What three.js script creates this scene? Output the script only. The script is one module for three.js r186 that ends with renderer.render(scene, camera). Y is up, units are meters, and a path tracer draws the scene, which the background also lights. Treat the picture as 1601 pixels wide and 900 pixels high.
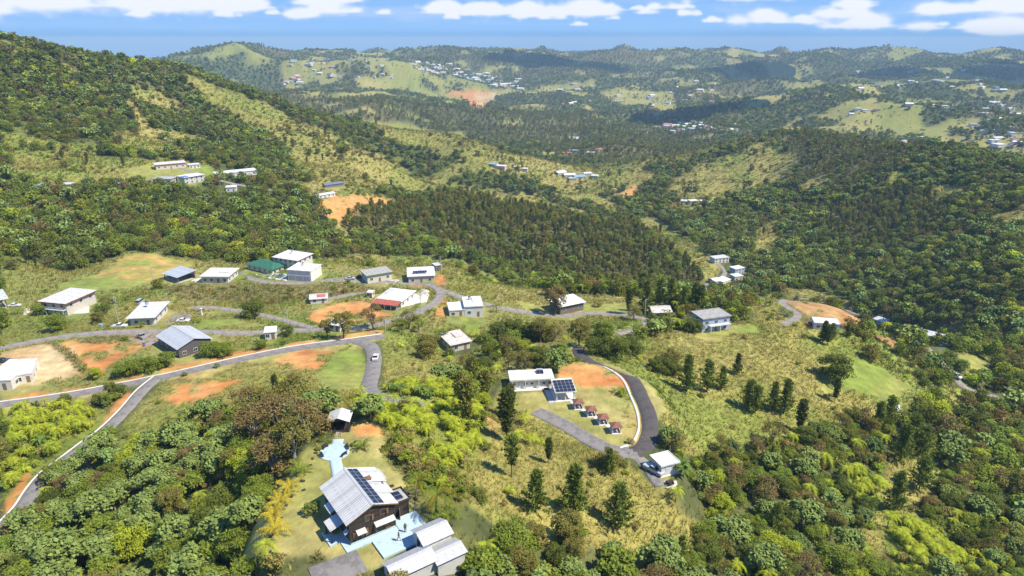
import * as THREE from 'three';
import { mergeGeometries } from 'three/addons/utils/BufferGeometryUtils.js';
import { RoundedBoxGeometry } from 'three/addons/geometries/RoundedBoxGeometry.js';

// ---------------------------------------------------------------- camera, sky, sun, air, exposure
const scene = new THREE.Scene();
const F = 1068, CX = 800.5, CY = 450, PITCH = THREE.MathUtils.degToRad(20.06), EYE = 120;
const camera = new THREE.PerspectiveCamera(2 * Math.atan(450 / F) * 180 / Math.PI, 16 / 9, 1, 200000);
camera.position.set(0, EYE, 0);
camera.rotation.set(-PITCH, 0, 0);
const SUN = new THREE.Vector3(0.56, 0.80, 0.20).normalize();
const sun = new THREE.DirectionalLight(new THREE.Color(1.0, 0.915, 0.745), 5.0);
sun.position.copy(SUN).multiplyScalar(900).add(new THREE.Vector3(0, 0, -350));
sun.target.position.set(0, 0, -350);
sun.castShadow = true;
sun.shadow.mapSize.set(4096, 4096);
Object.assign(sun.shadow.camera, { left: -700, right: 700, top: 700, bottom: -700, near: 10, far: 2500 });
scene.add(sun, sun.target);
const EXPOSURE = 1.62;
const AIR = { color: new THREE.Color(0.50, 0.75, 1.0), density: 0.000088 };
scene.fog = new THREE.FogExp2(AIR.color, AIR.density);

// ---------------------------------------------------------------- random numbers and noise
function rng(seed) { let s = seed | 0; return () => { s = (s + 0x6d2b79f5) | 0; let t = Math.imul(s ^ (s >>> 15), 1 | s); t = (t + Math.imul(t ^ (t >>> 7), 61 | t)) ^ t; return ((t ^ (t >>> 14)) >>> 0) / 4294967296; }; }
const hash2 = (x, y) => { let h = Math.imul(x | 0, 374761393) + Math.imul(y | 0, 668265263) | 0; h = Math.imul(h ^ (h >>> 13), 1274126177); return ((h ^ (h >>> 16)) >>> 0) / 4294967296; };
function vnoise(x, y) { const ix = Math.floor(x), iy = Math.floor(y), fx = x - ix, fy = y - iy, u = fx * fx * (3 - 2 * fx), v = fy * fy * (3 - 2 * fy); const a = hash2(ix, iy), b = hash2(ix + 1, iy), c = hash2(ix, iy + 1), d = hash2(ix + 1, iy + 1); return a + (b - a) * u + (c - a) * v + (a - b - c + d) * u * v; }
function fbm(x, y, o = 4) { let s = 0, a = 0.5, n = 0; for (let i = 0; i < o; i++) { s += a * vnoise(x, y); n += a; a *= 0.5; const t = x * 1.6 - y * 1.2 + 17.3; y = x * 1.2 + y * 1.6 - 9.1; x = t; } return s / n; }
const sstep = (a, b, x) => { const t = Math.min(1, Math.max(0, (x - a) / (b - a))); return t * t * (3 - 2 * t); };
const lerp = (a, b, t) => a + (b - a) * t;
const clamp = (x, a, b) => Math.min(b, Math.max(a, x));
const D2R = Math.PI / 180;

// ---------------------------------------------------------------- the sky: air and fair-weather cumulus
function makeSky() {
  const W = 4096, H = 2048, data = new Float32Array(W * H * 4), den = new Float32Array(W * H);
  const R = rng(77);
  const splat = (az, el, rx, ry, k) => {       // one puff
    const cx = ((az / (2 * Math.PI) + 0.5) % 1 + 1) % 1 * W, cy = (0.5 + el / Math.PI) * H, px = rx / (2 * Math.PI) * W / Math.max(0.15, Math.cos(el)), py = ry / Math.PI * H;
    for (let y = Math.max(0, Math.floor(cy - py * 1.6)); y <= Math.min(H - 1, cy + py * 1.6); y++)
      for (let x = Math.floor(cx - px * 1.6); x <= cx + px * 1.6; x++) {
        const q = ((x - cx) / px) ** 2 + ((y - cy) / py) ** 2; if (q > 2.4) continue;
        const i = y * W + ((x % W) + W) % W, a = k * Math.exp(-q * 1.6); den[i] += a;
      }
  };
  const cloud = (az, dist, wid, base, tall) => {    // metres
    const n = 7 + Math.floor(R() * 9);
    for (let p = 0; p < n; p++) {
      const t = (R() + R()) - 1, hgt = tall * (0.25 + 0.75 * R()) * (1 - t * t * 0.8), r = wid * (0.10 + 0.12 * R()) * (1 - 0.45 * Math.abs(t));
      const y = base + hgt * 0.5 * R() + r * 0.25, el = Math.atan2(y, dist);
      splat(az + t * wid * 0.5 / dist, el, Math.atan2(r * 1.25, dist), Math.atan2(r * 0.62, dist), 0.75);
    }
    for (let p = 0; p < 6; p++) { const t = (p + R()) / 3 - 1; splat(az + t * wid * 0.42 / dist, Math.atan2(base + tall * 0.08, dist), Math.atan2(wid * 0.16, dist), Math.atan2(tall * 0.11, dist), 0.7); }
  };
  const cells = 2.1e4;
  for (let i = 0; i < 600; i++) {                  // a layer of cumulus all round, thinning to nothing far off
    const dist = 2500 + Math.sqrt(R()) * 26000, az = R() * 2 * Math.PI;
    if (fbm(dist / 5200 * Math.cos(az) + 31, dist / 5200 * Math.sin(az) + 8, 2) < 0.60) continue;
    cloud(az, dist, 500 + 1500 * R() * R(), 690 + 60 * R(), 150 + 330 * R());
  }
  // the banks seen over the sea: pixel column, pixel row of the base, width and height in pixels
  for (const [x, y, w, h] of [[60, 9, 150, 14], [200, 12, 170, 18], [300, 16, 200, 20], [395, 14, 120, 16], [520, 20, 90, 22], [600, 22, 32, 12], [690, 22, 90, 22], [760, 24, 130, 34], [830, 22, 120, 26], [910, 24, 140, 34], [905, 40, 34, 9], [960, 30, 30, 12], [1075, 25, 50, 22], [1112, 35, 38, 18], [1185, 36, 120, 34], [1240, 37, 80, 22], [1335, 44, 130, 30], [1330, 12, 90, 16], [1440, 46, 70, 16], [1472, 40, 22, 10], [1465, 20, 110, 20], [1520, 46, 70, 22], [1565, 52, 110, 30], [1570, 18, 130, 26], [1640, 40, 120, 30], [-60, 20, 140, 22]]) {
    const az = -Math.PI / 2 + Math.atan2(x - CX, F * Math.cos(PITCH) + (CY - y) * Math.sin(PITCH)), dist = 18000;
    const el = Math.atan2((CY - y) * Math.cos(PITCH) - F * Math.sin(PITCH), Math.hypot(x - CX, F * Math.cos(PITCH) + (CY - y) * Math.sin(PITCH)));
    cloud(az, dist, w / F * dist * 0.80, Math.tan(el) * dist, h / F * dist * 0.72);
  }
  for (let row = 0; row < H; row++) {
    const el = ((row + 0.5) / H - 0.5) * Math.PI, s = Math.sin(el);
    for (let col = 0; col < W; col++) {
      const i = row * W + col, o = i * 4;
      const k = Math.pow(clamp(s, 0, 1), 0.5);
      let r = lerp(0.300, 0.075, k), g = lerp(0.540, 0.235, k), b = lerp(0.900, 0.70, k);
      if (s > 0 && s < 0.02) { const h = sstep(0.016, 0.0, s); r = lerp(r, 0.17, h); g = lerp(g, 0.38, h); b = lerp(b, 0.72, h); }
      if (s < 0) { const q = sstep(0, -0.05, s); r = lerp(0.23, 0.16, q); g = lerp(0.50, 0.20, q); b = lerp(0.9, 0.14, q); }
      const veil = s > 0 ? 0.22 * sstep(0.45, 0.75, fbm(col / 95, row / 9, 4)) * sstep(0.0, 0.025, s) * sstep(0.30, 0.05, s) : 0;
      r = lerp(r, 0.75, veil); g = lerp(g, 0.80, veil); b = lerp(b, 0.92, veil);
      if (den[i] > 0.02 && s > 0) {
        const n = 0.55 * fbm(col / 12, row / 7, 4) + 0.45 * fbm(col / 4.5 + 40, row / 3.2, 3) - 0.5, f2 = fbm(col / 30 + 9, row / 15, 3) - 0.5, d = den[i] * 0.9 + n * 1.5 + f2 * 0.8;
        const a = Math.pow(sstep(0.10, 1.55, d), 0.8) * 0.92;      // water droplets: one colour, thinner where the cloud is thin
        r = lerp(r, 0.84, a); g = lerp(g, 0.86, a); b = lerp(b, 0.91, a);
      }
      data[o] = r * 0.71; data[o + 1] = g * 0.71; data[o + 2] = b * 0.71; data[o + 3] = 1;
    }
  }
  const t = new THREE.DataTexture(data, W, H, THREE.RGBAFormat, THREE.FloatType);
  t.mapping = THREE.EquirectangularReflectionMapping; t.magFilter = t.minFilter = THREE.LinearFilter; t.needsUpdate = true;
  return t;
}
scene.background = scene.environment = makeSky();

// ---------------------------------------------------------------- textures and materials
function noiseTex(size, fn, srgb = true) {
  const d = new Uint8Array(size * size * 4);
  for (let y = 0; y < size; y++) for (let x = 0; x < size; x++) { const c = fn(x / size, y / size), o = (y * size + x) * 4; d[o] = c[0]; d[o + 1] = c[1]; d[o + 2] = c[2]; d[o + 3] = 255; }
  const t = new THREE.DataTexture(d, size, size, THREE.RGBAFormat); t.wrapS = t.wrapT = THREE.RepeatWrapping; t.magFilter = THREE.LinearFilter; if (srgb) t.colorSpace = THREE.SRGBColorSpace; t.needsUpdate = true; return t;
}
const pn = (x, y, p, s = 0) => { const X = x * p, Y = y * p, ix = Math.floor(X), iy = Math.floor(Y), fx = X - ix, fy = Y - iy, u = fx * fx * (3 - 2 * fx), v = fy * fy * (3 - 2 * fy), h = (a, b) => hash2(((a % p) + p) % p + s * 131, ((b % p) + p) % p + s * 71); return lerp(lerp(h(ix, iy), h(ix + 1, iy), u), lerp(h(ix, iy + 1), h(ix + 1, iy + 1), u), v); };
const pfbm = (x, y, p, o, s = 0) => { let a = 0.5, t = 0, n = 0; for (let i = 0; i < o; i++) { t += a * pn(x, y, p << i, s + i); n += a; a *= 0.55; } return t / n; };
const T = {};
T.ground = noiseTex(512, (x, y) => { const v = 186 + 70 * (pfbm(x, y, 8, 6, 1) - 0.45), w = pfbm(x, y, 32, 4, 9); return [clamp(v + 30 * (w - 0.5), 0, 255), clamp(v + 6, 0, 255), clamp(v - 24 * (w - 0.5) - 8, 0, 255)]; });
T.groundB = noiseTex(512, (x, y) => { const v = 255 * pfbm(x, y, 16, 5, 4); return [v, v, v]; }, false);
T.asphalt = noiseTex(512, (x, y) => { const v = 214 + 26 * (pfbm(x, y, 6, 5, 3) - 0.5) + 22 * (pn(x, y, 128, 5) - 0.5) - 22 * sstep(0.58, 0.66, pfbm(x, y, 4, 4, 7)); return [v, v, v]; });
T.concrete = noiseTex(512, (x, y) => { const s = sstep(0.52, 0.75, pfbm(x, y, 5, 5, 11)), v = 248 - 20 * s - 12 * pn(x, y, 96, 2); return [v, v - 2, v - 5]; });
T.stain = noiseTex(512, (x, y) => { const s = sstep(0.45, 0.7, pfbm(x, y, 4, 6, 21)), v = 252 - 34 * s - 14 * pfbm(x, y, 24, 3, 2); return [v, v, v]; });
T.metal = noiseTex(512, (x, y) => { const s = pfbm(x, y, 8, 5, 31), st = pn(x * 1, y * 0.0 + 0.1, 24, 8), v = 242 - 16 * (s - 0.5) - 16 * st - 16 * sstep(0.6, 0.78, pfbm(x, y, 5, 4, 13)); return [v, v, v - 1]; });
T.wood = noiseTex(512, (x, y) => { const v = 150 + 120 * (pn(x, y, 64, 3) * 0.25 + pn(x * 0.25, y, 128, 6) * 0.75 - 0.35); return [v, v * 0.97, v * 0.93]; });
const mats = {};
function mat(name, rgb, rough = 0.9, extra = {}) { return mats[name] ??= new THREE.MeshStandardMaterial({ name, color: new THREE.Color().setRGB(...rgb), roughness: rough, ...extra }); }

// ---------------------------------------------------------------- pixels to directions
function ray(px, py) { const u = (px - CX) / F, v = (CY - py) / F, c = Math.cos(PITCH), s = Math.sin(PITCH); return new THREE.Vector3(u, v * c - s, -(v * s + c)).normalize(); }
function project(x, y, z) { const c = Math.cos(PITCH), s = Math.sin(PITCH), dy = y - EYE, f = -z * c - dy * s, up = dy * c - z * s; return [CX + F * x / f, CY - F * up / f, f]; }

// ---------------------------------------------------------------- the land: heights read off the photograph at a few hundred places
// [pixel x, pixel y, metres below the camera]
const CH = [
  [0, 900, 98], [200, 900, 97], [350, 900, 88], [450, 890, 78], [560, 890, 76], [700, 900, 79], [850, 900, 88], [1000, 900, 98], [1200, 900, 108], [1400, 900, 118], [1601, 900, 126],
  [500, 850, 76], [560, 830, 76], [620, 850, 76], [560, 740, 76], [530, 690, 76], [533, 655, 77], [640, 790, 77], [690, 800, 80],
  [450, 760, 78], [420, 830, 79], [350, 800, 88], [250, 780, 95], [150, 780, 99], [50, 760, 101], [0, 820, 101], [300, 680, 97], [400, 650, 94], [200, 640, 100], [100, 690, 101], [470, 640, 88], [575, 620, 89],
  [0, 632, 101], [150, 608, 100], [300, 580, 98], [450, 548, 97], [590, 525, 97], [580, 600, 95], [400, 575, 97], [350, 610, 97],
  [640, 650, 82], [700, 640, 86], [650, 560, 98], [720, 600, 95],
  [800, 720, 88], [850, 800, 88], [900, 740, 92], [950, 800, 93], [1000, 850, 98], [750, 840, 82],
  [820, 600, 95], [900, 600, 95.5], [960, 660, 96], [1000, 700, 96], [1000, 630, 95.7], [900, 660, 95.5], [1030, 725, 97], [1060, 750, 98.5], [910, 550, 100], [1000, 560, 104],
  [1100, 720, 108], [1200, 720, 116], [1100, 820, 108], [1300, 800, 120], [1500, 800, 130], [1600, 700, 142], [1400, 700, 125],
  [1050, 600, 106], [1113, 515, 111], [1200, 560, 112], [1200, 620, 113], [1300, 600, 118], [1400, 640, 126], [1450, 620, 131], [1290, 512, 116], [1350, 500, 124], [1240, 478, 113], [1220, 465, 114], [1300, 475, 118], [1400, 535, 131], [1457, 530, 141], [1490, 590, 139], [1560, 615, 144],
  [0, 545, 102], [120, 530, 101], [260, 518, 100.5], [400, 515, 101], [480, 510, 102], [640, 500, 104], [690, 455, 107], [630, 470, 106], [728, 490, 108], [715, 540, 107], [650, 520, 103], [550, 490, 104], [500, 470, 107], [400, 470, 107], [300, 460, 107], [230, 490, 103], [100, 475, 107], [0, 475, 107],
  [150, 430, 112], [250, 410, 113], [340, 432, 112], [440, 435, 111.5], [590, 430, 112], [650, 430, 112], [550, 408, 116], [480, 402, 117], [750, 460, 109], [890, 480, 113], [830, 490, 111], [960, 490, 113], [1010, 490, 112], [1060, 490, 111.5], [800, 540, 108], [850, 520, 109], [800, 452, 115], [900, 450, 119], [1000, 458, 120], [1060, 472, 116], [1150, 478, 118], [60, 405, 114], [700, 410, 118]];
// [pixel x, pixel y, metres away along the ground]
const CD = [
  [0, 300, 560], [150, 300, 580], [300, 280, 610], [400, 300, 590], [520, 320, 580], [560, 322, 600], [150, 350, 500], [300, 340, 520], [450, 350, 530], [200, 390, 430], [400, 385, 450], [0, 370, 440],
  [0, 205, 720], [0, 150, 800], [0, 62, 930], [100, 250, 680], [100, 180, 780], [100, 90, 980], [200, 240, 710], [200, 170, 840], [200, 112, 1030], [280, 117, 1070], [280, 180, 920], [350, 230, 780], [360, 146, 1010], [430, 174, 990], [430, 230, 840], [500, 260, 740], [530, 212, 990], [500, 220, 870],
  [534, 236, 850], [600, 248, 850], [667, 278, 820], [717, 300, 790], [534, 190, 1150], [584, 190, 1180], [700, 203, 1200], [767, 230, 1200], [874, 260, 1170], [640, 240, 1040], [720, 265, 980], [800, 285, 950],
  [560, 370, 540], [600, 395, 500], [700, 400, 510], [800, 430, 500], [800, 380, 580], [700, 315, 700], [790, 318, 720], [870, 330, 720], [960, 352, 700], [1050, 392, 640], [1110, 420, 580], [900, 400, 560], [1000, 420, 540],
  [900, 275, 1100], [905, 230, 1500], [990, 300, 950], [1085, 315, 850], [1135, 437, 560], [1050, 340, 800], [1180, 400, 640], [1250, 430, 590], [1200, 340, 780],
  [1160, 222, 1250], [1050, 255, 1150], [1300, 214, 1150], [1450, 226, 1000], [1600, 260, 850], [1200, 290, 980], [1350, 300, 820], [1500, 300, 780], [1500, 400, 590], [1500, 480, 490], [1600, 420, 540], [1600, 540, 420], [1380, 400, 660],
  [1090, 200, 2000], [960, 190, 2100], [1200, 192, 1950], [1400, 160, 2600], [1300, 200, 1900], [1550, 205, 1800], [735, 150, 2700], [700, 120, 3600], [600, 120, 3300], [450, 125, 2600], [500, 103, 3500], [850, 170, 2300], [850, 135, 3200], [1000, 160, 2800], [1000, 132, 3800], [1130, 165, 2800], [1200, 132, 3900], [1400, 132, 4000], [1580, 165, 2800], [1580, 132, 4000], [1250, 150, 2500], [620, 165, 1900], [780, 190, 1900],
  [240, 90, 2600], [312, 88, 3500], [175, 96, 2900], [480, 84, 4600], [560, 86, 5000], [640, 83, 5200], [690, 85, 5000], [770, 82, 5200], [840, 86, 5200], [960, 82, 5500], [1050, 90, 5500], [1150, 86, 5500], [1260, 86, 5500], [1330, 89, 5600], [1410, 85, 5600], [1440, 92, 5600], [1530, 92, 5700], [1601, 93, 5800], [420, 87, 4200], [360, 91, 4000]];
// hidden from here: [pixel x, metres away, metres below the camera]
const CW = [
  [600, 425, 152], [750, 410, 160], [900, 425, 166], [1000, 440, 168], [450, 400, 128], [300, 390, 122], [790, 850, 205], [950, 780, 208], [650, 800, 188], [600, 950, 195], [700, 900, 200], [600, 1500, 240], [750, 1500, 240], [870, 1330, 228],
  [0, 1250, 60], [200, 1450, 90], [300, 1600, 140], [430, 1500, 185], [1300, 440, 188], [1400, 430, 195], [1480, 400, 185], [1200, 1600, 232], [1400, 1500, 232], [1600, 1300, 228], [1050, 1500, 235],
  [200, 2000, 150], [330, 2300, 180], [150, 2300, 160], [420, 3200, 190], [250, 3100, 170],
  [-700, 100, 98], [-700, 400, 100], [-700, 900, -30], [-700, 3000, 60], [-700, 6000, 150], [2300, 100, 130], [2300, 300, 170], [2300, 700, 130], [2300, 1500, 180], [2300, 4000, 170], [2300, 6500, 140],
  [800, 25, 70], [200, 30, 90], [1400, 30, 105], [800, 55, 76], [-200, 45, 98], [1800, 50, 122],
  [0, 8500, 360], [400, 8000, 380], [800, 8000, 340], [1200, 8000, 330], [1600, 8500, 330], [0, 5000, 260], [150, 4500, 250], [0, 14000, 440], [500, 14000, 440], [1000, 14000, 430], [1600, 14000, 430], [-700, 14000, 430], [2300, 14000, 430], [-700, 60000, 446], [200, 60000, 446], [800, 60000, 446], [1400, 60000, 446], [2300, 60000, 446]];
const AZK = 1.6;
const land = (() => {
  const P = [];
  const add = (x, z, y) => { const d = Math.hypot(x, z); P.push([Math.atan2(x, -z) * AZK, Math.log(d), y]); };
  for (const [px, py, h] of CH) { const r = ray(px, py), t = h / -r.y; add(r.x * t, r.z * t, EYE - h); }
  for (const [px, py, d] of CD) { const r = ray(px, py), t = d / Math.hypot(r.x, r.z); add(r.x * t, r.z * t, EYE + r.y * t); }
  for (const [px, d, h] of CW) { const r = ray(px, 200), t = d / Math.hypot(r.x, r.z); add(r.x * t, r.z * t, EYE - h); }
  const n = P.length, c2 = 0.06 ** 2, k = (a, b, c, d) => Math.sqrt((a - c) ** 2 + (b - d) ** 2 + c2), A = [];
  const mean = P.reduce((s, p) => s + p[2], 0) / n;
  for (let i = 0; i < n; i++) { A.push(new Float64Array(n + 1)); for (let j = 0; j < n; j++) A[i][j] = k(P[i][0], P[i][1], P[j][0], P[j][1]); A[i][i] -= 0.012; A[i][n] = P[i][2] - mean; }
  for (let i = 0; i < n; i++) { let p = i; for (let r = i + 1; r < n; r++) if (Math.abs(A[r][i]) > Math.abs(A[p][i])) p = r; [A[i], A[p]] = [A[p], A[i]]; for (let r = i + 1; r < n; r++) { const f = A[r][i] / A[i][i]; if (f) for (let c = i; c <= n; c++) A[r][c] -= f * A[i][c]; } }
  const w = new Float64Array(n); for (let i = n - 1; i >= 0; i--) { let s = A[i][n]; for (let j = i + 1; j < n; j++) s -= A[i][j] * w[j]; w[i] = s / A[i][i]; }
  const U = P.map(p => p[0]), V = P.map(p => p[1]);
  return (az, ld) => { let s = mean; const a = az * AZK; for (let i = 0; i < n; i++) { const x = a - U[i], y = ld - V[i]; s += w[i] * Math.sqrt(x * x + y * y + c2); } return s; };
})();
const ridged = (x, y) => 1 - Math.abs(2 * vnoise(x, y) - 1) * 1.0;
function relief(x, z, d) {
  let y = 0;
  const w1 = sstep(1300, 3200, d) * sstep(14000, 7000, d), w2 = sstep(650, 1500, d) * sstep(14000, 7000, d), w3 = sstep(340, 700, d) * sstep(12000, 6000, d);
  if (w1 > 0) y += w1 * 120 * (ridged(x / 760 + 3.1, z / 760 + 7.7) - 0.62);
  if (w2 > 0) y += w2 * lerp(30, 62, w1) * (ridged(x / 300 + 1.7, z / 300 + 2.2) - 0.6) + w2 * 12 * (vnoise(x / 120, z / 120) - 0.5);
  if (w3 > 0) y += w3 * 11 * (ridged(x / 95 + 5.2, z / 95 + 0.4) - 0.55);
  y += lerp(0.7, 2.6, sstep(260, 500, d)) * (fbm(x / 26, z / 26, 3) - 0.5) * 2;
  return y;
}
const H0 = (x, z) => { const d = Math.max(20, Math.hypot(x, z)); return land(Math.atan2(x, -z), Math.log(d)) + relief(x, z, d); };
function march(fn, px, py, max = 40000) {
  const r = ray(px, py), hor = Math.hypot(r.x, r.z); let t0 = 30, t1 = 30;
  while (t1 * hor < max) { t1 = t0 * 1.006 + 0.1; if (EYE + r.y * t1 < fn(r.x * t1, r.z * t1)) { for (let i = 0; i < 18; i++) { const m = (t0 + t1) / 2; if (EYE + r.y * m < fn(r.x * m, r.z * m)) t1 = m; else t0 = m; } break; } t0 = t1; }
  return new THREE.Vector3(r.x * t1, EYE + r.y * t1, r.z * t1);
}

// ---------------------------------------------------------------- where roads, buildings and fields lie (photo pixels, put on the land by march)
// roads: [name, label-free material key, width, kerb side (0 none, -1 left, 1 right of travel), pixels]
const ROADS = [
  ['hillside_road', 'asphaltGrey', 4.05, 1, [[-90, 648], [0, 633], [100, 619], [200, 601], [300, 579], [400, 557], [480, 542], [555, 532], [600, 526]]],
  ['side_road', 'asphaltGrey', 3.7, -1, [[250, 588], [226, 608], [198, 640], [165, 672], [132, 697], [104, 718], [75, 740], [55, 763], [38, 790], [12, 818], [-30, 850]]],
  ['junction_road', 'asphaltGrey', 4.75, 0, [[560, 533], [578, 540], [585, 556], [583, 580], [577, 606], [590, 620], [625, 628], [660, 628]]],
  ['village_road', 'asphaltOld', 4.4, 0, [[-90, 556], [0, 544], [60, 533], [130, 523], [200, 519], [280, 519], [380, 521], [470, 517], [560, 512], [620, 500], [665, 482], [687, 466], [686, 452], [660, 443], [600, 439], [540, 438], [480, 440], [430, 442], [395, 436], [370, 428]]],
  ['ridge_road', 'asphaltOld', 4.05, 0, [[684, 452], [720, 464], [760, 476], [810, 486], [870, 492], [930, 490], [975, 492], [1010, 499], [1055, 503]]],
  ['lane', 'asphaltOld', 3.17, 0, [[300, 481], [340, 482], [390, 489], [440, 500], [490, 513]]],
  ['driveway', 'asphaltOld', 2.99, 0, [[512, 470], [540, 462], [570, 458]]],
  ['spur_lane', 'asphaltOld', 3.17, 0, [[1012, 502], [1000, 512], [965, 522]]],
  ['loop_road', 'asphaltDark', 4.22, 0, [[905, 543], [906, 553], [926, 568], [958, 583], [985, 601], [1003, 628], [1014, 660], [1015, 686], [1004, 702], [982, 709]]],
  ['loop_drive', 'asphaltGrey', 4.58, 0, [[990, 708], [960, 703], [920, 684], [875, 656], [838, 634]]],
  ['hut_drive', 'asphaltGrey', 2.99, 0, [[985, 709], [1010, 720], [1022, 742], [1032, 762]]],
  ['hairpin_road', 'asphaltOld', 3.52, 0, [[1222, 507], [1240, 500], [1246, 492], [1234, 482], [1222, 474], [1226, 468], [1248, 467], [1290, 475], [1342, 492]]],
  ['valley_lane', 'asphaltOld', 3.34, 0, [[1428, 524], [1450, 545], [1470, 565], [1490, 588], [1510, 606], [1560, 621]]],
  ['back_lane', 'asphaltOld', 3.7, 0, [[1098, 462], [1104, 446], [1125, 436], [1133, 424], [1122, 412]]],
  ['house_drive', 'asphaltGrey', 5.28, 0, [[566, 876], [530, 892], [490, 915]]],
  ['upper_lane', 'asphaltOld', 3.87, 0, [[282, 264], [310, 272], [340, 281], [380, 290], [430, 297], [480, 294], [520, 290]]],
];
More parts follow.
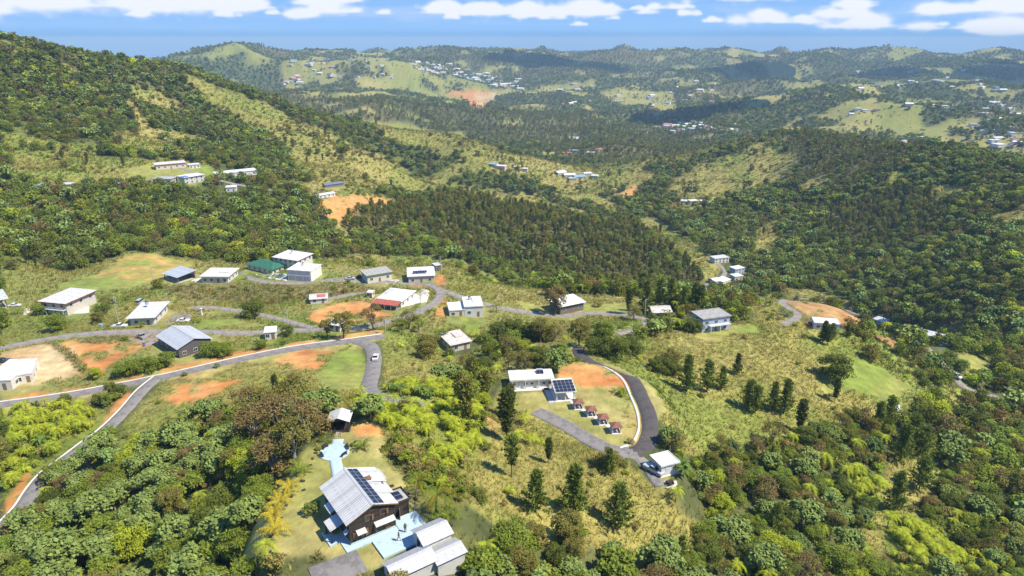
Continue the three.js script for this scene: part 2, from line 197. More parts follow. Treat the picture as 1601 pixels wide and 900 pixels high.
// houses: front edge on the ground from a to b (pixels), depth, height in metres
const white = [0.78, 0.77, 0.74], HOUSES = [
  { k: 'house', a: [68, 487], b: [106, 489], d: 15, h: 5.33, roof: 'flat', wall: [0.62, 0.59, 0.56], top: [0.64, 0.63, 0.61], st: 2, over: 1.0, trim: [0.28, 0.05, 0.04], balcony: 1, label: 'two-storey grey concrete house with maroon roof edge and paved forecourt' },
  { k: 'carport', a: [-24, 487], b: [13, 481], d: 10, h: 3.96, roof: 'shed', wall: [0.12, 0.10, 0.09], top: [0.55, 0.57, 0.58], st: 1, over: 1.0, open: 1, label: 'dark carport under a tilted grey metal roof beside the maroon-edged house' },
  { k: 'unfinished_house', a: [-25, 613], b: [21, 609], d: 15, h: 2.92, roof: 'flat', wall: [0.76, 0.74, 0.71], top: [0.76, 0.74, 0.71], st: 1, over: 0.1, label: 'unfinished bare concrete house with bright white roof slab on orange soil' },
  { k: 'unfinished_house', a: [25, 601], b: [53, 595], d: 8, h: 2.75, roof: 'flat', wall: [0.76, 0.74, 0.71], top: [0.76, 0.74, 0.71], st: 1, over: 0.1, door: 1, label: 'small bare concrete wing with a dark doorway beside the unfinished house' },
  { k: 'house', a: [205, 507], b: [242, 506], d: 14, h: 3.27, roof: 'tilt', wall: [0.68, 0.68, 0.68], top: [0.66, 0.66, 0.65], st: 1, over: 1.1, tank: 1, label: 'low grey house under one broad weathered concrete roof slab by village road' },
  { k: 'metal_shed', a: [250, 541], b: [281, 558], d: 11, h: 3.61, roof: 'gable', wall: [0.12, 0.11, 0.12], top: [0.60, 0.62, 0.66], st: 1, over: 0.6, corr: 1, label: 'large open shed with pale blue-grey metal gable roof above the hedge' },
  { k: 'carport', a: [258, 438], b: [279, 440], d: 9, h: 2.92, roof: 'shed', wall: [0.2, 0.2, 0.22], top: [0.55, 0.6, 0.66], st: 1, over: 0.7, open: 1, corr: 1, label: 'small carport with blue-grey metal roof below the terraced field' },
  { k: 'house', a: [316, 439], b: [357, 440], d: 12, h: 3.1, roof: 'flat', wall: [0.72, 0.68, 0.68], top: [0.72, 0.7, 0.66], st: 1, over: 0.8, step: 1, label: 'flat stained-white house with pinkish side terrace beside the small carport' },
  { k: 'house', a: [388, 424], b: [426, 424], d: 10, h: 2.92, roof: 'hip', wall: [0.7, 0.68, 0.62], top: [0.03, 0.16, 0.10], st: 1, over: 0.8, label: 'house with a dark green hipped roof' },
  { k: 'house', a: [430, 418], b: [466, 414], d: 12, h: 4.82, roof: 'tilt', wall: [0.70, 0.68, 0.66], top: [0.74, 0.68, 0.7], st: 2, over: 0.8, tank: 1, label: 'tall pale house with tilted light roof behind the green-roofed house' },
  { k: 'house', a: [451, 439], b: [487, 438], d: 11, h: 5.16, roof: 'flat', wall: [0.82, 0.82, 0.82], top: [0.86, 0.86, 0.86], st: 1, over: 0.2, garage: 1, tank: 1, label: 'bright white boxy house with garage doors along the village road' },
  { k: 'hut', a: [486, 474.5], b: [512, 473], d: 6, h: 2.41, roof: 'gable', wall: [0.72, 0.71, 0.70], top: [0.66, 0.65, 0.66], st: 1, over: 0.5, red: 1, corr: 1, label: 'small hut whose white metal roof has a red patch' },
  { k: 'house', a: [575, 440.5], b: [613, 437], d: 9, h: 3.96, roof: 'flat', wall: [0.70, 0.70, 0.62], top: [0.42, 0.41, 0.38], st: 1, over: 0.6, trim: [0.12, 0.2, 0.1], label: 'house with mossy grey flat roof and green trim beside two parked cars' },
  { k: 'house', a: [639, 441.5], b: [679, 438], d: 12, h: 3.44, roof: 'tilt', wall: [0.62, 0.56, 0.48], top: [0.76, 0.76, 0.77], st: 1, over: 0.6, solar: 1, step: 1, label: 'white-roofed house with one solar strip and an orange soil bank' },
  { k: 'shed', a: [681, 423], b: [690, 422], d: 4, h: 2.75, roof: 'flat', wall: [0.06, 0.06, 0.06], top: [0.6, 0.6, 0.6], st: 1, over: 0.3, label: 'little black shed with pale roof on the bank above the road bend' },
  { k: 'house', a: [590, 475], b: [627, 479], d: 13, h: 3.1, roof: 'hip', wall: [0.75, 0.73, 0.7], top: [0.80, 0.79, 0.78], st: 1, over: 0.8, solar: 1, porch: [0.45, 0.12, 0.08], label: 'white house with a long terracotta porch roof and a solar strip' },
  { k: 'shed', a: [574, 465], b: [582, 465], d: 3, h: 2.24, roof: 'flat', wall: white, top: white, st: 1, over: 0.2, label: 'tiny white box shed beside the terracotta-porched house' },
  { k: 'house', a: [727, 494.5], b: [755, 496], d: 11, h: 4.47, roof: 'flat', wall: [0.72, 0.74, 0.78], top: [0.82, 0.82, 0.82], st: 1, over: 0.3, tank: 1, step: 1, label: 'white cubic house with roof tank above a walled lawn' },
  { k: 'annex', a: [703, 493], b: [726.5, 494.5], d: 9, h: 2.75, roof: 'flat', wall: [0.74, 0.68, 0.6], top: [0.80, 0.79, 0.76], st: 1, over: 0.2, label: 'low white annex joined to the cubic house with a roof tank' },
  { k: 'cottage', a: [706, 546], b: [735, 545], d: 10, h: 2.92, roof: 'tilt', wall: [0.62, 0.60, 0.56], top: [0.66, 0.6, 0.54], st: 1, over: 0.7, step: 1, label: 'cottage with two-tier faded beige roof below the walled lawn' },
  { k: 'shed', a: [514, 517], b: [532, 517], d: 4, h: 2.58, roof: 'shed', wall: [0.78, 0.78, 0.78], top: [0.8, 0.8, 0.82], st: 1, over: 0.3, label: 'small white shed between two dark trees beside the village road' },
  { k: 'shed', a: [415, 530], b: [432, 529], d: 4, h: 2.75, roof: 'shed', wall: [0.78, 0.78, 0.78], top: [0.8, 0.8, 0.8], st: 1, over: 0.3, label: 'small white shed among bushes along the village road' },
  { k: 'house', a: [876, 490], b: [912, 485], d: 9, h: 3.96, roof: 'tilt', wall: [0.2, 0.18, 0.16], top: [0.82, 0.83, 0.84], st: 1, over: 0.9, label: 'house with a bright white hipped roof beside the tall brown tree' },
  { k: 'house', a: [1021, 496], b: [1048, 495], d: 7, h: 2.92, roof: 'gable', wall: [0.55, 0.46, 0.14], top: [0.6, 0.57, 0.52], st: 1, over: 0.7, label: 'small yellow-walled house with pale roof at the road fork' },
  { k: 'house', a: [1097, 518], b: [1139, 515], d: 8, h: 5.85, roof: 'flat', wall: [0.42, 0.52, 0.72], top: [0.40, 0.39, 0.37], st: 2, over: 0.5, balcony: 1, label: 'two-storey light blue house with grey flat roof and white balcony' },
  { k: 'house', a: [1117, 412], b: [1139, 411], d: 8, h: 4.3, roof: 'flat', wall: white, top: [0.6, 0.6, 0.6], st: 2, over: 0.3, label: 'topmost white house of the cluster on the valley lane' },
  { k: 'house', a: [1116, 443], b: [1129, 445], d: 8, h: 3.44, roof: 'gable', wall: [0.5, 0.58, 0.7], top: [0.78, 0.78, 0.8], st: 1, over: 0.4, label: 'white-roofed house with bluish walls in the valley lane cluster' },
  { k: 'house', a: [1130, 447], b: [1141, 446], d: 7, h: 3.44, roof: 'shed', wall: white, top: [0.8, 0.8, 0.82], st: 1, over: 0.4, label: 'smallest white house of the valley lane cluster' },
  { k: 'house', a: [1148, 440], b: [1161, 438], d: 7, h: 3.44, roof: 'flat', wall: [0.7, 0.62, 0.6], top: [0.75, 0.72, 0.72], st: 1, over: 0.3, label: 'pinkish white house of the valley lane cluster' },
  { k: 'house', a: [1149, 429], b: [1163, 428], d: 7, h: 4.73, roof: 'flat', wall: [0.5, 0.6, 0.75], top: [0.8, 0.8, 0.82], st: 2, over: 0.3, label: 'blue and white two-storey house of the valley lane cluster' },
  { k: 'mobile_home', a: [1272, 512], b: [1310, 523], d: 6, h: 2.92, roof: 'flat', wall: [0.80, 0.80, 0.80], top: [0.86, 0.86, 0.86], st: 1, over: 0.2, label: 'long white flat-roofed home on the ridge beside the red soil cut' },
  { k: 'house', a: [1363, 508], b: [1381, 508], d: 7, h: 3.1, roof: 'hip', wall: [0.45, 0.47, 0.45], top: [0.62, 0.65, 0.68], st: 1, over: 0.6, label: 'small house with grey hipped roof where the hairpin road ends' },
  { k: 'house', a: [1417, 520], b: [1431, 521], d: 6, h: 2.75, roof: 'hip', wall: [0.7, 0.68, 0.65], top: [0.62, 0.16, 0.15], st: 1, over: 0.5, label: 'small house with a red roof among trees' },
  { k: 'house', a: [1444, 534], b: [1473, 535], d: 8, h: 3.27, roof: 'hip', wall: [0.4, 0.38, 0.34], top: [0.62, 0.64, 0.64], st: 1, over: 0.7, blue: 1, label: 'grey hip-roofed house with a blue tarpaulin on the wall' },
  { k: 'house', a: [250, 264.5], b: [286, 262], d: 12, h: 4.3, roof: 'flat', wall: [0.7, 0.62, 0.56], top: [0.7, 0.66, 0.64], st: 1, over: 0.8, trim: [0.45, 0.18, 0.13], label: 'white house with brick-red roof edge on the hillside lawn' },
  { k: 'house', a: [297, 264], b: [314, 263], d: 8, h: 3.1, roof: 'flat', wall: white, top: [0.65, 0.65, 0.66], st: 1, over: 0.5, label: 'small grey-white house next to the brick-red-edged house' },
  { k: 'house', a: [240, 287], b: [268, 286], d: 10, h: 3.44, roof: 'flat', wall: [0.5, 0.5, 0.5], top: [0.45, 0.45, 0.45], st: 1, over: 0.6, label: 'grey flat-roofed house below the brick-red-edged house' },
  { k: 'house', a: [290, 288], b: [320, 285], d: 10, h: 5.16, roof: 'flat', wall: [0.62, 0.62, 0.66], top: [0.8, 0.8, 0.82], st: 2, over: 0.8, blueRoof: 1, label: 'two-storey white house with a blue roof corner on the hillside lane' },
  { k: 'house', a: [350, 277], b: [393, 275], d: 12, h: 3.96, roof: 'flat', wall: [0.74, 0.74, 0.76], top: [0.8, 0.8, 0.8], st: 1, over: 0.5, step: 1, label: 'broad white house with stepped roofs on the hillside lane' },
  { k: 'house', a: [354, 300], b: [370, 301], d: 7, h: 3.44, roof: 'flat', wall: white, top: [0.75, 0.75, 0.75], st: 1, over: 0.4, label: 'small white house half hidden by trees below the hillside lane' },
  { k: 'house', a: [509, 293], b: [537, 293], d: 7, h: 2.92, roof: 'gable', wall: [0.2, 0.2, 0.25], top: [0.16, 0.20, 0.30], st: 1, over: 0.5, label: 'low house with dark blue roof behind the orange clearing' },
  { k: 'house', a: [503, 309], b: [514, 309], d: 6, h: 2.75, roof: 'gable', wall: white, top: [0.6, 0.62, 0.64], st: 1, over: 0.4, label: 'tiny white house at the edge of the orange clearing' },
];
// land cover, painted in this order: [kind, pixels]
const COVER = [
  ['F', [[0, 60], [290, 110], [430, 170], [530, 215], [620, 250], [720, 300], [520, 330], [520, 400], [420, 410], [320, 405], [180, 400], [80, 435], [0, 440]]],
  ['G', [[0, 222], [90, 235], [190, 250], [262, 248], [330, 262], [262, 292], [180, 287], [100, 303], [0, 264]]],
  ['G', [[0, 190], [30, 205], [40, 225], [0, 222]]],
  ['N', [[185, 268], [248, 254], [330, 264], [345, 285], [300, 300], [235, 296], [190, 286]]],
  ['G', [[188, 150], [212, 165], [240, 195], [262, 235], [228, 236], [205, 195]]],
  ['G', [[285, 118], [345, 138], [420, 166], [520, 212], [600, 240], [700, 296], [640, 308], [570, 302], [500, 285], [455, 262], [430, 225], [400, 200], [360, 180], [300, 145]]],
  ['G', [[345, 215], [400, 215], [430, 245], [380, 250]]],
  ['F', [[310, 165], [390, 200], [425, 240], [410, 258], [370, 250], [300, 225], [260, 200]]], ['F', [[520, 225], [560, 240], [620, 275], [600, 285], [540, 262]]],
  ['G', [[560, 192], [640, 192], [720, 207], [780, 235], [880, 264], [800, 266], [700, 240], [600, 215]]],
  ['G', [[534, 238], [620, 252], [720, 293], [800, 303], [640, 306], [534, 272]]],
  ['P', [[520, 335], [560, 328], [620, 314], [700, 312], [800, 322], [960, 350], [1060, 394], [1112, 430], [1090, 470], [1000, 462], [900, 448], [750, 405], [640, 392], [560, 392]]],
  ['F', [[640, 360], [700, 380], [820, 430], [900, 452], [830, 452], [740, 420], [640, 395], [540, 385], [540, 365]]],
  ['G', [[758, 308], [830, 306], [880, 320], [820, 326], [770, 321]]],
  ['G', [[1018, 362], [1062, 376], [1124, 418], [1112, 446], [1064, 404]]],
  ['F', [[940, 300], [1160, 225], [1601, 260], [1601, 620], [1440, 560], [1300, 470], [1180, 440], [1130, 400], [1040, 345]]],
  ['P', [[1200, 216], [1300, 211], [1400, 218], [1450, 240], [1400, 290], [1330, 300], [1250, 245]]],
  ['P', [[1290, 330], [1420, 300], [1480, 330], [1460, 370], [1380, 390], [1300, 380]]],
  ['G', [[1130, 250], [1185, 226], [1255, 238], [1245, 262], [1180, 300], [1090, 335], [1030, 330], [1090, 290]]],
  ['G', [[1180, 360], [1220, 340], [1225, 400], [1180, 395]]],
  ['S', [[955, 302], [985, 290], [995, 298], [975, 312]]],
  ['S', [[489, 320], [505, 308], [545, 304], [590, 308], [622, 318], [604, 326], [570, 328], [550, 336], [520, 344], [500, 334]]],
  ['V', [[0, 405], [70, 418], [130, 422], [190, 400], [320, 410], [420, 412], [500, 402], [560, 398], [700, 398], [790, 440], [860, 462], [990, 462], [1040, 480], [1000, 520], [900, 532], [800, 520], [700, 545], [590, 528], [480, 545], [250, 590], [0, 635]]],
  ['G', [[0, 402], [60, 408], [70, 424], [0, 428]]],
  ['C', [[150, 432], [188, 402], [312, 411], [312, 419], [270, 428], [235, 446], [160, 444]]],
  ['N', [[82, 442], [150, 432], [235, 446], [185, 455], [100, 458]]],
  ['B', [[240, 450], [400, 441], [560, 444], [600, 448], [575, 458], [500, 466], [400, 478], [300, 470]]],
  ['S', [[478, 500], [484, 486], [510, 475], [560, 472], [600, 484], [615, 492], [560, 503], [500, 508]]],
  ['N', [[310, 500], [380, 503], [430, 511], [320, 515]]], ['N', [[325, 486], [380, 490], [340, 496]]],
  ['G', [[700, 428], [760, 436], [830, 470], [870, 485], [760, 470], [705, 450]]],
  ['N', [[800, 470], [870, 482], [870, 489], [820, 484]]], ['N', [[915, 474], [985, 472], [990, 488], [915, 488]]],
  ['N', [[718, 500], [750, 500], [745, 525], [730, 528]]], ['N', [[660, 470], [672, 466], [676, 455], [668, 480], [640, 496], [655, 478]]],
  ['S', [[690, 470], [702, 466], [700, 490], [688, 505], [680, 502]]], ['S', [[680, 428], [700, 430], [702, 446], [690, 446]]],
  ['S', [[638, 434], [645, 430], [643, 444], [680, 444], [678, 447], [640, 447]]],
  ['S', [[100, 532], [170, 522], [215, 525], [232, 545], [190, 560], [160, 585], [100, 590], [55, 588], [60, 550]]],
  ['X', [[0, 552], [60, 540], [110, 545], [130, 580], [100, 592], [60, 600], [0, 615]]],
  ['B', [[60, 536], [90, 542], [150, 578], [130, 588], [90, 560]]], ['B', [[108, 532], [180, 520], [225, 538], [180, 538]]],
  ['D', [[0, 632], [250, 585], [600, 522], [597, 530], [560, 545], [420, 562], [330, 590], [260, 600], [200, 610], [0, 655]]],
  ['S', [[30, 620], [210, 592], [380, 553], [600, 515], [600, 522], [380, 560], [210, 600], [0, 632]]],
  ['G', [[185, 710], [200, 660], [240, 610], [330, 590], [420, 565], [560, 545], [570, 575], [568, 610], [525, 660], [400, 660], [300, 685]]],
  ['S', [[240, 630], [265, 608], [330, 594], [380, 600], [340, 616], [270, 640]]], ['S', [[430, 560], [480, 545], [515, 545], [495, 575], [460, 580]]],
  ['N', [[490, 590], [520, 550], [558, 546], [566, 570], [560, 606], [520, 610]]],
  ['Y', [[0, 650], [150, 632], [175, 640], [140, 680], [60, 745], [20, 800], [0, 815]]],
  ['S', [[140, 690], [160, 660], [200, 618], [208, 622], [180, 655], [145, 695]]], ['S', [[0, 800], [40, 745], [52, 742], [30, 790], [0, 818]]],
  ['G', [[595, 530], [690, 520], [700, 560], [760, 580], [700, 600], [600, 615]]],
  ['F', [[200, 700], [290, 668], [360, 645], [420, 632], [505, 645], [518, 688], [480, 712], [430, 790], [395, 860], [330, 1000], [0, 1000], [20, 840], [70, 775], [140, 725]]],
  ['L', [[512, 690], [530, 664], [575, 662], [603, 682], [622, 735], [650, 782], [655, 815], [640, 870], [560, 905], [370, 910], [398, 850], [440, 782], [478, 712]]],
  ['S', [[552, 668], [600, 672], [612, 680], [590, 686], [556, 684]]],
  ['Y', [[535, 640], [570, 612], [640, 600], [700, 606], [745, 640], [765, 690], [705, 770], [660, 720], [612, 672], [560, 655]]],
  ['G', [[690, 770], [765, 690], [745, 640], [790, 600], [838, 630], [905, 682], [960, 712], [1000, 722], [1030, 770], [1110, 800], [1090, 850], [1000, 892], [880, 880], [770, 852], [700, 812]]],
  ['Fedge', [[598, 672], [625, 676], [660, 705], [705, 755], [745, 800], [705, 836], [662, 815], [652, 785], [624, 738], [606, 700]]],
  ['S', [[742, 650], [756, 648], [790, 668], [768, 674]]],
  ['F', [[560, 915], [680, 830], [770, 835], [880, 862], [1000, 875], [1090, 838], [1250, 1000], [560, 1000]]],
  ['V', [[700, 560], [760, 540], [900, 530], [1000, 525], [960, 580], [870, 582], [790, 596], [730, 600]]],
  ['L', [[800, 612], [866, 606], [880, 580], [945, 577], [975, 600], [1005, 650], [1004, 690], [985, 703], [960, 700], [860, 645]]],
  ['D', [[870, 585], [950, 580], [985, 612], [1000, 650], [1002, 690], [985, 700], [975, 660], [930, 625], [905, 615]]],
  ['S', [[868, 585], [895, 577], [940, 578], [965, 590], [992, 620], [978, 616], [952, 603], [918, 607], [897, 598], [872, 597]]],
  ['G', [[930, 545], [1010, 520], [1100, 520], [1220, 490], [1300, 520], [1420, 570], [1460, 615], [1430, 640], [1420, 668], [1330, 680], [1220, 695], [1120, 712], [1050, 715], [1022, 640], [990, 595], [945, 570]]],
  ['L', [[930, 565], [960, 575], [1010, 600], [1040, 660], [1022, 670], [1006, 620], [985, 597]]],
  ['G', [[1160, 470], [1260, 452], [1330, 470], [1350, 490], [1250, 462], [1215, 465], [1220, 500], [1180, 505]]],
  ['R', [[1238, 474], [1262, 471], [1300, 480], [1345, 494], [1372, 512], [1412, 542], [1380, 536], [1330, 515], [1282, 500], [1255, 490]]],
  ['R', [[1350, 520], [1385, 535], [1415, 548], [1440, 562], [1410, 556]]],
  ['V', [[1325, 530], [1400, 548], [1440, 565], [1480, 600], [1450, 600], [1430, 570], [1380, 560]]],
  ['N', [[1275, 590], [1330, 570], [1380, 580], [1420, 600], [1380, 625], [1300, 625]]],
  ['D', [[1412, 570], [1432, 580], [1460, 605], [1455, 618], [1440, 610], [1425, 590]]],
  ['N', [[1090, 515], [1180, 508], [1190, 520], [1100, 528]]],
  ['N', [[1480, 545], [1540, 560], [1560, 590], [1500, 585]]],
  ['F', [[1028, 705], [1060, 715], [1120, 708], [1220, 690], [1330, 676], [1450, 655], [1601, 625], [1640, 1000], [1180, 1000], [1110, 840], [1050, 790]]],
  ['G', [[1388, 700], [1445, 700], [1475, 740], [1430, 780], [1405, 840], [1320, 860], [1365, 780]]],
  ['G', [[1320, 850], [1420, 830], [1460, 880], [1400, 905]]],
  ['V', [[1400, 562], [1470, 592], [1525, 628], [1480, 650], [1432, 628]]], ['Y', [[1380, 810], [1435, 800], [1480, 840], [1540, 870], [1520, 905], [1390, 905]]], ['Y', [[1340, 740], [1380, 750], [1370, 800], [1330, 790]]],
  ['L', [[1060, 760], [1075, 745], [1030, 745], [1035, 768]]],
  ['S', [[706, 140], [740, 140], [770, 146], [775, 152], [755, 168], [730, 165], [720, 152], [700, 150]]], ['X', [[740, 148], [778, 145], [775, 160], [745, 168]]],
  ['S', [[1305, 178], [1335, 158], [1352, 162], [1340, 174], [1370, 172], [1365, 180]]], ['G', [[1290, 190], [1305, 178], [1340, 156], [1400, 165], [1450, 175], [1420, 182], [1330, 196]]],
  ['G', [[1480, 190], [1530, 185], [1540, 205], [1500, 205]]], ['G', [[940, 142], [1050, 140], [1060, 168], [1000, 168]]],
];
// ---------------------------------------------------------------- put them on the land
for (const r of ROADS) {
  const c = new THREE.CatmullRomCurve3(r[4].map(([x, y]) => march(H0, x, y)), false, 'centripetal');
  const n = Math.max(8, Math.ceil(c.getLength() / 1.6)), pts = c.getSpacedPoints(n);
  for (const p of pts) p.y = H0(p.x, p.z);
  for (let k = 0; k < 14; k++) { const ys = pts.map(p => p.y); for (let i = 1; i < pts.length - 1; i++) pts[i].y = (ys[i - 1] + 2 * ys[i] + ys[i + 1]) / 4; }
  r.pts = pts;
}
const PADS = [];                                    // {x, z, r, y, soft}
const padAt = (px, py, r, soft = 6, dy = 0) => { const p = march(H0, px, py); PADS.push({ x: p.x, z: p.z, r, y: H0(p.x, p.z) + dy, soft }); return p; };
for (const h of HOUSES) {
  const a = march(H0, ...h.a), b = march(H0, ...h.b); h.w = Math.hypot(b.x - a.x, b.z - a.z); h.rot = Math.atan2(-(b.z - a.z), b.x - a.x);
  if (Math.hypot(a.x, a.z) > 200 && Math.abs(h.rot) > 1.0) h.rot *= 0.5;
  const nx = -Math.sin(h.rot), nz = -Math.cos(h.rot); h.x = (a.x + b.x) / 2 + nx * h.d / 2; h.z = (a.z + b.z) / 2 + nz * h.d / 2;
  PADS.push({ x: h.x, z: h.z, r: Math.hypot(h.w, h.d) / 2 + 0.5, y: Math.min(H0(h.x, h.z), (a.y + b.y) / 2 + 0.5), soft: 7 });
}
const HOME = padAt(575, 800, 15, 9), PLAZA = padAt(900, 625, 22, 10), HUT = padAt(1032, 738, 4.5, 5);
padAt(525, 706, 6, 6); padAt(533, 672, 5, 6);
// ---- a polar sheet of ground, fine where it is near
const AZ = [], LD = [];
for (let a = -76; a < -42; a += 1.3) AZ.push(a * D2R);
for (let a = -42; a <= 42.001; a += 0.15) AZ.push(a * D2R);
for (let a = 43.3; a <= 76; a += 1.3) AZ.push(a * D2R);
for (let l = Math.log(24); l < Math.log(66); l += 0.07) LD.push(l);
for (let l = Math.log(66); l < Math.log(620); l += 0.0078) LD.push(l);
for (let l = Math.log(620); l < Math.log(6600); l += 0.0100) LD.push(l);
for (let l = Math.log(6600); l < Math.log(60000); l += 0.06) LD.push(l);
const NA = AZ.length, NL = LD.length, HG = new Float32Array(NA * NL);
for (let j = 0; j < NL; j++) { const d = Math.exp(LD[j]); for (let i = 0; i < NA; i++) HG[j * NA + i] = land(AZ[i], LD[j]) + relief(Math.sin(AZ[i]) * d, -Math.cos(AZ[i]) * d, d); }
const find = (arr, v) => { let lo = 0, hi = arr.length - 2; if (v <= arr[0]) return 0; if (v >= arr[hi]) return hi; while (lo < hi) { const m = (lo + hi + 1) >> 1; if (arr[m] <= v) lo = m; else hi = m - 1; } return lo; };
function ground(x, z) {
  const a = Math.atan2(x, -z), d = Math.hypot(x, z), l = Math.log(d), i = find(AZ, a), j = find(LD, l);
  const u = clamp((a - AZ[i]) / (AZ[i + 1] - AZ[i]), 0, 1), d0 = Math.exp(LD[j]), v = clamp((d - d0) / (Math.exp(LD[j + 1]) - d0), 0, 1), k = j * NA + i;
  const h00 = HG[k], h10 = HG[k + 1], h01 = HG[k + NA], h11 = HG[k + NA + 1];
  return u >= v ? h00 + (h10 - h00) * u + (h11 - h10) * v : h00 + (h11 - h01) * u + (h01 - h00) * v;
}
// flatten under roads and buildings
{
  const cell = 12, bins = new Map(), key = (x, z) => Math.floor(x / cell) * 4096 + Math.floor(z / cell);
  const put = (x, z, o, r) => { for (let a = Math.floor((x - r) / cell); a <= Math.floor((x + r) / cell); a++) for (let b = Math.floor((z - r) / cell); b <= Math.floor((z + r) / cell); b++) { const k = a * 4096 + b; (bins.get(k) ?? bins.set(k, []).get(k)).push(o); } };
  for (const p of PADS) put(p.x, p.z, p, p.r + p.soft);
  for (const r of ROADS) for (const p of r.pts) put(p.x, p.z, { x: p.x, z: p.z, y: p.y, r: r[2] / 2 + (r[3] ? 1.8 : 0.9), soft: 5, road: 1 }, r[2] / 2 + 7);
  for (let j = 0; j < NL; j++) { const d = Math.exp(LD[j]); if (d > 1200) break; for (let i = 0; i < NA; i++) {
    const x = Math.sin(AZ[i]) * d, z = -Math.cos(AZ[i]) * d, list = bins.get(key(x, z)); if (!list) continue;
    let ws = 0, ys = 0, best = 0;
    for (const o of list) { const q = Math.hypot(x - o.x, z - o.z), w = 1 - sstep(o.r, o.r + o.soft, q); if (w <= 0) continue; const ww = w ** 6 * (o.road ? 1 : 30) / (0.3 + Math.max(0, q - (o.road ? 0 : o.r)) ** 2); ws += ww; ys += ww * o.y; best = Math.max(best, w); }
    if (ws > 0) HG[j * NA + i] = lerp(HG[j * NA + i], ys / ws, best);
  } }
}
const pix = (px, py) => march(ground, px, py);
const onGround = (x, z) => new THREE.Vector3(x, ground(x, z), z);
// ---- cover polygons on the ground
const POLY = COVER.map(([k, pts]) => { const P = pts.map(([x, y]) => { const v = march(H0, x, y, 7000); return [v.x, v.z]; }); const xs = P.map(p => p[0]), zs = P.map(p => p[1]); return { k, P, x0: Math.min(...xs), x1: Math.max(...xs), z0: Math.min(...zs), z1: Math.max(...zs) }; });
function coverAt(x, z) {
  const d = Math.hypot(x, z), s = Math.max(2.5, d * 0.018), wx = x + s * (fbm(x / (s * 3) + 4, z / (s * 3), 3) - 0.5) * 1.6, wz = z + s * (fbm(x / (s * 3), z / (s * 3) + 7, 3) - 0.5) * 3;
  for (let n = POLY.length - 1; n >= 0; n--) { const q = POLY[n]; if (wx < q.x0 || wx > q.x1 || wz < q.z0 || wz > q.z1) continue;
    let inside = false; for (let i = 0, j = q.P.length - 1; i < q.P.length; j = i++) { const [xi, zi] = q.P[i], [xj, zj] = q.P[j]; if ((zi > wz) !== (zj > wz) && wx < (xj - xi) * (wz - zi) / (zj - zi) + xi) inside = !inside; }
    if (inside && (q.k === 'S' || q.k === 'R' || q.k === 'D')) { const e = fbm(x / 6 + 70, z / 6, 4) + 0.25 * (fbm(x / 1.6, z / 1.6 + 9, 2) - 0.5); return e > 0.66 ? 'V' : e > 0.60 && q.k === 'S' ? 'D' : q.k; }
    if (inside) return q.k === 'F' && d > 600 && fbm(x / 60 + 11, z / 60 + 4, 3) > (z > -1300 && x < -40 ? 0.595 : 0.655) ? 'G' : q.k; }
  if (d > 9000) return 'K';
  if (d > 1300) { const n = fbm(x / 420 + 3, z / 420 + 9, 4); const m = fbm(x / 95 + 31, z / 95 + 2, 3); return n > 0.575 && m > 0.40 ? 'G' : m > 0.66 ? 'G' : n < 0.36 ? 'P' : 'F'; }
  if (d > 520) return fbm(x / 130, z / 130, 3) > 0.56 ? 'G' : 'F';
  return 'F';
}
const roadNear = (() => { const m = new Map(), c = 8; for (const r of ROADS) for (const p of r.pts) { const R = r[2] / 2; for (let a = -1; a <= 1; a++) for (let b = -1; b <= 1; b++) { const k = (Math.floor(p.x / c) + a) * 8192 + Math.floor(p.z / c) + b; (m.get(k) ?? m.set(k, []).get(k)).push([p.x, p.z, R]); } } return (x, z) => { let s = 99; for (const [a, b, R] of m.get(Math.floor(x / c) * 8192 + Math.floor(z / c)) ?? []) s = Math.min(s, Math.hypot(x - a, z - b) - R); return s; }; })();
// base colours of the ground (linear)
const GC = { Fedge: [[0.12, 0.12, 0.03], [0.2, 0.17, 0.05]], F: [[0.060, 0.075, 0.020], [0.105, 0.105, 0.035]], P: [[0.085, 0.080, 0.026], [0.130, 0.110, 0.040]], G: [[0.230, 0.214, 0.051], [0.315, 0.256, 0.080]], V: [[0.190, 0.205, 0.055], [0.300, 0.255, 0.090]], L: [[0.275, 0.250, 0.078], [0.360, 0.292, 0.118]], N: [[0.195, 0.232, 0.038], [0.275, 0.258, 0.066]], B: [[0.165, 0.150, 0.045], [0.215, 0.165, 0.065]], R: [[0.33, 0.145, 0.060], [0.42, 0.235, 0.110]], S: [[0.50, 0.165, 0.048], [0.60, 0.270, 0.100]], D: [[0.40, 0.255, 0.105], [0.34, 0.29, 0.10]], X: [[0.48, 0.30, 0.16], [0.58, 0.41, 0.26]], Y: [[0.150, 0.190, 0.025], [0.230, 0.235, 0.045]], C: [[0.46, 0.270, 0.095], [0.25, 0.25, 0.05]], K: [[0.10, 0.12, 0.06], [0.22, 0.20, 0.12]] };
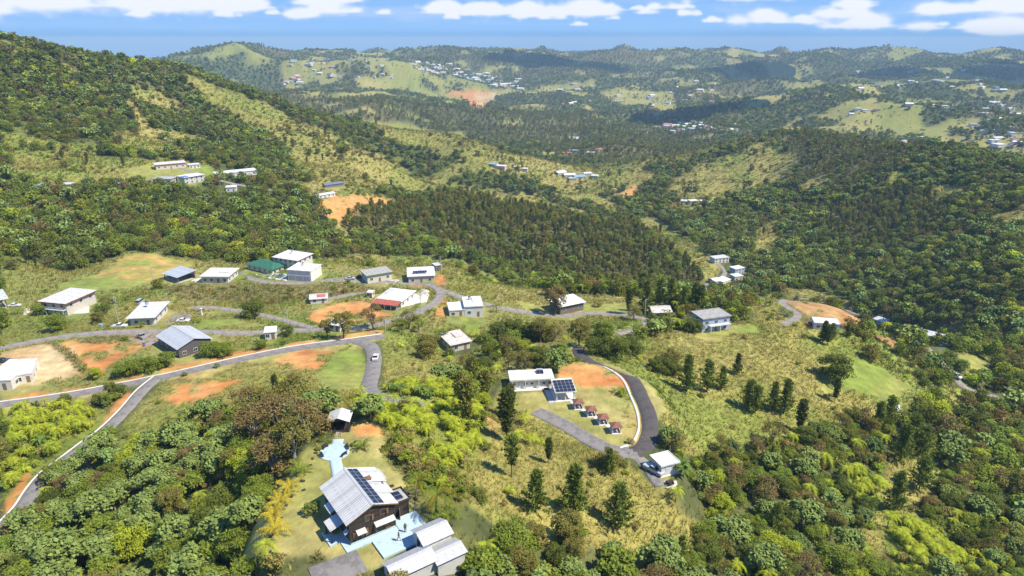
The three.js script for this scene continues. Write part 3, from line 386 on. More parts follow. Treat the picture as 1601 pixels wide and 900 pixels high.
{
  const pos = new Float32Array(NA * NL * 3), col = new Float32Array(NA * NL * 3), uv = new Float32Array(NA * NL * 2), idx = new Uint32Array((NA - 1) * (NL - 1) * 6);
  for (let j = 0; j < NL; j++) { const d = Math.exp(LD[j]); for (let i = 0; i < NA; i++) {
    const k = j * NA + i, x = Math.sin(AZ[i]) * d, z = -Math.cos(AZ[i]) * d, c = coverAt(x, z), g = GC[c];
    pos[k * 3] = x; pos[k * 3 + 1] = HG[k]; pos[k * 3 + 2] = z; uv[k * 2] = x / 17; uv[k * 2 + 1] = -z / 17;
    const s = Math.max(14, d * 0.05); let t = sstep(0.32, 0.68, fbm(x / s, z / s, 4)), m = 1;
    if (c === 'C') t = sstep(0.3, 0.7, 0.5 + 0.5 * Math.sin((x * 0.35 + z + 10 * fbm(x / 30, z / 30, 2)) * 1.5));
    if ((c === 'S' || c === 'D' || c === 'R') && fbm(x / 7 + 50, z / 7, 3) > 0.66) t = 1;
    let rr = lerp(g[0][0], g[1][0], t), gg = lerp(g[0][1], g[1][1], t), bb = lerp(g[0][2], g[1][2], t);
    if (c === 'G' || c === 'V') { const q = sstep(0.50, 0.66, fbm(x / 37 + 8, z / 37 + 3, 4)) * 0.6; rr = lerp(rr, 0.175, q); gg = lerp(gg, 0.21, q); bb = lerp(bb, 0.035, q); }
    if (c === 'L') { const q = sstep(0.55, 0.72, fbm(x / 9 + 1, z / 9 + 3, 4)) * 0.6; rr = lerp(rr, 0.40, q); gg = lerp(gg, 0.31, q); bb = lerp(bb, 0.13, q); }
    col[k * 3] = rr; col[k * 3 + 1] = gg; col[k * 3 + 2] = bb;
  } }
  for (let pass = 0; pass < 2; pass++) { const src = col.slice(); for (let j = 1; j < NL - 1; j++) for (let i = 1; i < NA - 1; i++) for (let c = 0; c < 3; c++) { const k = (j * NA + i) * 3 + c; col[k] = src[k] * 0.36 + 0.16 * (src[k - 3] + src[k + 3] + src[k - NA * 3] + src[k + NA * 3]); } }
  for (let k = 0; k < NA * NL; k++) { const m = (0.80 + 0.40 * fbm(pos[k * 3] / 5 + 20, pos[k * 3 + 2] / 5, 3)) * 1.95; for (let c = 0; c < 3; c++) col[k * 3 + c] *= m; }
  let o = 0; for (let j = 0; j < NL - 1; j++) for (let i = 0; i < NA - 1; i++) { const a = j * NA + i, b = a + 1, c = a + NA, e = c + 1; idx[o++] = a; idx[o++] = b; idx[o++] = e; idx[o++] = a; idx[o++] = e; idx[o++] = c; }
  const g = new THREE.BufferGeometry(); g.setAttribute('position', new THREE.BufferAttribute(pos, 3)); g.setAttribute('color', new THREE.BufferAttribute(col, 3)); g.setAttribute('uv', new THREE.BufferAttribute(uv, 2)); g.setIndex(new THREE.BufferAttribute(idx, 1)); g.computeVertexNormals();
  const m = new THREE.Mesh(g, new THREE.MeshStandardMaterial({ name: 'ground_soil_and_grass', vertexColors: true, map: T.ground, bumpMap: T.groundB, bumpScale: 0.25, roughness: 1 }));
  m.name = 'terrain'; m.userData = { kind: 'structure', label: 'green hills, valleys and coastal plain', category: 'terrain' }; m.receiveShadow = m.castShadow = true; scene.add(m);
  const sea = new THREE.Mesh(new THREE.RingGeometry(20000, 160000, 96, 2, Math.PI * 0.06, Math.PI * 0.88), mat('sea_water', [0.10, 0.27, 0.50], 0.6)); sea.rotation.x = -Math.PI / 2; sea.position.y = EYE - 444; sea.name = 'sea'; sea.userData = { kind: 'structure', label: 'blue sea beyond the coastal plain', category: 'sea' }; scene.add(sea);
}
console.log('terrain', NA, NL);
// ---------------------------------------------------------------- builders
const taken = new Map();
function numbered(n) { const k = taken.get(n) ?? 0; taken.set(n, k + 1); return k ? n + '_' + String(k).padStart(3, '0') : n; }
function group(name, label, category, grp, x = 0, y = 0, z = 0, rot = 0) { const o = new THREE.Group(); o.name = numbered(name); o.position.set(x, y, z); o.rotation.y = rot; o.userData = { label, category }; if (grp) o.userData.group = grp; scene.add(o); return o; }
function part(name, geo, m, parent, label) { if (Array.isArray(geo)) geo = geo.length > 1 ? mergeGeometries(geo.map(g => g.index ? g.toNonIndexed() : g)) : geo[0]; const o = new THREE.Mesh(geo, m); o.name = name; o.castShadow = o.receiveShadow = true; if (label) o.userData.label = label; parent.add(o); return o; }
function solo(name, geo, m, label, category, grp, kind) { const o = part(numbered(name), geo, m, scene); o.userData = { label, category }; if (grp) o.userData.group = grp; if (kind) o.userData.kind = kind; return o; }
const structure = (name, geo, m, label, category = 'road') => solo(name, geo, m, label, category, null, 'structure');
// box by centre of base; uv in metres
function box(w, h, d, x = 0, y = 0, z = 0, ry = 0) { const g = new THREE.BoxGeometry(w, h, d); const p = g.attributes.position, n = g.attributes.normal, uv = g.attributes.uv; for (let i = 0; i < p.count; i++) { const ax = Math.abs(n.getX(i)), ay = Math.abs(n.getY(i)); uv.setXY(i, (ax > 0.5 ? p.getZ(i) : p.getX(i)) / 4 + x * 0.13, (ay > 0.5 ? p.getZ(i) : p.getY(i)) / 4 + z * 0.17); } if (ry) g.rotateY(ry); return g.translate(x, y + h / 2, z); }
function sheet(pts, thick = 0.05, uvs = 4) {             // a slab from 3 or 4 corner points (anticlockwise seen from above), thickened downward
  const n = pts.length, pos = [], uv = [], V = pts.map(p => new THREE.Vector3(...p)), a = V[1].clone().sub(V[0]), U = a.clone().normalize(), N = a.clone().cross(V[n - 1].clone().sub(V[0])).normalize(), W = N.clone().cross(U), lo = V.map(v => v.clone().addScaledVector(N, -thick));
  const put = v => { pos.push(v.x, v.y, v.z); const r = v.clone().sub(V[0]); uv.push(r.dot(U) / uvs, r.dot(W) / uvs); };
  for (let i = 1; i < n - 1; i++) { put(V[0]); put(V[i]); put(V[i + 1]); put(lo[0]); put(lo[i + 1]); put(lo[i]); }
  for (let i = 0; i < n; i++) { const j = (i + 1) % n; put(V[i]); put(lo[i]); put(V[j]); put(V[j]); put(lo[i]); put(lo[j]); }
  const g = new THREE.BufferGeometry(); g.setAttribute('position', new THREE.Float32BufferAttribute(pos, 3)); g.setAttribute('uv', new THREE.Float32BufferAttribute(uv, 2)); g.computeVertexNormals(); return g;
}
// ---- roads
const M = {
  asphaltGrey: mat('grey_asphalt', [0.34, 0.315, 0.30], 0.95, { map: T.asphalt }), asphaltOld: mat('old_asphalt', [0.42, 0.37, 0.33], 0.95, { map: T.asphalt }), asphaltDark: mat('dark_asphalt', [0.115, 0.10, 0.10], 0.9, { map: T.asphalt }),
  kerb: mat('pale_concrete_kerb', [0.76, 0.72, 0.63], 0.9, { map: T.concrete }),
};
function ribbon(pts, half, lift, off = 0, tall = 0, wid = 0) {      // a road surface (tall 0) or a kerb along it
  const pos = [], uv = [], idx = [], n = pts.length, cs = tall ? [off - wid / 2, off - wid / 2, off + wid / 2, off + wid / 2] : [-half, -half, -half * 0.5, 0, half * 0.5, half, half]; let run = 0;
  for (let i = 0; i < n; i++) {
    const a = pts[Math.max(0, i - 1)], b = pts[Math.min(n - 1, i + 1)], tx = b.x - a.x, tz = b.z - a.z, L = Math.hypot(tx, tz) || 1, nx = -tz / L, nz = tx / L; if (i) run += Math.hypot(pts[i].x - pts[i - 1].x, pts[i].z - pts[i - 1].z);
    const jag = tall ? 0 : 0.16 * (vnoise(run / 2.2, half * 7) - 0.5);
    cs.forEach((c, q) => { const e = c + Math.sign(c) * jag, x = pts[i].x + nx * e, z = pts[i].z + nz * e, edge = q === 0 || q === cs.length - 1; pos.push(x, ground(x, z) + (edge ? -0.35 : lift + tall + (tall ? 0 : 0.05 * (1 - (c / half) ** 2))), z); uv.push(c / 5, run / 5); });
  }
  const k = cs.length; for (let i = 0; i < n - 1; i++) for (let q = 0; q < k - 1; q++) { const a = i * k + q, b = a + 1, c = a + k, d = c + 1; idx.push(a, b, c, b, d, c); }
  const g = new THREE.BufferGeometry(); g.setAttribute('position', new THREE.Float32BufferAttribute(pos, 3)); g.setAttribute('uv', new THREE.Float32BufferAttribute(uv, 2)); g.setIndex(idx); g.computeVertexNormals(); return g;
}
const ROADTEXT = { hillside_road: 'grey asphalt road with a pale kerb along the slope', side_road: 'narrow grey road dropping past the wood with a pale kerb', junction_road: 'grey asphalt road running down from the junction', village_road: 'old asphalt road winding through the village', ridge_road: 'old asphalt road along the ridge', lane: 'narrow lane behind the slab-roofed house', driveway: 'short driveway beside the terracotta-porched house', spur_lane: 'short lane leaving the ridge road fork', loop_road: 'fresh dark asphalt road looping round the picnic lawn', loop_drive: 'grey asphalt drive in front of the picnic huts', hut_drive: 'short drive beside the small white hut', hairpin_road: 'hairpin road round the red soil cut', valley_lane: 'narrow lane dropping into the valley', back_lane: 'lane through the house cluster behind the hill', house_drive: 'asphalt driveway of the timber house', upper_lane: 'lane linking the hillside houses' };
ROADS.forEach((r, i) => { const o = structure(r[0], ribbon(r.pts, r[2] / 2, 0.09 + (i % 4) * 0.012), M[r[1]], ROADTEXT[r[0]]); if (r[3]) { const g = ribbon(r.pts.slice(0, r.pts.length), 0, 0.05, -r[3] * (r[2] / 2 + 0.25), 0.2, 0.45); part('kerb', g, M.kerb, o); } });

// ---------------------------------------------------------------- plants
class Leaves {                                        // gathers small leaf faces with a colour each
  constructor() { this.p = []; this.c = []; }
  tri(a, b, c, col) { this.p.push(a.x, a.y, a.z, b.x, b.y, b.z, c.x, c.y, c.z); for (let i = 0; i < 3; i++) this.c.push(col[0], col[1], col[2]); }
  leaf(o, dir, nrm, len, wid, col) {                   // a pointed blade folded along its rib
    const s = dir.clone().cross(nrm).normalize().multiplyScalar(wid / 2), tip = o.clone().addScaledVector(dir, len), mid = o.clone().addScaledVector(dir, len * 0.45);
    this.tri(o, mid.clone().add(s), tip, col); this.tri(o, tip, mid.clone().sub(s), col);
  }
  build() { const g = new THREE.BufferGeometry(); g.setAttribute('position', new THREE.Float32BufferAttribute(this.p, 3)); g.setAttribute('color', new THREE.Float32BufferAttribute(this.c, 3)); g.computeVertexNormals(); return g; }
}
const V3 = (x, y, z) => new THREE.Vector3(x, y, z);
const unit = R => { const z = R() * 2 - 1, a = R() * 6.283, r = Math.sqrt(1 - z * z); return V3(r * Math.cos(a), z, r * Math.sin(a)); };
const vary = (c, R, k = 0.25) => { const m = 1 + (R() - 0.5) * 2 * k, h = (R() - 0.5) * k * 0.7; return [c[0] * m * (1 + h), c[1] * m, c[2] * m * (1 - h)]; };
function limb(pts, r0, r1, sides = 6) {               // a tapered limb through points
  const c = new THREE.CatmullRomCurve3(pts), n = pts.length * 2, g = new THREE.TubeGeometry(c, n, 1, sides, false), p = g.attributes.position;
  for (let i = 0; i <= n; i++) { const q = c.getPointAt(i / n), r = lerp(r0, r1, i / n); for (let s = 0; s <= sides; s++) { const k = i * (sides + 1) + s; p.setXYZ(k, q.x + (p.getX(k) - q.x) * r, q.y + (p.getY(k) - q.y) * r, q.z + (p.getZ(k) - q.z) * r); } }
  g.computeVertexNormals(); return g;
}
function broadleaf(seed, { hgt = 8, rad = 3.8, lobes = 16, per = 130, leaf = 0.4, wide = 0.55, flat = 0.62, trunk = 0.35, open = 0.0, low = 0.15, tone = [1, 1, 1], limbs = 5 }) {
  const R = rng(seed), L = new Leaves(), bark = [], base = hgt - rad * flat * 2;
  const cy = hgt - rad * flat;
  bark.push(limb([V3(0, -0.8, 0), V3(0.1 * R(), Math.max(0.5, base) * 0.5, 0.1), V3(R() - 0.5, Math.max(1, base + rad * 0.4), R() - 0.5)], trunk, trunk * 0.55));
  for (let i = 0; i < lobes; i++) {
    const a = i * 2.39996 + R() * 0.7, t = Math.sqrt((i + 0.6) / lobes), rr = rad * t * (0.72 + 0.22 * R()), lr = rad * (0.30 + 0.16 * R()) * (1.06 - 0.30 * t);
    const c = V3(Math.cos(a) * rr, cy + rad * flat * (Math.sqrt(Math.max(0, 1 - t * t * 0.85)) * (R() < low ? -0.75 * R() : 0.45 + 0.45 * R()) - 0.45 * t * R()) - lr * 0.3, Math.sin(a) * rr), lt = 0.82 + 0.36 * R();
    if (i < limbs) bark.push(limb([V3(0, Math.max(0.6, base * 0.8), 0), c.clone().multiplyScalar(0.5).setY((c.y + base) / 2), c], trunk * 0.45, trunk * 0.1, 5));
    const n = Math.round(per * (0.7 + 0.6 * R()));
    for (let k = 0; k < n; k++) {
      const d = unit(R); if (d.y < -0.45 && R() < 0.7) d.y *= -1;
      const s = open && R() < open ? R() : 0.78 + 0.30 * R(), o = c.clone().add(V3(d.x * lr * s, d.y * lr * s * 0.8, d.z * lr * s));
      const nrm = d.clone().multiplyScalar(0.6).add(V3(0, 0.55, 0)).addScaledVector(unit(R), 0.75).normalize(), dir = unit(R).cross(nrm).normalize(), sz = leaf * (0.65 + 0.7 * R());
      const col = vary([lt * tone[0], lt * tone[1], lt * tone[2]], R, 0.22);
      L.leaf(o, dir, nrm, sz, sz * wide, col);
    }
  }
  return { crown: L.build(), trunk: mergeGeometries(bark) };
}
function pine(seed, { hgt = 9, rad = 2.0, levels = 15, br = 6, tufts = 5, tri = 7, len = 0.7, shape = 'cone', bare = 0.12, w = 0.13, rag = 0.25 }) {
  const R = rng(seed), L = new Leaves(), bark = [limb([V3(0, -0.8, 0), V3(0.06, hgt * 0.5, 0.04), V3(0, hgt, 0)], 0.17, 0.03, 5)];
  for (let i = 0; i < levels; i++) {
    const t = (i + R() * 0.5) / levels, y = hgt * lerp(bare, 0.97, t), prof = shape === 'cone' ? 1 - t * 0.93 : (t < 0.35 ? 0.45 + 1.5 * t : 1) * Math.sqrt(Math.max(0.02, 1 - Math.max(0, t - 0.45) ** 2 * 3)), r = rad * prof * (0.95 - rag * 0.6 + rag * 1.2 * R()), n = br + (R() < 0.5 ? 1 : 0);
    for (let b = 0; b < n; b++) {
      const a = b / n * 6.283 + i * 1.3 + R() * 0.5, up = 0.28 + 0.3 * R(), d = V3(Math.cos(a), up, Math.sin(a)).normalize(), bl = r * (0.85 - rag * 0.5 + rag * 1.1 * R());
      for (let k = 0; k < tufts; k++) {
        const s = (k + 0.6 + 0.5 * R()) / tufts, o = V3(0, y, 0).addScaledVector(d, bl * s).add(V3((R() - 0.5) * 0.25, (R() - 0.5) * 0.2, (R() - 0.5) * 0.25)), lt = 0.8 + 0.4 * R();
        for (let q = 0; q < tri; q++) { const dd = unit(R).addScaledVector(d, 0.7).add(V3(0, 0.55, 0)).normalize(), sd = dd.clone().cross(unit(R)).normalize().multiplyScalar(w * (0.6 + 0.8 * R())), e = o.clone().addScaledVector(dd, len * (0.6 + 0.6 * R())), c = vary([lt, lt, lt], R, 0.2); L.tri(o.clone().sub(sd), o.clone().add(sd), e, c); }
      }
    }
  }
  return { crown: L.build(), trunk: mergeGeometries(bark) };
}
function frondCrown(seed, { n = 15, len = 2.2, seg = 11, wid = 0.55, droop = 0.9, rise = 0.75, top = 3, narrow = 1, split = 0, tone = null }) {
  const R = rng(seed), L = new Leaves();
  for (let f = 0; f < n; f++) {
    const a = f / n * 6.283 + R() * 0.5, tier = R(), l = len * (0.8 + 0.35 * R()), r0 = rise * (0.5 + 0.8 * tier), out = V3(Math.cos(a), 0, Math.sin(a)), side = V3(-Math.sin(a), 0, Math.cos(a)), at = t => V3(0, top, 0).addScaledVector(out, l * t * (1 - 0.12 * t)).add(V3(0, l * (r0 * t - (droop + 0.2 * R()) * t * t), 0)), lt = 0.8 + 0.4 * R(), old = tone && R() < 0.22;
    let prev = at(0.04);
    for (let s = 1; s <= seg; s++) {
      const t = s / seg, p = at(t), w = wid * Math.pow(Math.sin(Math.PI * clamp(t * 0.86 + 0.1, 0, 1)), 0.7), c0 = old ? tone : [lt, lt, lt];
      for (const k of [-1, 1]) { const fwd = p.clone().sub(prev), tip = p.clone().addScaledVector(side, k * w * (0.85 + 0.3 * R())).addScaledVector(fwd, 0.9).add(V3(0, -w * 0.28 * (0.4 + R()) - split * w * 0.4, 0)); L.tri(prev, p.clone().addScaledVector(fwd, -0.12 * narrow), tip, vary(c0, R, 0.16)); }
      prev = p;
    }
  }
  return L;
}
function treeFern(seed, o) { const R = rng(seed + 5), top = o.top ?? 2.6; return { crown: frondCrown(seed, { ...o, top }).build(), trunk: limb([V3(0, -0.6, 0), V3(0.08, top / 2, 0.05), V3(0, top, 0)], 0.13, 0.10, 5) }; }
function palm(seed, o) {
  const lean = 0.6; const L = frondCrown(seed, { n: 14, len: 3.6, seg: 20, wid: 0.62, droop: 0.95, rise: 0.85, narrow: 1, split: 1, ...o });
  const g = L.build().translate(lean, 0, 0); return { crown: g, trunk: limb([V3(0, -0.6, 0), V3(0.1, o.top * 0.4, 0), V3(lean, o.top, 0)], 0.2, 0.13, 7) };
}
function bananaPlant(seed) {
  const R = rng(seed), L = new Leaves(); for (let i = 0; i < 9; i++) { const a = i * 2.4, out = V3(Math.cos(a), 0, Math.sin(a)), side = V3(-Math.sin(a), 0, Math.cos(a)); let p = V3(0, 1.6, 0), u = 1.5 - i * 0.06; const c = vary([1, 1, 1], R, 0.2); for (let s = 0; s < 5; s++) { const q = p.clone().add(V3(out.x * 0.42, u * 0.42, out.z * 0.42)), w0 = [0.06, 0.34, 0.4, 0.36, 0.22][s], w1 = [0.34, 0.4, 0.36, 0.22, 0.02][s]; for (const k of [-1, 1]) { L.tri(p, p.clone().addScaledVector(side, k * w0).add(V3(0, w0 * 0.25, 0)), q, c); L.tri(q, p.clone().addScaledVector(side, k * w0).add(V3(0, w0 * 0.25, 0)), q.clone().addScaledVector(side, k * w1).add(V3(0, w1 * 0.25, 0)), c); } p = q; u -= 0.62; } }
  return { crown: L.build(), trunk: limb([V3(0, -0.5, 0), V3(0, 0.9, 0), V3(0.03, 1.8, 0)], 0.13, 0.09, 6) };
}
function grassTuft(seed, n = 13, len = 0.9, w = 0.07, spread = 0.35) { const R = rng(seed), L = new Leaves(); for (let i = 0; i < n; i++) { const a = R() * 6.283, r = Math.sqrt(R()) * spread, o = V3(Math.cos(a) * r, -0.12, Math.sin(a) * r), l = len * (0.5 + 0.7 * R()), d = V3(Math.cos(a) * 0.45 + (R() - 0.5) * 0.5, 1, Math.sin(a) * 0.45 + (R() - 0.5) * 0.5).normalize(), s = V3(-Math.sin(a + R()), 0, Math.cos(a + R())).multiplyScalar(w), c = vary([1, 1, 1], R, 0.25); L.tri(o.clone().sub(s), o.clone().add(s), o.clone().addScaledVector(d, l).add(V3(0, -0.1, 0)), c); } return L.build(); }

const leafMat = (name, rgb, tr = 0.22) => mats[name] ??= new THREE.MeshPhysicalMaterial({ name, color: new THREE.Color().setRGB(...rgb), roughness: 0.9, specularIntensity: 0.12, transmission: tr, thickness: 0, vertexColors: true, side: THREE.DoubleSide });
const barkGrey = mat('grey_bark', [0.30, 0.26, 0.21]), barkDark = mat('brown_bark', [0.16, 0.115, 0.08]);
// look: [material, words]
const LOOK = {
  dark: [leafMat('leaf_dark_green', [0.133, 0.162, 0.027]), 'dark green broad-crowned tree'], mid: [leafMat('leaf_mid_green', [0.195, 0.247, 0.032]), 'mid green leafy tree'], lime: [leafMat('leaf_lime_green', [0.349, 0.404, 0.033]), 'bright yellow-green leafy tree'],
  silver: [leafMat('leaf_silver_green', [0.241, 0.313, 0.081]), 'pale green tree with large silvery leaves'], olive: [leafMat('leaf_olive', [0.21, 0.192, 0.043]), 'olive green rounded tree'], brown: [leafMat('leaf_brown_olive', [0.231, 0.172, 0.062]), 'brownish tree with thin dry foliage'],
  pine: [leafMat('needle_green', [0.231, 0.287, 0.049]), 'slender green pine'], pineOlive: [leafMat('needle_olive', [0.282, 0.278, 0.057]), 'tall olive-green pine'], pineDark: [leafMat('needle_dark', [0.128, 0.157, 0.032]), 'dark green pine'],
  fern: [leafMat('frond_yellow_green', [0.44, 0.50, 0.040], 0.35), 'yellow-green tree fern with spreading fronds'], fernDeep: [leafMat('frond_green', [0.30, 0.38, 0.030], 0.3), 'fresh green tree fern with spreading fronds'],
  palmY: [leafMat('palm_golden', [0.50, 0.40, 0.035], 0.3), 'golden yellow coconut palm'], palmG: [leafMat('palm_green', [0.20, 0.25, 0.03], 0.3), 'green coconut palm with arching fronds'], banana: [leafMat('banana_green', [0.15, 0.23, 0.04], 0.3), 'banana plant with broad torn leaves'],
  bush: [leafMat('bush_green', [0.195, 0.232, 0.038]), 'low green bush'], bushDry: [leafMat('bush_straw', [0.329, 0.273, 0.081]), 'low straw-coloured bush'], bushLime: [leafMat('bush_lime', [0.277, 0.333, 0.028]), 'low lime-green bush'],
};
// shapes at three distances: 0 near, 1 middle, 2 far
const lodB = (s, o) => [broadleaf(s, o), broadleaf(s, { ...o, per: (o.per ?? 130) * 0.20, leaf: (o.leaf ?? 0.4) * 1.9, limbs: 2 }), broadleaf(s, { ...o, lobes: Math.round((o.lobes ?? 16) * 0.6), per: 24, leaf: (o.leaf ?? 0.4) * 2.7, wide: 0.8, limbs: 0 })];
const lodP = (s, o) => [pine(s, o), pine(s, { ...o, levels: 9, tufts: 3, tri: 4, len: (o.len ?? 0.7) * 1.5, w: 0.24 }), pine(s, { ...o, levels: 6, br: 4, tufts: 2, tri: 3, len: (o.len ?? 0.7) * 2.0, w: 0.5 })];
const SHAPE = {
  round: lodB(11, { hgt: 8.0, rad: 4.0, lobes: 30, per: 170, leaf: 0.46, flat: 0.92, low: 0.42 }), dome: lodB(12, { hgt: 6.6, rad: 4.5, lobes: 26, per: 175, leaf: 0.46, flat: 0.66, low: 0.34 }), tall: lodB(13, { hgt: 11, rad: 3.6, lobes: 24, per: 160, leaf: 0.44, flat: 1.25, low: 0.4 }), ragged: lodB(14, { hgt: 9, rad: 3.9, lobes: 17, per: 130, leaf: 0.40, open: 0.45, flat: 0.95, limbs: 8, low: 0.35 }),
  bigleaf: lodB(15, { hgt: 9, rad: 4.4, lobes: 17, per: 85, leaf: 0.85, wide: 0.85, flat: 0.55, limbs: 8 }), bigleafB: lodB(16, { hgt: 8, rad: 4.0, lobes: 14, per: 80, leaf: 0.8, wide: 0.85, flat: 0.5, open: 0.2, limbs: 8 }),
  cone: lodP(21, { hgt: 9, rad: 3.3, levels: 13, br: 5, tufts: 6, bare: 0.06, rag: 0.5 }), coneB: lodP(22, { hgt: 8.8, rad: 3.6, levels: 11, br: 5, tufts: 6, bare: 0.10, rag: 0.7 }), column: lodP(23, { hgt: 11.5, rad: 1.9, shape: 'column', bare: 0.2, levels: 16 }), columnB: lodP(24, { hgt: 10, rad: 2.2, shape: 'column', bare: 0.3, levels: 12, br: 5 }),
  fern: [treeFern(31, { top: 2.6 }), treeFern(31, { top: 2.6, seg: 6, n: 12 }), treeFern(31, { top: 2.6, seg: 3, n: 8, wid: 0.8 })], fernB: [treeFern(32, { top: 3.8, n: 12, len: 2.6, droop: 1.1 }), treeFern(32, { top: 3.8, n: 10, len: 2.6, seg: 6 }), treeFern(32, { top: 3.8, n: 7, len: 2.6, seg: 3, wid: 0.8 })], fernLow: [treeFern(33, { top: 1.0, n: 16, len: 1.7, rise: 0.95 }), treeFern(33, { top: 1.0, n: 12, len: 1.7, seg: 6, rise: 0.95 }), treeFern(33, { top: 1.0, n: 8, len: 1.7, seg: 3, wid: 0.7 })],
  palm: [palm(41, { top: 4.4, tone: [1.15, 0.7, 0.5] })], palmShort: [palm(42, { top: 1.2, n: 11, len: 3.1, rise: 1.15 })], banana: [bananaPlant(43)],
  bush: lodB(51, { hgt: 1.9, rad: 1.5, lobes: 9, per: 110, leaf: 0.30, flat: 0.58, trunk: 0.07 }), bushB: lodB(52, { hgt: 2.4, rad: 1.4, lobes: 8, per: 90, leaf: 0.28, flat: 0.75, trunk: 0.07, open: 0.3 }),
};
const KIND = { broadleaf_tree: 'broadleaf tree', pine_tree: 'pine tree', tree_fern: 'tree fern', palm_tree: 'palm tree', banana_plant: 'banana plant', shrub: 'shrub' };
const TALL = { round: 8.2, dome: 7, tall: 11, ragged: 9, bigleaf: 9, bigleafB: 8, cone: 9, coneB: 8, column: 11.5, columnB: 10, fern: 3.4, fernB: 4.6, fernLow: 2, palm: 6.5, palmShort: 3.6, banana: 3, bush: 2, bushB: 2.4 };
const WIDE = { round: 4, dome: 4.5, tall: 3.5, ragged: 3.8, bigleaf: 4.3, bigleafB: 4, cone: 2, coneB: 2.2, column: 1.9, columnB: 2.2, fern: 2, fernB: 2.3, fernLow: 1.6, palm: 3, palmShort: 2.5, banana: 1.3, bush: 1.5, bushB: 1.4 };
const plants = [];                                    // { kind, shape, look, x, z, s, rot, must }
const plant = (kind, shape, look, x, z, s, must = 0, R = rng(plants.length * 7 + 3)) => plants.push({ kind, shape, look, x, z, s, rot: R() * 6.283, must, tilt: (R() - 0.5) * 0.12 });
const plantAt = (kind, shape, look, px, py, s) => { const p = pix(px, py); plant(kind, shape, look, p.x, p.z, s, 1); };
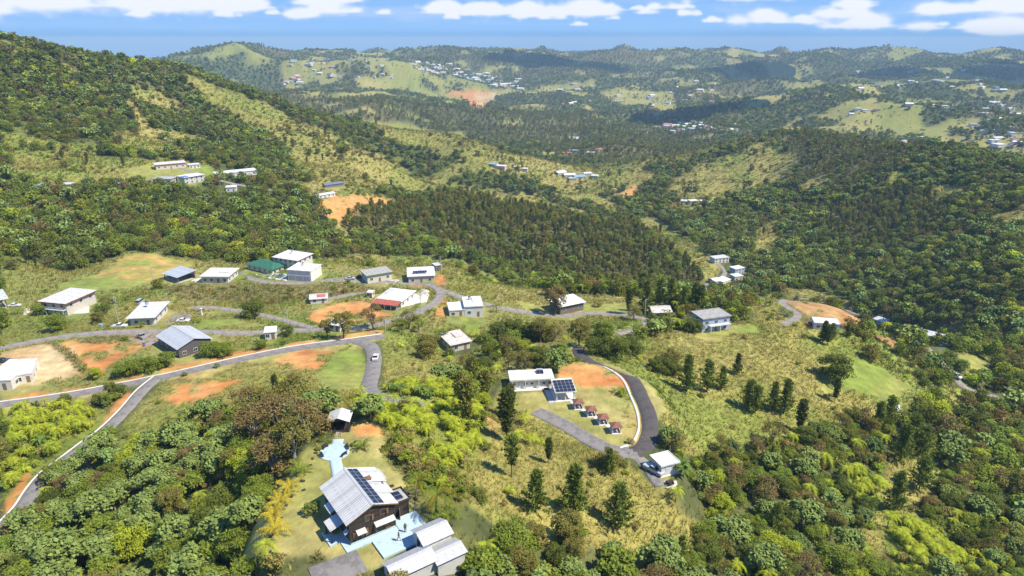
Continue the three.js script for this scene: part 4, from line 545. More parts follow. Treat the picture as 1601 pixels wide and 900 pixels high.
// trees that the photograph shows one by one: foot of the trunk in pixels, size
for (const a of [
  ['broadleaf_tree', 'round', 'dark', 1303, 597, 1.45], ['broadleaf_tree', 'round', 'dark', 398, 497, 1.15], ['broadleaf_tree', 'tall', 'olive', 538, 529, 1.0], ['broadleaf_tree', 'ragged', 'brown', 583, 515, 1.15], ['broadleaf_tree', 'tall', 'olive', 512, 527, 0.7], ['broadleaf_tree', 'tall', 'brown', 868, 492, 1.35], ['broadleaf_tree', 'ragged', 'olive', 990, 500, 0.9], ['broadleaf_tree', 'dome', 'dark', 1082, 519, 0.95], ['broadleaf_tree', 'round', 'mid', 62, 493, 0.65], ['broadleaf_tree', 'round', 'mid', 90, 518, 0.95], ['broadleaf_tree', 'round', 'olive', 155, 505, 0.6], ['broadleaf_tree', 'ragged', 'olive', 170, 485, 0.8],
  ['broadleaf_tree', 'dome', 'mid', 330, 555, 0.85], ['broadleaf_tree', 'dome', 'mid', 350, 556, 0.8], ['broadleaf_tree', 'dome', 'mid', 215, 582, 0.75], ['broadleaf_tree', 'dome', 'mid', 240, 578, 0.75], ['broadleaf_tree', 'round', 'mid', 195, 588, 0.7], ['broadleaf_tree', 'round', 'mid', 262, 572, 0.7], ['broadleaf_tree', 'round', 'lime', 150, 592, 0.5], ['broadleaf_tree', 'round', 'mid', 410, 545, 0.5], ['broadleaf_tree', 'round', 'dark', 450, 525, 0.55], ['broadleaf_tree', 'ragged', 'olive', 640, 515, 0.9], ['broadleaf_tree', 'ragged', 'mid', 625, 520, 0.8], ['broadleaf_tree', 'ragged', 'mid', 690, 535, 0.75], ['broadleaf_tree', 'ragged', 'mid', 655, 520, 0.75],
  ['broadleaf_tree', 'ragged', 'brown', 400, 695, 1.35], ['broadleaf_tree', 'ragged', 'brown', 440, 690, 1.4], ['broadleaf_tree', 'ragged', 'brown', 482, 690, 1.3], ['broadleaf_tree', 'ragged', 'brown', 430, 745, 1.2], ['broadleaf_tree', 'ragged', 'olive', 470, 655, 1.3], ['broadleaf_tree', 'ragged', 'brown', 392, 650, 1.2], ['broadleaf_tree', 'round', 'olive', 430, 655, 1.2], ['broadleaf_tree', 'ragged', 'olive', 462, 715, 1.1], ['broadleaf_tree', 'dome', 'dark', 960, 560, 1.2], ['broadleaf_tree', 'dome', 'dark', 985, 552, 1.0], ['broadleaf_tree', 'dome', 'dark', 930, 552, 0.9], ['broadleaf_tree', 'tall', 'olive', 905, 540, 1.1], ['broadleaf_tree', 'dome', 'dark', 1030, 580, 0.9], ['broadleaf_tree', 'dome', 'dark', 1052, 585, 0.8], ['broadleaf_tree', 'round', 'dark', 840, 570, 0.9], ['broadleaf_tree', 'tall', 'olive', 845, 535, 1.0],
  ['pine_tree', 'cone', 'pine', 838, 797, 1.19], ['pine_tree', 'cone', 'pine', 897, 806, 1.45], ['pine_tree', 'coneB', 'pine', 966, 828, 1.34], ['pine_tree', 'cone', 'pine', 952, 741, 0.77], ['pine_tree', 'column', 'pineDark', 792, 690, 1.29], ['pine_tree', 'column', 'pineDark', 798, 650, 0.84], ['pine_tree', 'columnB', 'pine', 800, 745, 0.95], ['pine_tree', 'column', 'pineOlive', 730, 665, 1.18], ['pine_tree', 'column', 'pineOlive', 720, 640, 1.01], ['pine_tree', 'columnB', 'pineOlive', 758, 632, 1.12], ['pine_tree', 'columnB', 'pineOlive', 738, 610, 1.01],
  ['pine_tree', 'cone', 'pine', 1073, 612, 1.53], ['pine_tree', 'coneB', 'pine', 1105, 612, 1.37], ['pine_tree', 'cone', 'pine', 1128, 608, 1.05], ['pine_tree', 'coneB', 'pine', 1168, 640, 1.31], ['pine_tree', 'coneB', 'pine', 1180, 645, 1.13], ['pine_tree', 'cone', 'pine', 1225, 645, 1.37], ['pine_tree', 'cone', 'pine', 1207, 642, 1.19], ['pine_tree', 'cone', 'pineDark', 1152, 585, 0.93], ['pine_tree', 'cone', 'pineDark', 1286, 535, 1.14], ['pine_tree', 'coneB', 'pine', 1300, 532, 0.93], ['pine_tree', 'cone', 'pineDark', 1324, 527, 0.69], ['pine_tree', 'cone', 'pine', 1405, 720, 1.63], ['pine_tree', 'coneB', 'pine', 1420, 705, 1.75], ['pine_tree', 'cone', 'pine', 1398, 800, 1.45], ['pine_tree', 'coneB', 'pine', 1440, 715, 1.39], ['pine_tree', 'coneB', 'pine', 1436, 765, 1.47], ['pine_tree', 'cone', 'pine', 1370, 675, 1.33], ['pine_tree', 'coneB', 'pine', 1385, 668, 1.33],
  ['pine_tree', 'cone', 'pine', 1010, 485, 1.6], ['pine_tree', 'coneB', 'pine', 1030, 478, 1.5], ['pine_tree', 'cone', 'pine', 1048, 482, 1.63], ['pine_tree', 'coneB', 'pine', 1068, 485, 1.45], ['pine_tree', 'cone', 'pine', 1085, 486, 1.6], ['pine_tree', 'cone', 'pine', 1095, 488, 1.52], ['pine_tree', 'column', 'pineDark', 982, 490, 1.01],
  ['palm_tree', 'palmShort', 'palmY', 424, 838, 1.05], ['palm_tree', 'palmShort', 'palmY', 433, 813, 0.9], ['palm_tree', 'palmShort', 'palmY', 441, 790, 0.95], ['palm_tree', 'palmShort', 'palmY', 452, 768, 0.95], ['palm_tree', 'palmShort', 'palmG', 463, 744, 1.0], ['palm_tree', 'palm', 'palmG', 650, 778, 0.9], ['palm_tree', 'palm', 'palmG', 682, 803, 1.05], ['palm_tree', 'palmShort', 'palmG', 706, 812, 1.1], ['palm_tree', 'palmShort', 'palmG', 571, 702, 0.8], ['palm_tree', 'palm', 'palmG', 776, 490, 0.8], ['palm_tree', 'palm', 'palmG', 1045, 505, 0.95], ['palm_tree', 'palm', 'palmG', 1040, 494, 0.7], ['palm_tree', 'palmShort', 'palmG', 1232, 495, 1.1], ['palm_tree', 'palmShort', 'palmG', 1110, 486, 1.0], ['palm_tree', 'palmShort', 'palmG', 28, 490, 1.0], ['palm_tree', 'palmShort', 'palmG', 960, 612, 0.5], ['palm_tree', 'palmShort', 'palmG', 623, 478, 0.6], ['palm_tree', 'palm', 'palmG', 1392, 515, 0.6],
  ['broadleaf_tree', 'round', 'mid', 98, 748, 0.7], ['broadleaf_tree', 'bigleafB', 'silver', 122, 742, 0.6], ['broadleaf_tree', 'round', 'olive', 80, 752, 0.6], ['banana_plant', 'banana', 'banana', 1064, 737, 1.2], ['banana_plant', 'banana', 'banana', 1068, 745, 1.1], ['banana_plant', 'banana', 'banana', 625, 614, 1.0], ['banana_plant', 'banana', 'banana', 640, 616, 1.1], ['banana_plant', 'banana', 'banana', 658, 618, 1.0], ['banana_plant', 'banana', 'banana', 612, 612, 0.9], ['banana_plant', 'banana', 'banana', 672, 622, 1.0], ['banana_plant', 'banana', 'banana', 172, 682, 1.1], ['banana_plant', 'banana', 'banana', 160, 696, 1.1], ['banana_plant', 'banana', 'banana', 130, 712, 1.0], ['banana_plant', 'banana', 'banana', 70, 700, 1.2],
  ['shrub', 'bush', 'bushLime', 972, 617, 1.0], ['shrub', 'bush', 'bushDry', 985, 693, 0.7], ['shrub', 'bush', 'bushLime', 519, 832, 0.75], ['shrub', 'bushB', 'bush', 490, 803, 1.2], ['shrub', 'bush', 'bush', 515, 692, 0.4], ['shrub', 'bush', 'bush', 508, 698, 0.35], ['shrub', 'bush', 'bush', 497, 703, 0.4], ['shrub', 'bush', 'bush', 552, 697, 0.4], ['shrub', 'bush', 'bush', 940, 722, 0.6], ['shrub', 'bushB', 'bush', 303, 505, 0.8], ['shrub', 'bushB', 'bush', 222, 512, 1.1], ['shrub', 'bush', 'bushLime', 312, 504, 0.8], ['shrub', 'bush', 'bushDry', 934, 480, 1.4],
  ['shrub', 'bushB', 'bush', 340, 575, 0.7], ['shrub', 'bush', 'bush', 289, 587, 0.6], ['tree_fern', 'fern', 'fern', 742, 675, 1.0], ['tree_fern', 'fern', 'fern', 812, 690, 1.0], ['tree_fern', 'fern', 'fern', 830, 695, 1.0], ['tree_fern', 'fernLow', 'fern', 845, 695, 1.0], ['tree_fern', 'fern', 'fern', 820, 662, 1.0],
]) plantAt(...a);
console.log('shapes ready');
// ---- woods, thickets and scattered growth
const HX0 = -25.4, HZ0 = -94.95, clear = [];                                     // keep-clear discs round buildings and the ground before them
for (const h of HOUSES) { const R = Math.hypot(h.w, h.d) / 2 + 1.5, d = Math.hypot(h.x, h.z), k = Math.min(9, 0.02 * d); clear.push([h.x, h.z, R + 1], [h.x - h.x / d * (R + k * 0.4), h.z - h.z / d * (R + k * 0.4), R * 0.75]); }
clear.push([HX0, HZ0, 9.5], [HX0 + 7, HZ0 + 5, 7], [HX0 + 9, HZ0 + 9, 4.5], [-15.4, -82.6, 4.5], [-11.7, -87.4, 3.5], [-10, -85, 3], [-13.3, -79.6, 3], [PLAZA.x, PLAZA.z, 15], [HUT.x, HUT.z, 6]); for (const [x, y, r] of [[815, 612, 7], [840, 608, 7], [865, 612, 7], [800, 630, 6], [1460, 545, 9], [1430, 530, 6], [1375, 516, 5]]) { const p = pix(x, y); clear.push([p.x, p.z, r]); }
for (const p of plants) if (p.must) clear.push([p.x, p.z, WIDE[p.shape] * p.s * (p.kind === 'palm_tree' ? 1.4 : 0.45)]);
const isClear = (x, z, r) => { for (const c of clear) if ((x - c[0]) ** 2 + (z - c[1]) ** 2 < (c[2] + r * 0.6) ** 2) return false; return true; };
const pick = (R, list) => { let t = R() * list.reduce((s, e) => s + e[0], 0); for (const e of list) { t -= e[0]; if (t <= 0) return e; } return list[0]; };
const B = 'broadleaf_tree', P = 'pine_tree', Fe = 'tree_fern', Sh = 'shrub';
const MIX = {
  F: [0.95, [20, B, 'round', 'dark'], [26, B, 'dome', 'mid'], [9, B, 'tall', 'dark'], [12, B, 'tall', 'mid'], [9, B, 'ragged', 'olive'], [6, B, 'ragged', 'brown'], [9, B, 'bigleaf', 'silver'], [5, B, 'bigleafB', 'mid'], [6, B, 'round', 'lime'], [2, Fe, 'fernB', 'fernDeep']],
  Fnear: [0.97, [16, B, 'bigleaf', 'silver'], [14, B, 'bigleafB', 'silver'], [10, B, 'bigleafB', 'mid'], [12, B, 'dome', 'mid'], [10, B, 'round', 'dark'], [7, B, 'ragged', 'brown'], [5, B, 'tall', 'olive'], [8, Fe, 'fernB', 'fern'], [4, B, 'round', 'lime'], [7, Sh, 'bushB', 'bush']],
  Fravine: [0.97, [12, B, 'bigleaf', 'silver'], [18, B, 'dome', 'mid'], [16, B, 'round', 'dark'], [10, B, 'ragged', 'olive'], [8, B, 'ragged', 'brown'], [5, P, 'coneB', 'pine'], [12, Fe, 'fernB', 'fern'], [6, Fe, 'fern', 'fernDeep'], [8, Sh, 'bushB', 'bush'], [3, B, 'round', 'lime']],
  Fedge: [0.95, [26, Sh, 'bushB', 'bush'], [20, Sh, 'bush', 'bushDry'], [10, B, 'round', 'olive'], [8, 'palm_tree', 'palmShort', 'palmG'], [6, Fe, 'fern', 'fern'], [8, B, 'ragged', 'brown']],
  P: [0.95, [40, P, 'column', 'pineOlive'], [22, P, 'columnB', 'pineOlive'], [12, P, 'column', 'pineDark'], [14, B, 'round', 'dark'], [12, B, 'ragged', 'olive'], [8, B, 'tall', 'mid']],
  G: [0.14, [20, Sh, 'bush', 'bush'], [44, Sh, 'bushB', 'bushDry'], [10, Sh, 'bush', 'bushLime'], [8, Fe, 'fernLow', 'fern'], [5, B, 'round', 'olive'], [5, P, 'column', 'pineDark']],
  V: [0.10, [30, Sh, 'bush', 'bush'], [34, Sh, 'bushB', 'bushDry'], [12, Sh, 'bush', 'bushLime'], [8, Fe, 'fernLow', 'fern'], [4, B, 'round', 'mid']],
  Vwild: [0.62, [20, Sh, 'bush', 'bush'], [16, Sh, 'bushB', 'bushDry'], [10, Sh, 'bush', 'bushLime'], [16, Fe, 'fern', 'fern'], [14, B, 'dome', 'dark'], [12, B, 'ragged', 'olive'], [8, B, 'round', 'mid']],
  Y: [0.97, [44, Fe, 'fern', 'fern'], [22, Fe, 'fernLow', 'fern'], [22, Fe, 'fernB', 'fern'], [6, Fe, 'fernB', 'fernDeep'], [1.5, B, 'round', 'olive'], [1, B, 'ragged', 'brown'], [6, Sh, 'bushB', 'bushLime']],
  B: [0.40, [50, Sh, 'bush', 'bush'], [40, Sh, 'bush', 'bushDry']],
};
{
  const R = rng(2024);
  for (const [r0, r1, cell, sc] of [[62, 230, 4.3, 0.72], [230, 430, 4.7, 0.82], [430, 900, 5.4, 0.92], [900, 1700, 7.4, 1.0], [1700, 3200, 11, 1.15], [3200, 6600, 15, 1.35]]) {
    const ext = Math.ceil(r1 / cell);
    for (let a = -ext; a <= ext; a++) for (let b = 0; b <= ext; b++) {
      const x = (a + (hash2(a * 3 + 1, b + cell * 97) - 0.5) * 0.95) * cell, z = -(b + (hash2(a, b * 5 + cell * 31) - 0.5) * 0.95) * cell, d = Math.hypot(x, z);
      if (d < r0 || d >= r1 || Math.abs(Math.atan2(x, -z)) > (d < 900 ? 43 : 40) * D2R) continue;
      let k = coverAt(x, z); const q = fbm(x / (cell * 7) + 2, z / (cell * 7) + 5, 3);
      if (k === 'F' && d < 200) k = x < 25 ? 'Fnear' : 'Fravine'; else if (k === 'F' && d < 330 && x > 60) k = 'Fravine';
      if (k === 'V') { const pz = project(x, ground(x, z), z); if (pz[1] > 520 && pz[0] > 700) k = 'Vwild'; }
      const m = MIX[k]; if (!m) continue;
      let dens = m[0]; if (k === 'G' || k === 'V') dens *= d > 430 ? 3.0 * sstep(0.38, 0.66, q) + 0.25 : 2.4 * sstep(0.42, 0.66, q) + 0.12;
      if (R() > dens) continue;
      const e = pick(R, m.slice(1)), s = sc * (0.55 + 0.45 * R() + 0.55 * R() * R()) * (e[1] === Sh && d > 430 ? 1.5 : 1) * (k === 'Fedge' && e[1] === B ? 0.5 : 1) * (e[1] === Fe ? 1.25 : 1);
      const w = WIDE[e[2]] * s; if (d < 900 && (roadNear(x, z) < 0.6 + w * (e[1] === Sh ? 0.9 : 0.75) || !isClear(x, z, w))) continue;
      if (d < 340 && e[1] !== Sh) { let hide = false; for (const k of [3, 6, 9]) if (k < TALL[e[2]] * s * 1.3 && roadNear(x + x / d * k, z + z / d * k) < 0.4) hide = true; if (hide && R() < 0.9) continue; }
      if (d < 250) { const c1 = coverAt(x + w * 0.7, z), c2 = coverAt(x - w * 0.7, z), c3 = coverAt(x, z + w * 0.7); if ('LNSDXC'.includes(c1) || 'LNSDXC'.includes(c2) || 'LNSDXC'.includes(c3)) { if (R() < 0.8) continue; } }
      plant(e[1], e[2], e[3], x, z, s);
      if (k === 'Fedge') for (let q = 0; q < 4; q++) { const u = x + (R() - 0.5) * cell * 1.2, v = z + (R() - 0.5) * cell * 1.2; if (coverAt(u, v) === 'Fedge' && isClear(u, v, 0.5)) plant(Sh, R() < 0.5 ? 'bush' : 'bushB', R() < 0.3 ? 'bushDry' : R() < 0.2 ? 'bushLime' : 'bush', u, v, 0.6 + 0.6 * R()); }
      if (k === 'Y') for (let q = 0; q < 2; q++) { const u = x + (R() - 0.5) * cell * 1.3, v = z + (R() - 0.5) * cell * 1.3; if (coverAt(u, v) === 'Y' && roadNear(u, v) > 2 && isClear(u, v, 1)) plant(Fe, R() < 0.5 ? 'fernLow' : 'fern', 'fern', u, v, 0.8 + 0.5 * R()); }
      if ((k[0] === 'F' || k === 'Y') && d < 330 && R() < 0.75) { const u = x + (R() - 0.5) * cell, v = z + (R() - 0.5) * cell; if (roadNear(u, v) > 1.8 && isClear(u, v, 1) && !'LSDX'.includes(coverAt(u, v))) plant(Sh, R() < 0.5 ? 'bush' : 'bushB', R() < 0.2 ? 'bushLime' : R() < 0.25 ? 'bushDry' : 'bush', u, v, 0.8 + 0.8 * R()); }
    }
  }
}
console.log('plants', plants.length);
// ---- which of them show: the 300 largest of each kind stand as things of their own, the rest as a mass
const ZONES = [[[250, 760], 'in the wood below the timber house'], [[60, 690], 'on the bank across the narrow kerbed road'], [[640, 670], 'in the thicket behind the timber house'], [[880, 770], 'on the grassy slope below the picnic lawn'], [[800, 870], 'in the wood beside the metal-roofed outbuildings'], [[1200, 760], 'in the ravine wood beyond the small white hut'], [[1450, 800], 'around the clearing in the ravine'], [[1160, 600], 'on the grassy hill below the light blue house'], [[950, 550], 'above the looping dark road'], [[660, 570], 'on the grassy bank by the road junction'], [[350, 560], 'in the hedges above the kerbed hillside road'], [[350, 480], 'around the village houses'], [[800, 470], 'along the ridge road'], [[1290, 520], 'near the hairpin road'], [[1450, 560], 'along the valley lane'], [[800, 380], 'on the pine hill behind the village'], [[250, 350], 'in the wood behind the village'], [[1400, 430], 'on the broad wooded hillside beyond the hairpin road'], [[250, 180], 'on the high hill above the hillside houses'], [[650, 250], 'on the grassy spurs of the high hill'], [[620, 380], 'at the foot of the pine hill'], [[790, 320], 'around the grassy crest of the pine hill'], [[560, 340], 'below the orange clearing'], [[960, 360], 'near the crest end of the pine hill'], [[1060, 440], 'behind the ridge road fork'], [[900, 420], 'above the ravine behind the ridge road'], [[700, 340], 'high on the pine hill'], [[450, 380], 'in the wood behind the green-roofed house'], [[60, 350], 'in the wood behind the dark carport'], [[150, 850], 'deep in the silvery wood'], [[330, 700], 'at the upper edge of the silvery wood'], [[430, 690], 'in the brown grove beside the garden path'], [[1080, 730], 'just beyond the small white hut'], [[1560, 700], 'in the ravine below the valley lane'], [[1320, 880], 'at the foot of the ravine clearing'], [[980, 870], 'at the foot of the grassy slope'], [[720, 630], 'beside the picnic lawn drive'], [[560, 630], 'by the garden pavilion'], [[860, 365], 'halfway up the pine hill behind the ridge road'], [[980, 400], 'on the shoulder of the pine hill'], [[760, 375], 'on the middle slope of the pine hill'], [[660, 350], 'on the pine hill above the mossy-roofed house'], [[1020, 440], 'low on the pine hill behind the yellow-walled house'], [[1070, 425], 'at the grassy end of the pine hill']].map(([[x, y], t]) => { const p = march(ground, x, y); return [p.x, p.z, t]; });
const zoneOf = (x, z) => { let b = 1e9, t = ''; for (const q of ZONES) { const e = Math.hypot(x - q[0], z - q[1]) / (Math.hypot(q[0], q[1])); if (e < b) { b = e; t = q[2]; } } return t; };
function seen(x, y, z) { const p = project(x, y, z); if (p[2] < 0 || p[0] < -5 || p[0] > 1606 || p[1] < -5 || p[1] > 915) return false; const d = Math.hypot(x, z); for (let t = 0.35; t < 0.985; t += 0.012) if (lerp(EYE, y, t) < ground(x * t, z * t)) return false; return true; }
const lean = new THREE.Matrix4(), spin = new THREE.Quaternion(), eul = new THREE.Euler();
for (const p of plants) { p.y = ground(p.x, p.z) - 0.05; p.d = Math.hypot(p.x, p.z); p.size = TALL[p.shape] * p.s / p.d; }
const protos = new Map();
function proto(kind, shape, look, lod) {
  const k = [shape, look, lod].join(); if (protos.has(k)) return protos.get(k);
  const S = SHAPE[shape][Math.min(lod, SHAPE[shape].length - 1)], g = new THREE.Group();
  part(kind === 'tree_fern' || kind === 'palm_tree' ? 'fronds' : kind === 'banana_plant' ? 'leaves' : kind === 'shrub' ? 'foliage' : 'crown', S.crown, LOOK[look][0], g); part(kind === 'shrub' ? 'stem' : 'trunk', S.trunk, shape === 'ragged' || shape.startsWith('bigleaf') ? barkGrey : barkDark, g);
  protos.set(k, g); return g;
}
for (const kind of Object.keys(KIND)) {
  const all = plants.filter(p => p.kind === kind).sort((a, b) => (b.must - a.must) || (b.size - a.size)), rest = []; let n = 0;
  for (const p of all) {
    if (n < 300 && p.d < 1400 && seen(p.x, p.y + TALL[p.shape] * p.s * 0.75, p.z)) {
      const o = proto(kind, p.shape, p.look, p.d < 240 || (p.must && p.d < 400) ? 0 : 1).clone(); o.name = numbered(kind); o.position.set(p.x, p.y, p.z); o.rotation.set(p.tilt, p.rot, 0); o.scale.set(p.s, p.s * (0.92 + 0.16 * hash2(n, 5)), p.s);
      let t = (p.s * (p.d > 430 ? 0.85 : 1) < 0.72 ? 'small ' : p.s * (p.d > 430 ? 0.85 : 1) > 1.05 ? 'large ' : '') + LOOK[p.look][1] + ' ' + zoneOf(p.x, p.z); if (t.split(' ').length > 16) t = t.replace(/^(small|large) /, '').replace('with spreading fronds ', ''); o.userData = { label: t, category: KIND[kind], group: t }; scene.add(o); n++;
    } else rest.push(p);
  }
  console.log(kind, n, rest.length);
  if (!rest.length) continue;
  const by = new Map(); for (const p of rest) { const lod = p.d < 230 ? 0 : p.d < 800 ? 1 : 2, k = [p.shape, p.look, lod].join(); (by.get(k) ?? by.set(k, []).get(k)).push(p); }
  const NAME = { broadleaf_tree: ['broadleaf_woodland', 'mass of broadleaf trees covering hills and ravines'], pine_tree: ['pine_woodland', 'mass of pines covering the hills behind the village'], tree_fern: ['fern_thicket', 'mass of yellow-green ferns covering the slopes'], shrub: ['undergrowth', 'mass of bushes under the trees and over the slopes'], palm_tree: ['palm_grove', 'palms'], banana_plant: ['banana_grove', 'banana plants'] }[kind];
  const mass = new THREE.Group(); mass.name = NAME[0]; mass.userData = { kind: 'stuff', label: NAME[1], category: 'vegetation' }; scene.add(mass);
  for (const [k, list] of by) {
    const [shape, look, lod] = k.split(','), S = SHAPE[shape][Math.min(+lod, SHAPE[shape].length - 1)], im = new THREE.InstancedMesh(S.crown, LOOK[look][0], list.length), c = new THREE.Color(), R = rng(list.length);
    im.name = shape.startsWith('bush') ? 'foliage' : 'crowns'; im.castShadow = im.receiveShadow = true; im.userData.kind = 'stuff';
    const tr = +lod < 1 && kind !== 'shrub' ? new THREE.InstancedMesh(S.trunk, barkDark, list.length) : null; if (tr) { tr.name = 'trunks'; tr.castShadow = true; tr.userData.kind = 'stuff'; }
    list.forEach((p, i) => { spin.setFromEuler(eul.set(p.tilt, p.rot, 0)); const s = p.s; lean.compose(V3(p.x, p.y, p.z), spin, V3(s, s * (0.85 + 0.3 * R()), s)); im.setMatrixAt(i, lean); if (tr) tr.setMatrixAt(i, lean); const m = 0.66 + 0.66 * R(), h = (R() - 0.47) * 0.26; im.setColorAt(i, c.setRGB(m * (1 + h), m, m * (1 - h))); });
    mass.add(im); if (tr) mass.add(tr);
  }
}
// ---- grass: tufts on open slopes
{
  const G1 = [grassTuft(61), grassTuft(62, 11, 1.1, 0.06, 0.3), grassTuft(63, 18, 0.5, 0.06, 0.45)], gm = leafMat('grass_blades', [1, 1, 1], 0.25), R = rng(99), lists = [[], [], []];
  for (const [r0, r1, cell] of [[62, 170, 0.95], [170, 300, 1.35], [300, 480, 2.0], [480, 760, 3.2], [760, 1250, 5.2]]) { const e = Math.ceil(r1 / cell); for (let a = -e; a <= e; a++) for (let b = 0; b <= e; b++) {
    const x = (a + (hash2(a + 7, b * 3 + cell * 51) - 0.5)) * cell, z = -(b + (hash2(a * 7, b + cell * 11) - 0.5)) * cell, d = Math.hypot(x, z); if (d < r0 || d >= r1 || Math.abs(Math.atan2(x, -z)) > 42 * D2R) continue;
    const k = coverAt(x, z); if (!('GVBYF'.includes(k) || k === 'Fedge') || ((k === 'F') && R() < 0.6) || (k === 'Y' && R() < 0.4)) { if (!('LND'.includes(k) && R() < (k === 'N' ? 0.5 : 0.16))) continue; }
    if (roadNear(x, z) < 0.5 || !isClear(x, z, -1.5)) continue;
    const q = fbm(x / 17 + 3, z / 17, 3), lush = sstep(0.50, 0.66, fbm(x / 37 + 8, z / 37 + 3, 4)), s = (k === 'L' || k === 'N' || k === 'D' ? 0.35 : 0.55 + 0.9 * q) * (0.7 + 0.6 * R()) * Math.max(1, Math.pow(d / 200, 0.8)), c = k === 'N' ? [0.2, 0.27, 0.04] : k === 'B' ? [0.21, 0.19, 0.06] : [lerp(0.315, 0.18, lush), lerp(0.290, 0.240, lush), lerp(0.078, 0.036, lush)];
    lists[k === 'L' || k === 'N' || k === 'D' ? 2 : R() < 0.6 ? 0 : 1].push([x, z, s, c]);
  } }
  const mass = new THREE.Group(); mass.name = 'grass'; mass.userData = { kind: 'stuff', label: 'tall straw-coloured and green grass over the open slopes', category: 'grass' }; scene.add(mass);
  lists.forEach((list, n) => { const im = new THREE.InstancedMesh(G1[n], gm, list.length), c = new THREE.Color(); im.name = 'grass_tufts'; im.userData.kind = 'stuff'; list.forEach(([x, z, s, col], i) => { spin.setFromEuler(eul.set(0, R() * 6.283, 0)); lean.compose(V3(x, ground(x, z), z), spin, V3(s * 1.2, s, s * 1.2)); im.setMatrixAt(i, lean); const m = 0.75 + 0.5 * R(); im.setColorAt(i, c.setRGB(col[0] * m, col[1] * m, col[2] * m)); }); mass.add(im); });
  console.log('tufts', lists.map(l => l.length).join(' '));
}

// ---------------------------------------------------------------- buildings
const tone = (c, map = null, rough = 0.9, metal = 0) => mat('paint_' + c.map(v => Math.round(v * 100)).join('_') + (map ?? '') + metal, c, rough, { ...(map ? { map: T[map] } : {}), metalness: metal });
const glassDark = mat('window_glass', [0.03, 0.04, 0.05], 0.12), frameWhite = mat('white_window_frame', [0.72, 0.72, 0.70], 0.6), solarGlass = mat('solar_glass', [0.018, 0.022, 0.04], 0.15), aluminium = mat('aluminium', [0.6, 0.61, 0.63], 0.4, { metalness: 0.6 }), tankBlack = mat('black_plastic', [0.03, 0.03, 0.035], 0.5);
// a corrugated metal sheet between four corners (a-b along the ridge, a-d down the slope)
function corrugated(a, b, c, d, pitch = 0.32, amp = 0.035) {
  const A = V3(...a), B2 = V3(...b), C = V3(...c), Dd = V3(...d), N = B2.clone().sub(A).cross(Dd.clone().sub(A)).normalize(); if (N.y < 0) N.negate();
  const n = Math.max(4, Math.round(A.distanceTo(B2) / pitch) * 4), pos = [], uv = [], idx = [], prof = [0, 1, 1, 0];
  for (let i = 0; i <= n; i++) { const t = i / n, o = prof[i % 4] * amp, p = A.clone().lerp(B2, t).addScaledVector(N, o), q = Dd.clone().lerp(C, t).addScaledVector(N, o); pos.push(p.x, p.y, p.z, q.x, q.y, q.z); uv.push(t * A.distanceTo(B2) / 4, 0, t * A.distanceTo(B2) / 4, A.distanceTo(Dd) / 4); }
  for (let i = 0; i < n; i++) { const k = i * 2; idx.push(k, k + 1, k + 2, k + 1, k + 3, k + 2); }
  const g = new THREE.BufferGeometry(); g.setAttribute('position', new THREE.Float32BufferAttribute(pos, 3)); g.setAttribute('uv', new THREE.Float32BufferAttribute(uv, 2)); g.setIndex(idx); const f = g.toNonIndexed(); f.computeVertexNormals(); return f;
}
function slopeRoof(g, type, w, d, h, over, m, corr, rise = null) {
  const W = w / 2 + over, D = d / 2 + over, mk = (pts) => corr && pts.length === 4 ? corrugated(...pts) : sheet(pts, 0.14);
  if (type === 'shed' || type === 'tilt') { const a = type === 'shed' ? 0.11 * d : 0.03 * d, y0 = h + 0.15, y1 = h + 0.15 + a; part('roof', mk([[-W, y1, -D], [W, y1, -D], [W, y0, D], [-W, y0, D]].reverse().map((p, i, q) => q[(i + 1) % 4])), m, g); if (a > 0.6) part('wall_infill', [sheet([[-w / 2, h, d / 2 - 0.05], [-w / 2, h, -d / 2 + 0.05], [-w / 2, h + a, -d / 2 + 0.05]], 0.1), sheet([[w / 2, h, -d / 2 + 0.05], [w / 2, h, d / 2 - 0.05], [w / 2, h + a, -d / 2 + 0.05]], 0.1), box(w - 0.1, a, 0.1, 0, h, -d / 2 + 0.1)], g.userData.wallMat, g); }
  if (type === 'gable') { const r = rise ?? 0.17 * d, yb = h - r * over / (d / 2) + 0.06, yt = h + r + 0.06; for (const s of [-1, 1]) part('roof_slope', s > 0 ? mk([[-W, yt, 0], [-W, yb, D], [W, yb, D], [W, yt, 0]].map((p, i, q) => [q[0], q[3], q[2], q[1]][i]).reverse().map((p, i, q) => q[(i + 3) % 4])) : mk([[W, yt, 0], [W, yb, -D], [-W, yb, -D], [-W, yt, 0]].map((p, i, q) => [q[0], q[3], q[2], q[1]][i]).reverse().map((p, i, q) => q[(i + 3) % 4])), m, g); part('ridge_cap', box(2 * W, 0.08, 0.4, 0, yt - 0.01, 0), m, g); for (const s of [-1, 1]) part('gable', sheet(s > 0 ? [[w / 2, h, d / 2], [w / 2, h, -d / 2], [w / 2, h + r - 0.05, 0]] : [[-w / 2, h, -d / 2], [-w / 2, h, d / 2], [-w / 2, h + r - 0.05, 0]], 0.12), g.userData.wallMat, g); }
  if (type === 'hip') { const r = 0.20 * Math.min(w, d), q = Math.max(0.05, (W - D)), yt = h + r + 0.1, yb = h + 0.05, e = W > D ? [q, 0] : [0.05, 0], P = W > D ? [[-q, yt, 0], [q, yt, 0]] : [[-0.05, yt, 0], [0.05, yt, 0]];
    const S = [[[-W, yb, D], [W, yb, D], P[1], P[0]], [[W, yb, -D], [-W, yb, -D], P[0], P[1]], [[W, yb, D], [W, yb, -D], P[1]], [[-W, yb, -D], [-W, yb, D], P[0]]]; for (const s of S) part('roof_slope', sheet(s, 0.12), m, g); }
}
